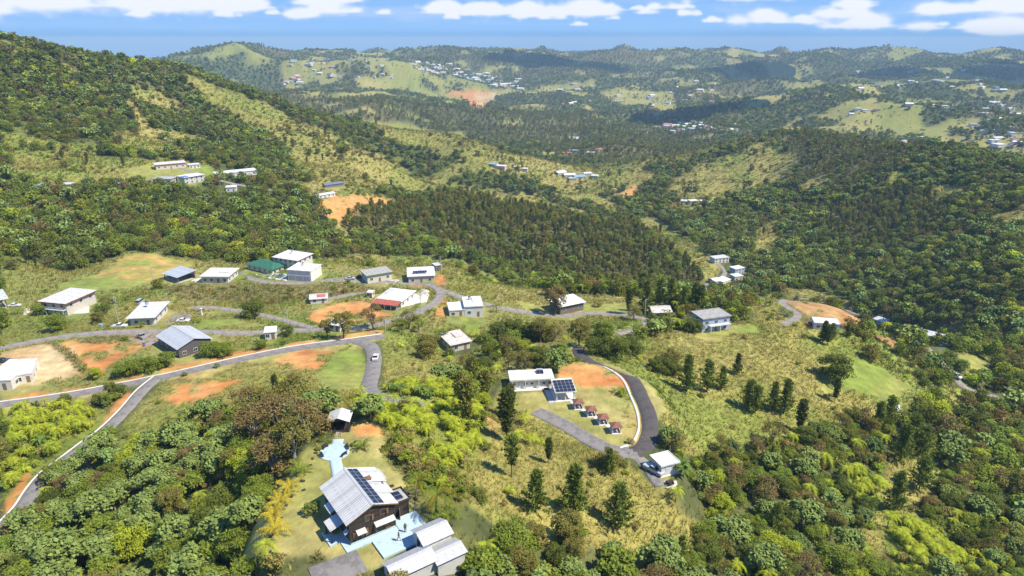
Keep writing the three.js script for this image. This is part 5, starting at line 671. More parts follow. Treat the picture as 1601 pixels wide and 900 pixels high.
function windowPart(g, x, y, z, w, h, ry = 0, m = glassDark) { const p = part('window', box(w, h, 0.06, 0, 0, 0), m, g); p.position.set(x, y, z); p.rotation.y = ry; part('frame', [box(w + 0.16, 0.09, 0.1, 0, -0.09, 0), box(w + 0.16, 0.09, 0.1, 0, h, 0), box(0.08, h, 0.1, -w / 2 - 0.04, 0, 0), box(0.08, h, 0.1, w / 2 + 0.04, 0, 0), box(0.05, h, 0.08, 0, 0, 0.005)], frameWhite, p); return p; }
function solarRow(g, n, x0, y0, z0, dx, dy, dz, pw, ph, rx = 0, rz = 0, ry = 0, rows = 1) { for (let i = 0; i < n; i++) { const p = part('solar_panel', new THREE.BoxGeometry(pw, 0.05, ph), solarGlass, g); p.position.set(x0 + dx * i, y0 + dy * i, z0 + dz * i); p.rotation.set(rx, ry, rz); part('frame', [new THREE.BoxGeometry(pw + 0.06, 0.04, 0.035).translate(0, 0.006, ph / 2 + 0.015), new THREE.BoxGeometry(pw + 0.06, 0.04, 0.035).translate(0, 0.006, -ph / 2 - 0.015), new THREE.BoxGeometry(0.035, 0.04, ph).translate(pw / 2 + 0.015, 0.006, 0), new THREE.BoxGeometry(0.035, 0.04, ph).translate(-pw / 2 - 0.015, 0.006, 0)], aluminium, p); } }
function house(s, detail = 1) {
  const y = ground(s.x, s.z) - 0.05, g = group(s.k, s.label, s.k === 'house' ? 'house' : s.k.split('_').pop(), s.grp, s.x, y, s.z, s.rot), { w, d, h } = s, wm = tone(s.wall, 'concrete'), rm = s.corr ? tone(s.top, 'metal', 0.5, 0.05) : tone(s.top, 'stain'); g.userData.wallMat = wm;
  if (s.open) { for (const sx of [-1, 1]) for (const sz of [-1, 1]) part('post', box(0.22, h + (sz < 0 && s.roof === 'shed' ? 0.1 * d : 0), 0.22, sx * (w / 2 - 0.2), -0.6, sz * (d / 2 - 0.2)), wm, g); part('back_wall', box(w, h + 0.4, 0.2, 0, -0.6, -d / 2 + 0.1), wm, g); part('side_wall', box(0.2, h * 0.8, d * 0.7, -w / 2 + 0.1, -0.3, -d * 0.12), wm, g); part('floor', box(w, 0.5, d, 0, -0.42, 0), tone([0.55, 0.5, 0.45], 'concrete'), g); }
  else part('wall', box(w, h + 1.5, d, 0, -1.5, 0), wm, g);
  if (s.roof === 'flat') { const o = s.over; part('roof', box(w + 2 * o, 0.28, d + 2 * o, 0, h, 0), rm, g); if (s.trim) part('roof_trim', [box(w + 2 * o + 0.12, 0.34, 0.14, 0, h - 0.04, d / 2 + o + 0.01), box(0.14, 0.34, d + 2 * o, -w / 2 - o - 0.01, h - 0.04, 0), box(0.14, 0.34, d + 2 * o, w / 2 + o + 0.01, h - 0.04, 0)], tone(s.trim), g); else if (detail) part('parapet', [box(w + 2 * o, 0.14, 0.16, 0, h + 0.28, d / 2 + o - 0.1), box(w + 2 * o, 0.14, 0.16, 0, h + 0.28, -d / 2 - o + 0.1), box(0.16, 0.14, d + 2 * o - 0.4, -w / 2 - o + 0.1, h + 0.28, 0), box(0.16, 0.14, d + 2 * o - 0.4, w / 2 + o - 0.1, h + 0.28, 0)], rm, g); }
  else slopeRoof(g, s.roof, w, d, h, s.over, rm, s.corr);
  delete g.userData.wallMat;
  if (!detail) return g;
  if (s.step) part('upper_roof', box(w * 0.42, 0.5, d * 0.45, w * 0.2, h + (s.roof === 'shed' ? 0.07 * d : 0.2), -d * 0.16), rm, g);
  if (s.tank) { const t = part('water_tank', new THREE.CylinderGeometry(0.6, 0.65, 1.1, 14).translate(-w * 0.15, h + 0.28 + 0.75 + (s.roof === 'flat' ? 0 : 0.08 * d), -d * 0.2), aluminium, g); part('lid', new THREE.CylinderGeometry(0.3, 0.6, 0.2, 14).translate(-w * 0.15, h + 0.28 + 1.4 + (s.roof === 'flat' ? 0 : 0.08 * d), -d * 0.2), tankBlack, t); }
  if (s.solar) solarRow(g, Math.floor(w * 0.55 / 1.1), -w * 0.27, h + (s.roof === 'shed' ? 0.36 + 0.03 * d : 1.05), d * (s.roof === 'shed' ? 0.34 : 0.22), 1.1, 0, 0, 1.02, 1.7, s.roof === 'shed' ? 0.11 : 0.30);
  if (s.red) part('rust_patch', sheet([[-w * 0.1, h + 0.40, d * 0.40], [w * 0.42, h + 0.40, d * 0.40], [w * 0.42, h + 0.98, d * 0.1], [-w * 0.1, h + 0.98, d * 0.1]], 0.03), tone([0.55, 0.16, 0.12], 'metal', 0.7), g, 'faded red roof sheets');
  if (s.porch) { part('porch_roof', sheet([[-w / 2 - 0.2, 2.6, d / 2 + 4.2], [w / 2 + 0.5, 2.6, d / 2 + 4.2], [w / 2 + 0.5, 3.4, d / 2 + 0.3], [-w / 2 - 0.2, 3.4, d / 2 + 0.3]], 0.12), tone(s.porch, 'stain'), g, 'terracotta porch roof'); for (let i = 0; i < 5; i++) part('post', box(0.2, 2.6, 0.2, -w / 2 + (w) * i / 4, -0.3, d / 2 + 3.8), frameWhite, g); part('porch_floor', box(w + 1, 0.9, 4.3, 0, -0.85, d / 2 + 2.2), tone([0.5, 0.42, 0.36], 'concrete'), g); }
  if (s.balcony) { const yb = h / 2; part('balcony_floor', box(w * 0.75, 0.2, 1.6, w * 0.1, yb - 0.1, d / 2 + 0.8), frameWhite, g); part('balcony_rail', [box(w * 0.75, 0.12, 0.1, w * 0.1, yb + 0.95, d / 2 + 1.5), ...Array.from({ length: 14 }, (_, i) => box(0.1, 0.9, 0.08, w * 0.1 - w * 0.37 + w * 0.74 * i / 13, yb + 0.08, d / 2 + 1.5))], frameWhite, g); for (let i = 0; i < 3; i++) part('post', box(0.22, yb, 0.22, w * 0.1 + (i - 1) * w * 0.34, -0.2, d / 2 + 1.4), frameWhite, g); }
  if (s.blueRoof) part('blue_roof_sheet', box(w * 0.3, 0.08, d * 0.5, -w * 0.38, h + 0.45, d * 0.2), tone([0.08, 0.2, 0.6]), g, 'bright blue roof sheet');
  if (s.blue) part('blue_tarpaulin', box(w * 0.22, 2.0, 0.08, -w * 0.1, 0.3, d / 2 + 0.9), tone([0.04, 0.13, 0.6]), g, 'blue tarpaulin');
  if (s.open) return g;
  if (s.garage) { for (let i = -1; i <= 1; i++) part('garage_door', box(w * 0.27, 2.6, 0.08, i * w * 0.31, 0.05, d / 2 + 0.03), tone([0.45, 0.47, 0.52], 'metal', 0.6), g); return g; }
  const n = clamp(Math.round(w / 3.6), 2, 5), fl = s.st === 2 ? [0.7, h / 2 + 0.7] : [h - 2.4 > 1.4 ? 1.5 : 0.9];
  for (const yy of fl) for (let i = 0; i < n; i++) { const x = (i + 0.5) / n * w - w / 2; if (yy === fl[0] && i === (n >> 1)) { part('door', box(1.0, 2.2, 0.08, x, 0.02, d / 2 + 0.03), tone([0.22, 0.15, 0.1]), g); continue; } windowPart(g, x, yy, d / 2 + 0.035, 1.25, 1.15); }
  const ns = clamp(Math.round(d / 4), 1, 3); for (const sx of [-1, 1]) for (let i = 0; i < ns; i++) windowPart(g, sx * (w / 2 + 0.035), fl[fl.length - 1], (i + 0.5) / ns * d - d / 2, 1.2, 1.1, Math.PI / 2);
  return g;
}
for (const h of HOUSES) house(h);

// ---------------------------------------------------------------- the dark timber house with its metal roof
const planks = [0, 1, 2, 3].map(i => mat('dark_stained_board_' + i, [0.060 + 0.022 * i, 0.044 + 0.016 * i, 0.036 + 0.012 * i], 0.85, { map: T.wood })), freshWood = mat('pale_new_wood', [0.46, 0.27, 0.13], 0.8, { map: T.wood }), zinc = mat('zinc_roofing', [0.66, 0.66, 0.66], 0.5, { map: T.metal, metalness: 0.08 }), zincB = mat('weathered_zinc', [0.56, 0.56, 0.57], 0.55, { map: T.metal, metalness: 0.08 }), zincC = mat('bright_zinc', [0.69, 0.69, 0.68], 0.5, { map: T.metal, metalness: 0.08 }), blueFloor = mat('light_blue_painted_concrete', [0.50, 0.655, 0.74], 0.7, { map: T.concrete });
const HX = -25.4, HZ = -94.95, HR = 34.7 * D2R, HY = ground(HX, HZ);
const toWorld = (x, z) => [HX + x * Math.cos(HR) + z * Math.sin(HR), HZ - x * Math.sin(HR) + z * Math.cos(HR)];
{
  const g = group('timber_house', 'dark timber house with grey corrugated metal roof and a strip of solar panels', 'house', null, HX, HY, HZ, HR);
  const XL = -4.0, XR = 3.7, ZF = 5.4, ZB = -5.5, EL = 4.7, ER = 5.0, RT = 6.4, R = rng(8);
  part('foundation', box(XR - XL + 0.1, 1.4, ZF - ZB + 0.1, (XL + XR) / 2, -0.9, (ZF + ZB) / 2), blueFloor, g);
  part('inner_wall', [box(XR - XL - 0.3, EL - 0.55, ZF - ZB - 0.3, (XL + XR) / 2, 0.5, (ZF + ZB) / 2)], planks[0], g);
  const roofY = x => x < 0 ? lerp(RT, EL, x / XL) : lerp(RT, ER, x / XR), boardH = 0.24;
  for (let y = 0.5, i = 0; y < RT - 0.12; y += boardH, i++) {                       // weatherboards, each overlapping the one below
    for (const z of [ZF, ZB]) { const top = y + boardH; let x0 = XL, x1 = XR; if (top > EL) x0 = XL * (RT - top) / (RT - EL); if (top > ER) x1 = XR * (RT - top) / (RT - ER); if (x1 - x0 < 0.3) continue; const b = part('board', box(x1 - x0, boardH - 0.02, 0.07, (x0 + x1) / 2, y, z + (z > 0 ? 0.02 : -0.02)), planks[Math.floor(R() * 4)], g); b.rotation.x = 0; }
    if (y + boardH < EL) part('board', box(0.07, boardH - 0.02, ZF - ZB - 0.08, XL - 0.02, y, (ZF + ZB) / 2), planks[Math.floor(R() * 4)], g);
    if (y + boardH < ER) part('board', box(0.07, boardH - 0.02, ZF - ZB - 0.08, XR + 0.02, y, (ZF + ZB) / 2), planks[Math.floor(R() * 4)], g);
  }
  part('corner_post', box(0.16, EL - 0.5, 0.16, XL - 0.02, 0.5, ZF + 0.03), planks[3], g); part('corner_post', box(0.16, ER - 0.5, 0.16, XR + 0.02, 0.5, ZF + 0.03), planks[3], g);
  // roof: sheets side by side, each a part
  const o = 0.55, zf = ZF + o, zb = ZB - o, xl = XL - 0.7, yl = RT - (RT - EL) * xl / XL + 0.1, xr = XR + 0.6, yr = RT - (RT - ER) * xr / XR + 0.1, yt = RT + 0.1, n = 12;
  for (let i = 0; i < n; i++) { const a = lerp(zf, zb, i / n), b = lerp(zf, zb, (i + 1) / n); const m = [zinc, zincC, zincB][[0, 1, 0, 2, 0, 1, 2, 0, 1, 0, 2, 1][i]];
    part('roof_sheet', corrugated([0, yt, a], [0, yt, b], [xl, yl, b], [xl, yl, a], 0.46, 0.07), m, g); part('roof_sheet', corrugated([0, yt, b], [0, yt, a], [xr + (i > 6 ? 1.1 : 0), yr - (i > 6 ? 0.3 : 0), a], [xr + (i > 6 ? 1.1 : 0), yr - (i > 6 ? 0.3 : 0), b], 0.46, 0.07), m, g); }
  part('ridge_cap', [sheet([[-0.28, yt - 0.02, zf + 0.05], [0, yt + 0.1, zf + 0.05], [0, yt + 0.1, zb - 0.05], [-0.28, yt - 0.02, zb - 0.05]], 0.02), sheet([[0, yt + 0.1, zf + 0.05], [0.28, yt - 0.02, zf + 0.05], [0.28, yt - 0.02, zb - 0.05], [0, yt + 0.1, zb - 0.05]], 0.02)], zincC, g);
  const pitch = Math.atan2(yt - yr, xr); part('fascia', [sheet([[xl, yl - 0.04, zf], [0, yt - 0.04, zf], [0, yt - 0.24, zf], [xl, yl - 0.24, zf]].reverse(), 0.05), sheet([[0, yt - 0.04, zf], [xr, yr - 0.04, zf], [xr, yr - 0.24, zf], [0, yt - 0.24, zf]].reverse(), 0.05)], freshWood, g, 'reddish-brown roof edge board');
  for (const col of [0, 1]) solarRow(g, 10, 0.62 + col * 0.9, yt + 0.14 - (0.62 + col * 0.9) * Math.tan(pitch), zf - 0.75, 0, 0, -1.12, 0.86, 1.06, 0, -pitch);
  { const v = part('chimney', box(0.8, 0.75, 0.8, 2.5, yr + 0.25, -2.0), freshWood, g); part('cap', new THREE.ConeGeometry(0.75, 0.35, 4).rotateY(Math.PI / 4).translate(2.5, yr + 1.18, -2.0), freshWood, v); }
  part('lower_roof', corrugated([XR + 0.3, ER - 0.1, -2.2], [XR + 0.3, ER - 0.1, -5.6], [XR + 2.3, ER - 0.75, -5.6], [XR + 2.3, ER - 0.75, -2.2]), zincB, g);
  part('lower_wall', box(1.9, 3.9, 3.1, XR + 1.0, 0.1, -3.9), planks[1], g); part('roof_ledge', corrugated([XR + 0.3, 4.2, 1.2], [XR + 0.3, 4.2, -2.2], [XR + 1.9, 3.7, -2.2], [XR + 1.9, 3.7, 1.2]), zinc, g);
  // annex with a flat roof, a rim and two panels
  const ax0 = XR + 0.06, ax1 = 7.1, az0 = 0.4, az1 = 3.6, am = (ax0 + ax1) / 2, an = (az0 + az1) / 2; const an_ = part('annex_wall', box(ax1 - ax0, 3.3, az1 - az0, am, -0.3, an), planks[1], g);
  for (let y = 0.2; y < 2.9; y += boardH) { part('board', box(ax1 - ax0 + 0.06, boardH - 0.02, 0.06, am + 0.03, y, az1 + 0.02), planks[Math.floor(R() * 4)], g); part('board', box(0.06, boardH - 0.02, az1 - az0, ax1 + 0.03, y, an), planks[Math.floor(R() * 4)], g); }
  part('annex_roof', box(ax1 - ax0 + 0.4, 0.12, az1 - az0 + 0.4, am + 0.1, 3.0, an), tone([0.45, 0.43, 0.40], 'stain'), g); part('annex_rim', [box(ax1 - ax0 + 0.5, 0.35, 0.1, am + 0.1, 3.05, az1 + 0.2), box(ax1 - ax0 + 0.5, 0.35, 0.1, am + 0.1, 3.05, az0 - 0.2), box(0.1, 0.35, az1 - az0 + 0.3, ax1 + 0.3, 3.05, an)], planks[3], g);
  solarRow(g, 2, am + 0.1, 3.35, an - 0.55, 0, 0, 1.12, 2.0, 1.04, 0, -0.08);
  // windows with open shutters, doors, metal awnings
  const shutterWin = (x, y, w, h, sides) => { const wv = part('window', box(w, h, 0.06, x, y, ZF + 0.06), glassDark, g); part('frame', [box(w + 0.2, 0.1, 0.1, x, y + h, ZF + 0.07), box(w + 0.2, 0.1, 0.1, x, y - 0.1, ZF + 0.07), box(0.1, h, 0.1, x - w / 2 - 0.05, y, ZF + 0.07), box(0.1, h, 0.1, x + w / 2 + 0.05, y, ZF + 0.07)], freshWood, wv); for (const s of sides) { const sh = part('shutter', box(w * 0.55, h + 0.1, 0.06, 0, 0, 0), freshWood, g); sh.position.set(x + s * (w / 2 + 0.1 + w * 0.26), y - 0.05, ZF + 0.26); sh.rotation.y = s * 0.5; } };
  shutterWin(-0.9, 3.55, 0.85, 0.95, [1]); shutterWin(1.7, 3.7, 0.8, 0.85, [1]); shutterWin(-2.3, 1.1, 1.2, 1.15, [-1, 1]); shutterWin(1.0, 1.0, 0.9, 1.1, [-1]);
  for (const [x0, x1, y] of [[-3.1, -1.5, 2.55], [0.0, 3.5, 2.75]]) part('awning', corrugated([x0, y, ZF + 0.08], [x1, y, ZF + 0.08], [x1, y - 0.4, ZF + 1.05], [x0, y - 0.4, ZF + 1.05]), zincC, g);
  part('door', box(0.95, 2.05, 0.07, 2.35, 0.5, ZF + 0.07), freshWood, g); const od = part('open_door', box(0.95, 2.1, 0.07, 0, 0, 0), freshWood, g); od.position.set(5.2, 0.1, az1 + 0.55); od.rotation.y = 1.1; part('doorway', box(0.9, 2.05, 0.05, 4.5, 0.1, az1 + 0.07), glassDark, g);
  // side porch under a small metal roof
  part('porch_roof', corrugated([XL - 0.1, 3.2, 3.4], [XL - 0.1, 3.2, 0.4], [XL - 2.5, 2.5, 0.4], [XL - 2.5, 2.5, 3.4]), zincC, g); for (const z of [0.6, 3.2]) part('porch_post', box(0.14, 2.6, 0.14, XL - 2.3, 0, z), planks[3], g); part('porch_floor', box(2.8, 0.5, 3.8, XL - 1.5, -0.3, 1.9), blueFloor, g); part('side_awning', corrugated([XL - 0.05, 2.6, 5.2], [XL - 0.05, 2.6, 4.1], [XL - 0.75, 2.2, 4.1], [XL - 0.75, 2.2, 5.2]), zincB, g); const sw = part('side_window', box(0.06, 1.2, 0.9, XL - 0.06, 1.0, 4.65), glassDark, g); part('frame', box(0.08, 1.4, 0.1, XL - 0.07, 0.9, 5.15), freshWood, sw);
  part('side_roof', corrugated([XL - 0.1, 3.9, 0.3], [XL - 0.1, 3.9, -2.4], [XL - 1.3, 3.4, -2.4], [XL - 1.3, 3.4, 0.3]), zinc, g);
}
// light blue patio, apron and garden path
{
  const slab = (x0, x1, z0, z1, t) => { const g = box(x1 - x0, 1.2, z1 - z0, (x0 + x1) / 2, -1.2 + t, (z0 + z1) / 2); return g; };
  const o = structure('patio', [slab(-1.0, 8.2, 6.7, 11.2, 0.32), slab(3.9, 8.2, 3.75, 6.69, 0.318)], blueFloor, 'light blue painted terrace before the timber house', 'patio'); o.position.set(HX, HY, HZ); o.rotation.y = HR;
  const a = structure('apron', [slab(-5.2, 3.88, 5.5, 6.68, 0.2), slab(-5.2, -4.1, -2, 5.48, 0.198)], blueFloor, 'narrow light blue apron round the timber house', 'path'); a.position.set(HX, HY, HZ); a.rotation.y = HR;
  const P0 = onGround(...toWorld(-0.8, -6.5)), C = pix(523.5, 707), E = pix(529, 687), pts = [P0, P0.clone().lerp(C, 0.5), C, C.clone().lerp(E, 0.5), E].map(p => onGround(p.x, p.z)), cv = new THREE.CatmullRomCurve3(pts).getSpacedPoints(26);
  const path = structure('garden_path', ribbon(cv, 1.1, 0.12), blueFloor, 'light blue garden path from the house to the little pavilion', 'path');
  const rd = new THREE.Mesh(new THREE.CylinderGeometry(2.9, 2.9, 0.9, 40).translate(C.x, ground(C.x, C.z) - 0.3, C.z), blueFloor); rd.name = 'path_circle'; rd.receiveShadow = true; path.add(rd);
  const iron = mat('black_iron', [0.03, 0.03, 0.035], 0.5);
  for (const a0 of [-0.55, 0.55, Math.PI - 0.55, Math.PI + 0.55]) { const b = group('garden_bench', 'black curved bench on the round of the light blue path', 'bench', 'black benches round the path circle', C.x + Math.cos(a0) * 2.5, ground(C.x, C.z) + 0.15, C.z + Math.sin(a0) * 2.5, -a0 + Math.PI / 2); part('seat', box(1.4, 0.07, 0.42, 0, 0.42, 0), iron, b); part('backrest', [box(1.4, 0.09, 0.05, 0, 0.85, 0.2), box(1.4, 0.09, 0.05, 0, 0.66, 0.2), box(0.05, 0.5, 0.05, -0.65, 0.45, 0.2), box(0.05, 0.5, 0.05, 0.65, 0.45, 0.2)], iron, b); for (const s of [-0.6, 0.6]) part('leg', box(0.06, 0.42, 0.4, s, 0, 0), iron, b); }
  // pavilion with steps
  const Q = pix(533, 668), pv = group('garden_pavilion', 'small pavilion with pale metal gable roof at the end of the blue path', 'pavilion', null, Q.x, ground(Q.x, Q.z), Q.z, 0.05);
  for (const x of [-1.9, 1.9]) for (const z of [-1.7, 1.7]) part('post', box(0.16, 3.1, 0.16, x, -0.6, z), planks[2], pv); part('deck', box(4.2, 0.6, 3.9, 0, -0.35, 0), planks[1], pv); part('rail', [box(0.08, 0.08, 3.4, -1.9, 1.0, 0), box(0.08, 0.08, 3.4, 1.9, 1.0, 0), box(3.8, 0.08, 0.08, 0, 1.0, -1.7), ...Array.from({ length: 10 }, (_, i) => box(0.05, 0.8, 0.05, -1.9, 0.2, -1.5 + i * 0.33)), ...Array.from({ length: 10 }, (_, i) => box(0.05, 0.8, 0.05, 1.9, 0.2, -1.5 + i * 0.33))], planks[1], pv); part('back_wall', box(3.8, 1.2, 0.1, 0, 0.2, -1.72), planks[0], pv);
  for (const s of [-1, 1]) part('roof_slope', corrugated([0, 3.5, 2.2], [0, 3.5, -2.2], [s * 2.4, 2.55, -2.2], [s * 2.4, 2.55, 2.2]), zincC, pv); part('gable', sheet([[-2.1, 2.55, 2.0], [2.1, 2.55, 2.0], [0, 3.4, 2.0]], 0.06), planks[1], pv); for (let i = 0; i < 5; i++) part('step', box(1.3, 0.16, 0.36, 0, 0.14 - i * 0.05 - 0.1, 2.2 + i * 0.36), tone([0.4, 0.36, 0.32], 'concrete'), pv); for (const x of [-0.75, 0.75]) part('handrail', [box(0.07, 0.07, 2.4, x, 0.9, 3.0), box(0.06, 1.0, 0.06, x, -0.1, 2.1), box(0.06, 1.0, 0.06, x, -0.1, 4.0)], planks[0], pv);
}
// outbuildings with pale metal roofs beside the patio
function outbuilding(name, label, x0, x1, z0, z1, h, rise, ms, y0 = 0) {
  const [wx, wz] = toWorld((x0 + x1) / 2, (z0 + z1) / 2), g = group(name, label, 'shed', null, wx, HY + y0, wz, HR), w = x1 - x0, d = z1 - z0, X = w / 2 + 0.35, Z = d / 2 + 0.4, n = Math.round(w / 1.1);
  part('wall', box(w, h + 1.5, d, 0, -1.5, 0), tone([0.66, 0.68, 0.68], 'concrete'), g); for (const s of [-1, 1]) part('gable', sheet(s > 0 ? [[w / 2, h, d / 2], [w / 2, h, -d / 2], [w / 2, h + rise, 0]] : [[-w / 2, h, -d / 2], [-w / 2, h, d / 2], [-w / 2, h + rise, 0]], 0.1), tone([0.66, 0.68, 0.68], 'concrete'), g);
  for (let i = 0; i < n; i++) { const a = lerp(-X, X, i / n), b = lerp(-X, X, (i + 1) / n); part('roof_sheet', corrugated([b, h + rise + 0.1, 0], [a, h + rise + 0.1, 0], [a, h - 0.05, -Z], [b, h - 0.05, -Z]), ms[0], g); part('roof_sheet', corrugated([a, h + rise + 0.1, 0], [b, h + rise + 0.1, 0], [b, h - 0.05, Z], [a, h - 0.05, Z]), ms[1], g); }
  part('ridge_cap', box(2 * X, 0.08, 0.4, 0, h + rise + 0.07, 0), ms[1], g); part('door', box(0.06, 2.0, 1.0, -w / 2 - 0.03, 0.1, 0), planks[2], g);
}
outbuilding('outbuilding', 'outbuilding with pale metal gable roof at the far edge of the blue patio', 4.4, 9.2, 10.6, 14.4, 2.5, 0.8, [zincB, zincC]);
outbuilding('outbuilding', 'long low outbuilding with white metal gable roof at the near corner of the patio', -2.2, 4.6, 14.0, 17.6, 2.2, 0.7, [zincB, zincC], -0.3);
outbuilding('outbuilding', 'lower outbuilding with weathered metal roof joining the two pale-roofed sheds', 4.7, 9.4, 14.9, 18.2, 2.0, 0.5, [zincB, zinc], -0.5);
// rocks along the lawn
{ const rk = new THREE.IcosahedronGeometry(0.5, 2), p = rk.attributes.position; for (let i = 0; i < p.count; i++) { const k = 0.75 + 0.5 * vnoise(p.getX(i) * 3 + 5, p.getY(i) * 3 + p.getZ(i) * 2); p.setXYZ(i, p.getX(i) * k * 1.3, p.getY(i) * k * 0.7, p.getZ(i) * k); } rk.computeVertexNormals(); const rm = mat('dark_volcanic_stone', [0.075, 0.055, 0.05], 0.95, { map: T.ground }); let n = 0; for (const [x, y] of [[494, 708], [489, 717], [484, 728], [477, 742], [475, 766], [455, 776], [448, 790], [440, 808], [424, 838], [414, 883], [423, 862], [473, 752], [632, 770], [638, 772], [650, 780], [612, 760], [562, 700], [556, 690]]) { const q = pix(x, y), o = solo('rock', rk, rm, 'dark volcanic rock edging the lawn of the timber house', 'rock', 'rocks edging the lawn'); o.position.set(q.x, ground(q.x, q.z) + 0.05, q.z); o.rotation.y = n * 1.7; o.scale.setScalar(0.42 + 0.4 * hash2(n++, 3)); } }

// ---------------------------------------------------------------- the picnic ground
{
  const wW = tone([0.78, 0.78, 0.77], 'concrete'), wl = pix(799, 608), wr = pix(864, 605), rot = Math.atan2(-(wr.z - wl.z), wr.x - wl.x), L = Math.hypot(wr.x - wl.x, wr.z - wl.z), D = 5.2, cx = (wl.x + wr.x) / 2 - Math.sin(rot) * D / 2, cz = (wl.z + wr.z) / 2 - Math.cos(rot) * D / 2, Y = ground(cx, cz);
  const g = group('service_building', 'long low white building with flat roof beside the picnic lawn', 'building', null, cx, Y, cz, rot);
  part('wall', box(L, 3.6, D, 0, -0.8, 0), wW, g); part('roof', box(L + 0.8, 0.35, D + 1.0, 0, 2.8, 0.2), tone([0.80, 0.77, 0.72], 'stain'), g); part('roof_rim', [box(L + 0.84, 0.12, 0.15, 0, 3.15, D / 2 + 0.6), box(L + 0.84, 0.12, 0.15, 0, 3.15, -D / 2 - 0.2)], wW, g); part('walkway', box(L + 1.2, 0.5, 1.6, 0, -0.38, D / 2 + 0.8), tone([0.78, 0.76, 0.72], 'concrete'), g);
  for (let i = 0; i < 7; i++) { const x = -L / 2 + (i + 0.5) * L / 7; if (i % 3 === 1) part('door', box(0.95, 2.0, 0.07, x, 0.12, D / 2 + 0.035), tone([0.62, 0.66, 0.72]), g); else windowPart(g, x, 1.25, D / 2 + 0.035, 0.8, 0.6); } for (let i = 0; i < 4; i++) part('pillar', box(0.25, 2.7, 0.25, -L / 2 + 0.3 + i * (L - 0.6) / 3, 0.1, D / 2 + 0.55), wW, g);
  solarRow(g, 2, L * 0.18, 3.5, -0.6, 1.05, 0, 0, 1.0, 1.5, 0.25); { const t = part('water_tank', new THREE.CylinderGeometry(0.28, 0.28, 1.8, 12).rotateZ(Math.PI / 2).translate(L * 0.22, 3.85, -1.6), aluminium, g); part('lid', new THREE.CylinderGeometry(0.12, 0.12, 0.1, 10).translate(L * 0.22, 4.15, -1.6), tankBlack, t); }
  const sa = pix(869, 628), sb = pix(899, 626), r2 = Math.atan2(-(sb.z - sa.z), sb.x - sa.x), W2 = Math.hypot(sb.x - sa.x, sb.z - sa.z), D2 = 6.2, sx = (sa.x + sb.x) / 2 - Math.sin(r2) * D2 / 2, sz = (sa.z + sb.z) / 2 - Math.cos(r2) * D2 / 2;
  const s = group('solar_pavilion', 'white open pavilion roofed with rows of solar panels', 'pavilion', null, sx, ground(sx, sz), sz, r2);
  part('floor', box(W2 + 0.6, 0.6, D2 + 0.6, 0, -0.4, 0), tone([0.80, 0.78, 0.75], 'concrete'), s); part('ramp', box(1.6, 0.5, D2 + 2.5, -W2 / 2 - 1.2, -0.38, -0.8), tone([0.55, 0.55, 0.56], 'concrete'), s); for (const x of [-1, 0, 1]) for (const z of [-1, 1]) part('pillar', box(0.35, 3.0, 0.35, x * (W2 / 2 - 0.3), 0.1, z * (D2 / 2 - 0.3)), wW, s);
  const roof = part('roof', sheet([[-W2 / 2 - 0.3, 3.05, D2 / 2 + 0.4], [W2 / 2 + 0.3, 3.05, D2 / 2 + 0.4], [W2 / 2 + 0.3, 3.75, -D2 / 2 - 0.4], [-W2 / 2 - 0.3, 3.75, -D2 / 2 - 0.4]], 0.2), wW, s); part('back_wall', box(W2 - 0.4, 1.2, 0.2, 0, 0.15, -D2 / 2 + 0.3), wW, s);
  for (let r = 0; r < 4; r++) solarRow(s, 5, -W2 / 2 + 0.55, 3.14 + 0.7 * (r + 0.75) / 4.4 + 0.06, D2 / 2 - 0.35 - r * 1.5, (W2 - 1.0) / 4, 0, 0, (W2 - 1.0) / 4 - 0.12, 1.2, 0.10);
  // four picnic huts
  const tile = mat('red_brown_roofing', [0.27, 0.115, 0.075], 0.85, { map: T.stain });
  const first = (() => { const h = group('picnic_hut', 'square picnic hut with red-brown hipped roof and white posts', 'gazebo', 'four picnic huts in a row', 0, 0, 0, 0), a = 1.45; part('floor', box(3.3, 0.5, 3.3, 0, -0.32, 0), tone([0.82, 0.80, 0.78], 'concrete'), h); for (const x of [-1, 1]) for (const z of [-1, 1]) part('post', box(0.28, 2.3, 0.28, x * (a - 0.15), 0.18, z * (a - 0.15)), wW, h); for (const [x, z, w, d] of [[-1.3, 0, 0.14, 2.2], [1.3, 0, 0.14, 2.2], [0, -1.3, 2.2, 0.14]]) part('low_wall', box(w, 0.8, d, x, 0.18, z), wW, h); const e = 1.85; for (const [p, q] of [[[-e, e], [e, e]], [[e, e], [e, -e]], [[e, -e], [-e, -e]], [[-e, -e], [-e, e]]]) part('roof_slope', sheet([[p[0], 2.45, p[1]], [q[0], 2.45, q[1]], [0, 3.55, 0]], 0.1), tile, h); part('finial', new THREE.ConeGeometry(0.22, 0.3, 8).translate(0, 3.62, 0), tile, h); const t = part('table', box(1.3, 0.08, 0.7, 0, 0.9, 0), tone([0.6, 0.6, 0.58], 'concrete'), h); part('table_leg', box(0.3, 0.72, 0.3, 0, 0.18, 0), tone([0.6, 0.6, 0.58], 'concrete'), t); for (const z of [-0.8, 0.8]) part('bench_seat', box(1.3, 0.08, 0.3, 0, 0.62, z), tone([0.6, 0.6, 0.58], 'concrete'), h); return h; })();
  const words = ['beside the solar pavilion', 'second in the row from the solar pavilion', 'third in the row from the solar pavilion', 'last in the row']; [[903.5, 637], [923.5, 648.5], [942, 661], [962, 674.5]].forEach(([x, y], i) => { const p = pix(x, y), o = i ? first.clone() : first; if (i) { o.name = numbered('picnic_hut'); scene.add(o); } o.position.set(p.x, ground(p.x, p.z), p.z); o.rotation.y = r2; o.scale.setScalar(0.8); o.userData = { label: 'square picnic hut with red-brown hipped roof, ' + words[i], category: 'gazebo', group: 'four picnic huts in a row' }; });
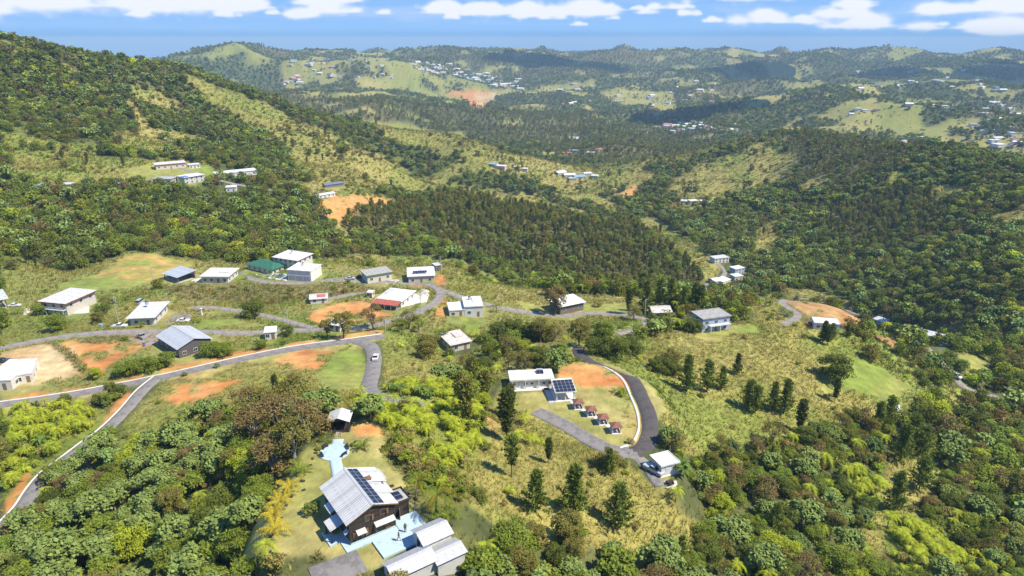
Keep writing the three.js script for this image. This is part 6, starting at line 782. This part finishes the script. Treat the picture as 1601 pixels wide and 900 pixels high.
  const walk = [[893, 628], [903, 636], [923, 648], [942, 660], [962, 674]].map(([x, y]) => pix(x, y)); structure('picnic_path', ribbon(new THREE.CatmullRomCurve3(walk).getSpacedPoints(30), 0.7, 0.1), tone([0.78, 0.76, 0.73], 'concrete'), 'pale concrete path linking the picnic huts', 'path');
  // pale drain kerb on the inside of the looping road
  const lr = ROADS.find(r => r[0] === 'loop_road'), q = lr.pts.slice(Math.floor(lr.pts.length * 0.28)); structure('drain_kerb', ribbon(q, 0, 0.04, 3.0, 0.16, 0.65), M.kerb, 'pale concrete drain along the inside of the looping road', 'kerb');
  // small white hut
  const ha = pix(1017, 729), hb = pix(1033, 745), hr = Math.atan2(-(hb.z - ha.z), hb.x - ha.x), hw = Math.hypot(hb.x - ha.x, hb.z - ha.z), hd = 4.6; const hx = (ha.x + hb.x) / 2 - Math.sin(hr) * hd / 2, hz = (ha.z + hb.z) / 2 - Math.cos(hr) * hd / 2, hut = group('white_hut', 'small white concrete hut with flat roof beside the parked silver pickup', 'hut', null, hx, ground(hx, hz), hz, hr);
  part('wall', box(hw, 3.6, hd, 0, -0.8, 0), wW, hut); part('roof', box(hw + 0.7, 0.25, hd + 0.7, 0, 2.8, 0), tone([0.80, 0.78, 0.75], 'stain'), hut); part('roof_rim', [box(hw + 0.72, 0.15, 0.15, 0, 3.05, hd / 2 + 0.28), box(hw + 0.72, 0.15, 0.15, 0, 3.05, -hd / 2 - 0.28), box(0.15, 0.15, hd + 0.4, -hw / 2 - 0.28, 3.05, 0), box(0.15, 0.15, hd + 0.4, hw / 2 + 0.28, 3.05, 0)], wW, hut); part('door', box(0.07, 2.0, 1.0, hw / 2 + 0.035, 0.05, 0.6), tone([0.6, 0.62, 0.65]), hut); windowPart(hut, hw / 2 + 0.035, 1.6, -1.2, 0.9, 0.5, Math.PI / 2); part('base', box(hw + 0.9, 0.5, hd + 0.9, 0, -0.42, 0), tone([0.75, 0.73, 0.7], 'concrete'), hut);
  const pp = pix(1047, 757);
  const tt = group('picnic_table', 'small dark picnic table on the pale patch behind the white hut', 'table', null, pp.x, ground(pp.x, pp.z) + 0.15, pp.z, 0.4); part('table_top', box(1.6, 0.06, 0.8, 0, 0.72, 0), planks[2], tt); for (const z of [-0.7, 0.7]) part('seat', box(1.6, 0.05, 0.28, 0, 0.42, z), planks[2], tt); for (const x of [-0.6, 0.6]) part('leg', box(0.08, 0.72, 1.4, x, 0, 0), planks[1], tt);
}
// forecourts and terraces of pale concrete
const SLABS = [];
function inPoly(P, x, z) { let c = false; for (let i = 0, j = P.length - 1; i < P.length; j = i++) if ((P[i].z > z) !== (P[j].z > z) && x < (P[j].x - P[i].x) * (z - P[i].z) / (P[j].z - P[i].z) + P[i].x) c = !c; return c; }
const flatPoly = (name, pts, m, label, up = 0.14) => {         // paving that follows the ground, its rim turned down into it
  const P = pts.map(([x, y]) => pix(x, y)), xs = P.map(p => p.x), zs = P.map(p => p.z), c = 0.55, x0 = Math.min(...xs), z0 = Math.min(...zs), nx = Math.ceil((Math.max(...xs) - x0) / c) + 1, nz = Math.ceil((Math.max(...zs) - z0) / c) + 1, pos = [], uv = [], idx = [], id = new Map(); SLABS.push([P, up]);
  const v = (i, j) => { const k = j * 4000 + i; if (!id.has(k)) { const x = x0 + i * c, z = z0 + j * c; id.set(k, pos.length / 3); pos.push(x, ground(x, z) + (inPoly(P, x, z) ? up : -0.3), z); uv.push(x / 5, z / 5); } return id.get(k); };
  for (let j = -1; j <= nz; j++) for (let i = -1; i <= nx; i++) { if (![[0, 0], [1, 0], [0, 1], [1, 1]].some(([a, b]) => inPoly(P, x0 + (i + a) * c, z0 + (j + b) * c))) continue; const a = v(i, j), b = v(i + 1, j), d = v(i, j + 1), e = v(i + 1, j + 1); idx.push(a, d, b, b, d, e); }
  const g = new THREE.BufferGeometry(); g.setAttribute('position', new THREE.Float32BufferAttribute(pos, 3)); g.setAttribute('uv', new THREE.Float32BufferAttribute(uv, 2)); g.setIndex(idx); g.computeVertexNormals(); return structure(name, g, m, label, 'paving');
};
const floorAt = (x, z) => { for (const [P, up] of SLABS) if (inPoly(P, x, z)) return ground(x, z) + up; return ground(x, z) + (roadNear(x, z) < 0 ? 0.12 : 0); };
const paleC = tone([0.78, 0.72, 0.62], 'concrete');
flatPoly('forecourt', [[36, 492], [70, 490], [140, 488], [140, 478], [108, 484], [40, 482]], paleC, 'pale paved forecourt of the maroon-edged house');
flatPoly('forecourt', [[400, 428], [449, 428], [449, 439], [425, 436], [405, 432]], tone([0.84, 0.82, 0.78], 'concrete'), 'white forecourt between the green-roofed and the boxy white house');
flatPoly('terrace', [[628, 480], [668, 472], [672, 455], [661, 451], [640, 464]], tone([0.82, 0.80, 0.77], 'concrete'), 'white walled terrace of the terracotta-porched house', 0.3);
flatPoly('forecourt', [[594, 441], [622, 436], [628, 441], [606, 444]], paleC, 'pale drive between the mossy-roofed house and its neighbour');
flatPoly('forecourt', [[255, 507], [272, 490], [298, 488], [300, 500], [272, 506]], M.asphaltOld, 'asphalt yard of the slab-roofed house');
flatPoly('forecourt', [[198, 530], [240, 519], [262, 519], [262, 533], [236, 540]], tone([0.52, 0.42, 0.36], 'asphalt'), 'brownish yard of the large open shed');
flatPoly('forecourt', [[298, 438], [316, 434], [318, 440], [305, 441]], paleC, 'pale drive of the stained-white house');
flatPoly('gravel_patch', [[1036, 753], [1041, 749], [1049, 750], [1056, 749], [1061, 757], [1055, 765], [1045, 764], [1039, 766]], tone([0.72, 0.64, 0.54], 'concrete'), 'pale patch of rubble behind the white hut', 0.08);

// ---------------------------------------------------------------- vehicles
const tyre = mat('tyre_rubber', [0.02, 0.02, 0.02], 0.9), lampGlass = mat('headlamp_glass', [0.7, 0.7, 0.68], 0.2), tailRed = mat('tail_lamp', [0.45, 0.02, 0.02], 0.3), carGlass = mat('car_glass', [0.02, 0.025, 0.03], 0.08);
const paint = (c) => mats['car_' + c.join()] ??= new THREE.MeshPhysicalMaterial({ name: 'car_paint', color: new THREE.Color().setRGB(...c), roughness: 0.35, clearcoat: 1, clearcoatRoughness: 0.08 });
function extr(pts, w, bevel = 0.06) { const s = new THREE.Shape(pts.map(p => new THREE.Vector2(...p))); return new THREE.ExtrudeGeometry(s, { depth: w - 2 * bevel, bevelEnabled: true, bevelSize: bevel, bevelThickness: bevel, bevelSegments: 2 }).translate(0, 0, -w / 2 + bevel); }
const BODY = {          // side profiles, front toward +x: [body, cabin, length, width]
  sedan: [[[-2.2, 0.35], [2.2, 0.35], [2.25, 0.7], [1.1, 0.92], [-1.7, 0.95], [-2.25, 0.85]], [[-1.6, 0.92], [1.05, 0.9], [0.3, 1.40], [-0.9, 1.42]], 1.75],
  pickup: [[[-2.6, 0.45], [2.6, 0.45], [2.65, 0.95], [1.35, 1.12], [-2.65, 1.1]], [[-0.75, 1.08], [1.3, 1.08], [0.55, 1.72], [-0.6, 1.75]], 1.85],
  van: [[[-2.4, 0.4], [2.3, 0.4], [2.4, 0.8], [1.7, 1.1], [-2.4, 1.1]], [[-2.35, 1.08], [1.65, 1.08], [0.9, 1.9], [-2.25, 1.95]], 1.85],
};
function vehicle(type, name, c, px, py, head, label) {
  const p = pix(px, py), [b, k, w] = BODY[type], g = group(name, label, type === 'pickup' ? 'pickup' : type === 'van' ? 'van' : 'car', null, p.x, floorAt(p.x, p.z) + 0.04, p.z, head * D2R), m = paint(c);
  const body = part('body', extr(b, w), m, g); part('cabin_glass', extr(k, w - 0.22, 0.04), carGlass, g); part('cabin_roof', extr([[k[3][0] + 0.05, k[3][1] - 0.02], [k[2][0] - 0.05, k[2][1] - 0.02], [k[2][0] - 0.1, k[2][1] + 0.06], [k[3][0] + 0.1, k[3][1] + 0.06]], w - 0.26, 0.04), m, g);
  for (const s of [-1, 1]) for (const x of [k[1][0] - 0.04, (k[0][0] + k[1][0]) / 2 + 0.1, k[0][0] + 0.04]) { const t = x === k[1][0] - 0.04 ? k[2] : x === k[0][0] + 0.04 ? k[3] : [(k[2][0] + k[3][0]) / 2, (k[2][1] + k[3][1]) / 2], q = limb([V3(x, k[0][1], s * (w / 2 - 0.13)), V3((x + t[0]) / 2, (k[0][1] + t[1]) / 2, s * (w / 2 - 0.125)), V3(t[0], t[1], s * (w / 2 - 0.15))], 0.05, 0.05, 4); part('pillar', q, m, g); }
  if (type === 'pickup') part('load_bed', box(1.6, 0.04, w - 0.3, -1.75, 1.1, 0), tyre, g);
  for (const x of [-1.42, 1.42]) for (const s of [-1, 1]) { const wl = part('wheel', new THREE.CylinderGeometry(0.35, 0.35, 0.24, 18).rotateX(Math.PI / 2), tyre, g); wl.position.set(x * (type === 'pickup' ? 1.12 : 1), 0.34 - 0.16 + 0.14, s * (w / 2 - 0.08)); part('rim', new THREE.CylinderGeometry(0.2, 0.2, 0.26, 12).rotateX(Math.PI / 2), aluminium, wl); }
  for (const s of [-1, 1]) { part('headlight', box(0.08, 0.14, 0.32, b[2][0] + 0.02, 0.62 + (type === 'pickup' ? 0.15 : 0), s * (w / 2 - 0.28)), lampGlass, g); part('tail_light', box(0.06, 0.2, 0.18, b[0][0] - 0.07, 0.68 + (type === 'pickup' ? 0.15 : 0), s * (w / 2 - 0.18)), tailRed, g); }
}
const cw = [0.8, 0.8, 0.8], cs = [0.45, 0.47, 0.5], cd = [0.05, 0.06, 0.08];
vehicle('pickup', 'pickup_truck', cw, 188, 512, 182, 'white pickup on the village road below the utility pole'); vehicle('sedan', 'parked_car', cw, 287, 503, 4, 'white car in the asphalt yard of the slab-roofed house'); vehicle('pickup', 'pickup_truck', [0.35, 0.33, 0.3], 223, 529, 140, 'grey pickup parked by the yard of the large open shed'); vehicle('van', 'parked_van', cs, 220, 474, 90, 'light grey van parked on grass behind the slab-roofed house'); vehicle('sedan', 'parked_car', cw, 588, 561, 92, 'white car on the road below the junction');
vehicle('pickup', 'pickup_truck', cs, 1022, 738, -48, 'silver pickup parked beside the small white hut'); vehicle('sedan', 'parked_car', cs, 548, 437, 8, 'silver car parked on the village road near the mossy-roofed house'); vehicle('sedan', 'parked_car', cd, 563, 434, 15, 'dark car parked closest to the mossy-roofed house'); vehicle('sedan', 'parked_car', [0.1, 0.2, 0.3], 440, 433, 3, 'blue-grey car on the white forecourt'); vehicle('sedan', 'parked_car', [0.6, 0.03, 0.03], 1268, 508, 20, 'red car at the end of the long white home'); vehicle('van', 'parked_van', cw, 1493, 590, -60, 'white van on the valley lane'); vehicle('sedan', 'parked_car', [0.35, 0.45, 0.55], 1476, 541, 10, 'pale blue car beside the house with the tarpaulin'); vehicle('sedan', 'parked_car', cd, 5, 566, 20, 'dark car behind the unfinished house'); vehicle('sedan', 'parked_car', cw, 24, 479, 10, 'white car in front of the dark carport');
// blue bin and tank, gate, columns
{ const p = pix(226, 541), b = group('drum', 'blue plastic drum beside the yard of the large open shed', 'drum', null, p.x, ground(p.x, p.z), p.z); part('barrel', new THREE.LatheGeometry([[0, 0], [0.4, 0], [0.44, 0.2], [0.42, 0.5], [0.44, 0.85], [0.4, 1.05], [0, 1.05]].map(q => new THREE.Vector2(...q)), 20), tone([0.05, 0.16, 0.55], null, 0.5), b); part('lid', new THREE.CylinderGeometry(0.36, 0.36, 0.06, 18).translate(0, 1.08, 0), tankBlack, b);
  const q = pix(159, 511), c = group('waste_bin', 'light blue waste bin on the verge of the village road', 'bin', null, q.x, ground(q.x, q.z), q.z); part('bin_box', new RoundedBoxGeometry(1.0, 1.1, 0.8, 2, 0.08).translate(0, 0.6, 0), tone([0.25, 0.45, 0.65], null, 0.6), c); part('lid', box(1.06, 0.1, 0.86, 0, 1.15, 0), tone([0.3, 0.5, 0.7], null, 0.6), c);
  const m = pix(316, 492), s = group('white_column', 'small white column monument on the grass by the lane', 'column', null, m.x, ground(m.x, m.z), m.z); part('plinth', box(0.9, 0.5, 0.9, 0, -0.2, 0), frameWhite, s); part('shaft', new THREE.CylinderGeometry(0.26, 0.32, 2.2, 14).translate(0, 1.4, 0), frameWhite, s); part('capital', box(0.8, 0.25, 0.8, 0, 2.5, 0), frameWhite, s);
  const a = pix(253, 526), e = pix(275, 516), gt = group('yard_gate', 'rusty brown railing gate along the yard of the large open shed', 'gate', null, (a.x + e.x) / 2, ground((a.x + e.x) / 2, (a.z + e.z) / 2), (a.z + e.z) / 2, Math.atan2(-(e.z - a.z), e.x - a.x)), w = Math.hypot(e.x - a.x, e.z - a.z), rust = mat('rusty_iron', [0.17, 0.085, 0.05], 0.9); for (const y of [0.1, 1.35]) part('rail', box(w, 0.14, 0.14, 0, y, 0), rust, gt); for (let i = 0; i < 7; i++) part('post', box(0.14, 1.4, 0.12, -w / 2 + w * i / 6, 0, 0.01), rust, gt); }
// ---- utility poles
const poleM = mat('grey_pole_concrete', [0.48, 0.46, 0.43], 0.9, { map: T.concrete }), steel = mat('galvanised_steel', [0.45, 0.46, 0.47], 0.5, { metalness: 0.5 });
const poleText = ['beside the white pickup', 'behind the slab-roofed house', 'beside the round dark tree by the village road', 'below the white walled terrace', 'beside the little black shed', 'at the bend of the ridge road', 'at the ridge road fork', 'beside the silver car on the village road', 'by the hairpin road', 'below the terraced field', 'on the ridge road past the cubic house', 'on the hillside lane', 'at the junction of the kerbed road'];
[[186, 506, 11], [264, 479, 6.5], [451, 512, 7], [658, 487, 11], [690, 430, 10], [697, 462, 6], [1008, 494, 8], [536, 440, 7], [1243, 468, 6], [240, 440, 7], [781, 482, 7], [345, 292, 9], [603, 522, 6]].forEach(([x, y, h], i) => { const p = pix(x, y), g = group('utility_pole', 'grey utility pole ' + poleText[i], 'utility pole', 'utility poles along the roads', p.x, ground(p.x, p.z), p.z, i * 0.7); part('pole', new THREE.CylinderGeometry(0.11, 0.19, h + 0.6, 10).translate(0, h / 2 - 0.3, 0), poleM, g); part('crossarm', box(1.9, 0.13, 0.13, 0, h - 0.7, 0.02), steel, g); for (const s of [-0.8, 0, 0.8]) part('insulator', new THREE.CylinderGeometry(0.05, 0.07, 0.25, 8).translate(s, h - 0.44, 0.02), frameWhite, g); if (i % 2 === 0) { const t = part('transformer', new THREE.CylinderGeometry(0.28, 0.28, 0.8, 14).translate(0.45, h - 1.6, 0), steel, g); part('bracket', box(0.3, 0.08, 0.08, 0.2, h - 1.4, 0), steel, t); } });
// ---- two people on the blue patio
function person(px, py, face, pose, shirt, trousers, label) {
  const p = pix(px, py), top = HY + 0.32, g = group('person', label, 'person', null, p.x, top, p.z, face);
  // recompute the spot on the raised patio along the same sight line
  const r = ray(px, py), t = (top - EYE) / r.y; g.position.set(r.x * t, top, r.z * t);
  const J = { pel: [0, 0.93, 0], chest: [0, 1.30, 0.01], neck: [0, 1.48, 0], head: [0, 1.62, 0.02] }, walk = pose === 'walk' ? 1 : 0;
  const bones = [[[0, 0.95, 0], [0, 1.15, 0], 0.135, 0.13], [[0, 1.15, 0], [0, 1.38, 0], 0.13, 0.15], [[-0.15, 1.4, 0], [0.15, 1.4, 0], 0.085, 0.085], [[0, 1.4, 0], [0, 1.52, 0.01], 0.06, 0.055], [[0, 1.60, 0.02], [0, 1.66, 0.02], 0.095, 0.10]];
  const limb2 = (a, b, c, r1, r2, r3) => bones.push([a, b, r1, r2], [b, c, r2, r3]);
  for (const s of [-1, 1]) {
    const f = walk * s; limb2([s * 0.09, 0.92, 0], [s * 0.10, 0.50, 0.16 * f + 0.03], [s * 0.10, 0.08, 0.26 * f - (f < 0 ? 0.08 : 0)], 0.095, 0.065, 0.045); bones.push([[s * 0.10, 0.045, 0.26 * f - (f < 0 ? 0.08 : 0) - 0.03], [s * 0.11, 0.035, 0.26 * f - (f < 0 ? 0.08 : 0) + 0.15], 0.045, 0.038]);
    const e = pose === 'stand' && s > 0 ? [[0.30, 1.15, 0.06], [0.20, 1.12, 0.26]] : [[s * 0.24, 1.14, -0.10 * f], [s * 0.23, 0.90, -0.18 * f + 0.06]]; limb2([s * 0.18, 1.40, 0], e[0], e[1], 0.055, 0.042, 0.032);
    const h = e[1], d = new THREE.Vector3(h[0] - e[0][0], h[1] - e[0][1], h[2] - e[0][2]).normalize(), hp = V3(...h).addScaledVector(d, 0.08); bones.push([h, hp.toArray(), 0.032, 0.03]); for (let k = -1.5; k <= 1.5; k++) bones.push([[hp.x, hp.y, hp.z + k * 0.017], hp.clone().addScaledVector(d, 0.075 - Math.abs(k) * 0.008).add(V3(0, 0, k * 0.02)).toArray(), 0.011, 0.009]); bones.push([h, V3(...h).addScaledVector(d, 0.06).add(V3(0, 0, 0.045)).toArray(), 0.013, 0.010]);
  }
  bones.push([[0, 1.62, 0.10], [0, 1.60, 0.135], 0.018, 0.014]); for (const s of [-1, 1]) bones.push([[s * 0.095, 1.65, 0.0], [s * 0.102, 1.61, 0.0], 0.018, 0.014]);
  const sd = (x, y, z) => { let v = 9; for (const [a, b, r0, r1] of bones) { const bx = b[0] - a[0], by = b[1] - a[1], bz = b[2] - a[2], q = clamp(((x - a[0]) * bx + (y - a[1]) * by + (z - a[2]) * bz) / (bx * bx + by * by + bz * bz + 1e-9), 0, 1), dd = Math.hypot(x - a[0] - bx * q, y - a[1] - by * q, z - a[2] - bz * q) - lerp(r0, r1, q), k = Math.min(0.04, 3 * Math.min(r0, r1) * 0.6), h2 = clamp(0.5 + 0.5 * (v - dd) / k, 0, 1); v = lerp(v, dd, h2) - k * h2 * (1 - h2); } return v; };
  const mesh = surfaceNet(sd, [-0.5, -0.02, -0.5], [0.5, 1.8, 0.5], 0.022), pos = mesh.attributes.position, col = [], skin = [0.33, 0.19, 0.12], hair = [0.02, 0.015, 0.012];
  for (let i = 0; i < pos.count; i++) { const x = pos.getX(i), y = pos.getY(i), z = pos.getZ(i), arm = Math.abs(x) > 0.195 && y < 1.36; let c = y < 0.075 ? [0.04, 0.04, 0.045] : y < 0.97 && !(Math.abs(x) > 0.19) ? trousers : arm && y < 1.22 ? skin : y < 1.47 ? shirt : y > 1.66 || (z < -0.01 && y > 1.52) ? hair : skin; if (c === skin && y > 1.628 && y < 1.65 && z > 0.07 && Math.abs(Math.abs(x) - 0.035) < 0.016) c = hair; if (c === skin && y > 1.555 && y < 1.572 && z > 0.08 && Math.abs(x) < 0.03) c = [0.28, 0.09, 0.07]; col.push(...c); }
  mesh.setAttribute('color', new THREE.Float32BufferAttribute(col, 3)); part('body', mesh, mats.skin_and_clothes ??= new THREE.MeshStandardMaterial({ name: 'skin_and_clothes', vertexColors: true, roughness: 0.85 }), g);
}
// naive surface nets for a signed field
function surfaceNet(f, lo, hi, c) {
  const n = [0, 1, 2].map(i => Math.ceil((hi[i] - lo[i]) / c) + 1), at = (i, j, k) => (k * n[1] + j) * n[0] + i, v = new Float32Array(n[0] * n[1] * n[2]), id = new Int32Array(v.length).fill(-1), pos = [], idx = [];
  for (let k = 0; k < n[2]; k++) for (let j = 0; j < n[1]; j++) for (let i = 0; i < n[0]; i++) v[at(i, j, k)] = f(lo[0] + i * c, lo[1] + j * c, lo[2] + k * c);
  for (let k = 0; k < n[2] - 1; k++) for (let j = 0; j < n[1] - 1; j++) for (let i = 0; i < n[0] - 1; i++) { let s = [0, 0, 0], m = 0; const q = (a, b) => { const va = v[at(i + a[0], j + a[1], k + a[2])], vb = v[at(i + b[0], j + b[1], k + b[2])]; if ((va < 0) === (vb < 0)) return; const t = va / (va - vb); for (let e = 0; e < 3; e++) s[e] += lerp(a[e], b[e], t); m++; }; for (const [a, b] of EDGES) q(a, b); if (!m) continue; id[at(i, j, k)] = pos.length / 3; pos.push(lo[0] + (i + s[0] / m) * c, lo[1] + (j + s[1] / m) * c, lo[2] + (k + s[2] / m) * c); }
  for (let k = 1; k < n[2] - 1; k++) for (let j = 1; j < n[1] - 1; j++) for (let i = 1; i < n[0] - 1; i++) { const a = v[at(i, j, k)]; for (const [d, q] of [[at(i + 1, j, k), [[0, 0, 0], [0, -1, 0], [0, -1, -1], [0, 0, -1]]], [at(i, j + 1, k), [[0, 0, 0], [0, 0, -1], [-1, 0, -1], [-1, 0, 0]]], [at(i, j, k + 1), [[0, 0, 0], [-1, 0, 0], [-1, -1, 0], [0, -1, 0]]]]) { const b = v[d]; if ((a < 0) === (b < 0)) continue; const w = q.map(o => id[at(i + o[0], j + o[1], k + o[2])]); if (w.some(e => e < 0)) continue; if (a < 0) idx.push(w[0], w[3], w[2], w[0], w[2], w[1]); else idx.push(w[0], w[1], w[2], w[0], w[2], w[3]); } }
  const g = new THREE.BufferGeometry(); g.setAttribute('position', new THREE.Float32BufferAttribute(pos, 3)); g.setIndex(idx); g.computeVertexNormals(); return g;
}
var EDGES = []; for (let a = 0; a < 8; a++) for (const b of [1, 2, 4]) if (!(a & b)) EDGES.push([[a & 1, a >> 1 & 1, a >> 2], [(a | b) & 1, (a | b) >> 1 & 1, (a | b) >> 2]]);
person(624, 845, -1.9, 'walk', [0.04, 0.04, 0.05], [0.30, 0.32, 0.36], 'person in a dark top and pale trousers striding across the blue patio'); person(634, 831, 0.4, 'stand', [0.03, 0.03, 0.035], [0.05, 0.05, 0.06], 'person in dark clothes standing by the outbuilding on the blue patio');

// ---------------------------------------------------------------- houses far down the valley and in the hill towns
{
  const R = rng(404), WALL = [[0.78, 0.76, 0.72], [0.72, 0.68, 0.6], [0.66, 0.7, 0.76], [0.75, 0.6, 0.5], [0.7, 0.7, 0.7]], TOP = [[0.8, 0.8, 0.8], [0.7, 0.7, 0.72], [0.6, 0.6, 0.6], [0.78, 0.74, 0.68], [0.5, 0.2, 0.15], [0.25, 0.4, 0.55]], seenAt = [];
  const kindWord = ['white', 'cream', 'pale blue', 'salmon', 'grey'], topWord = ['white', 'pale grey', 'grey', 'cream', 'red', 'blue'];
  const far = (px, py, w, place, big = 1) => {
    const p = pix(px, py), d = Math.hypot(p.x, p.z); if (d > 7000) return; if (seenAt.some(q => Math.hypot(q[0] - p.x, q[1] - p.z) < Math.max(9, d * 0.005))) return; seenAt.push([p.x, p.z]);
    const a = Math.floor(R() * WALL.length), b = Math.floor(Math.pow(R(), 1.6) * TOP.length), s = w * (d / F) * big, t = `small ${kindWord[a]} house with ${topWord[b]} roof ${place}`;
    if (seenAt.length > 290) return; house({ k: 'distant_house', grp: t, x: p.x, z: p.z, rot: (R() - 0.5) * 1.2, w: clamp(s, 8, 34), d: clamp(s * (0.6 + 0.3 * R()), 7, 22), h: clamp(3.2 + s * 0.12 * R(), 3.2, 7), roof: R() < 0.6 ? 'flat' : 'gable', wall: WALL[a], top: TOP[b], st: 1, over: 0.5, label: t }, d < 1500 ? 1 : 0);
  };
  for (const [x, y, w] of [[772, 260, 14], [783, 264, 16], [808, 264, 10], [819, 267, 12], [876, 272, 16], [890, 277, 18], [905, 279, 18], [918, 274, 12], [895, 282, 12], [930, 278, 10]]) far(x, y, w, 'in the hamlet on the valley floor');
  for (const [x, y, w] of [[883, 241, 20], [897, 238, 14], [921, 240, 16], [898, 219, 18], [935, 236, 10]]) far(x, y, w, 'round the bright green field in the valley');
  for (const [x, y, w] of [[1508, 233, 16], [1525, 238, 14], [1533, 234, 10], [1410, 222, 10], [1590, 254, 18], [1600, 248, 14], [1440, 216, 10]]) far(x, y, w, 'on the crest of the wooded hill');
  for (const [x, y, w] of [[1083, 317, 14], [1070, 318, 10], [1100, 318, 6]]) far(x, y, w, 'by the bare bank below the grassy hill');
  for (const [x, y, w] of [[60, 297, 10], [86, 296, 9], [105, 294, 10], [141, 299, 10], [155, 290, 9], [190, 294, 8], [226, 292, 9]]) far(x, y, w, 'half hidden along the wooded lane under the pasture');
  for (let i = 0; i < 44; i++) far(1040 + R() * 110, 193 + R() * 14, 7 + R() * 9, 'in the pale town in the far valley');
  for (let i = 0; i < 110; i++) { const t = R(); far(655 + t * 150 + (R() - 0.5) * 40, 100 + t * 34 + (R() - 0.5) * 14, 7 + R() * 9, 'in the town strung along the far ridge'); }
  for (let i = 0; i < 30; i++) far(440 + R() * 240, 92 + R() * 30, 5 + R() * 5, 'scattered over the far hills behind the spur');
  for (let i = 0; i < 48; i++) far(860 + R() * 260, 118 + R() * 50, 5 + R() * 5, 'scattered below the long far ridge');
  for (let i = 0; i < 36; i++) far(1340 + R() * 240, 112 + R() * 30, 5 + R() * 5, 'along the road on the far plateau');
  for (let i = 0; i < 34; i++) far(1520 + R() * 70, 160 + R() * 70, 6 + R() * 8, 'in the valley town beyond the wooded hill');
  for (let i = 0; i < 8; i++) far(440 + R() * 30, 120 + R() * 12, 6 + R() * 5, 'in the hamlet below the far summit');
  for (const [x, y, w] of [[1340, 172, 10], [1352, 174, 8], [1370, 173, 8], [1330, 180, 6], [1420, 165, 10], [1460, 166, 12], [1475, 168, 10]]) far(x, y, w, 'beside the orange building site on the plateau');
  const t = pix(1402, 641), tk = group('white_tank', 'white cylindrical tank lying on the grassy slope', 'tank', null, t.x, ground(t.x, t.z) + 0.8, t.z, 0.7); part('shell', new THREE.CapsuleGeometry(0.85, 2.2, 6, 14).rotateZ(Math.PI / 2), tone([0.8, 0.8, 0.8], null, 0.5), tk); part('saddle', [box(0.3, 1.0, 1.4, -0.8, -1.3, 0), box(0.3, 1.0, 1.4, 0.8, -1.3, 0)], tone([0.5, 0.5, 0.5], 'concrete'), tk);
  console.log('far houses', seenAt.length);
}

// ---------------------------------------------------------------- cumulus above the far valley, out of the frame, whose shadows lie on the hills
{
  const m = mat('cloud_white', [0.9, 0.9, 0.9], 1);
  [[1110, 183, 170, 'above the far valley town'], [1570, 118, 330, 'above the far plateau'], [860, 100, 300, 'above the long far ridge'], [1150, 108, 260, 'above the grassy shoulder of the far ridge']].forEach(([px, py, r, where], n) => {
    const p = pix(px, py), R = rng(900 + n), c = p.clone().addScaledVector(SUN, (760 - p.y) / SUN.y), gs = [];
    for (let i = 0; i < 16; i++) { const k = r * (0.28 + 0.3 * R()), g = new THREE.IcosahedronGeometry(k, 2).scale(1, 0.6, 1), q = g.attributes.position; for (let j = 0; j < q.count; j++) { const f = 0.85 + 0.35 * vnoise(q.getX(j) / k * 2.3 + i, q.getZ(j) / k * 2.3 + q.getY(j) / k * 2); q.setXYZ(j, q.getX(j) * f, q.getY(j) * f, q.getZ(j) * f); } gs.push(g.translate((R() - 0.5) * 2.2 * r, R() * r * 0.35, (R() - 0.5) * 1.3 * r)); }
    const o = solo('cloud', gs, m, 'white cumulus cloud drifting ' + where, 'cloud', 'clouds over the valley'); o.geometry.computeVertexNormals(); o.position.copy(c);
  });
}
// all base colours dimmed alike, so the raised exposure brightens only the haze
for (const m of new Set([...Object.values(mats), ...(() => { const l = []; scene.traverse(o => o.material && l.push(o.material)); return l; })()])) m.color.multiplyScalar(0.84);
const renderer = new THREE.WebGLRenderer({ antialias: true });
renderer.toneMapping = THREE.LinearToneMapping;
renderer.toneMappingExposure = EXPOSURE;
renderer.shadowMap.enabled = true;
renderer.render(scene, camera);
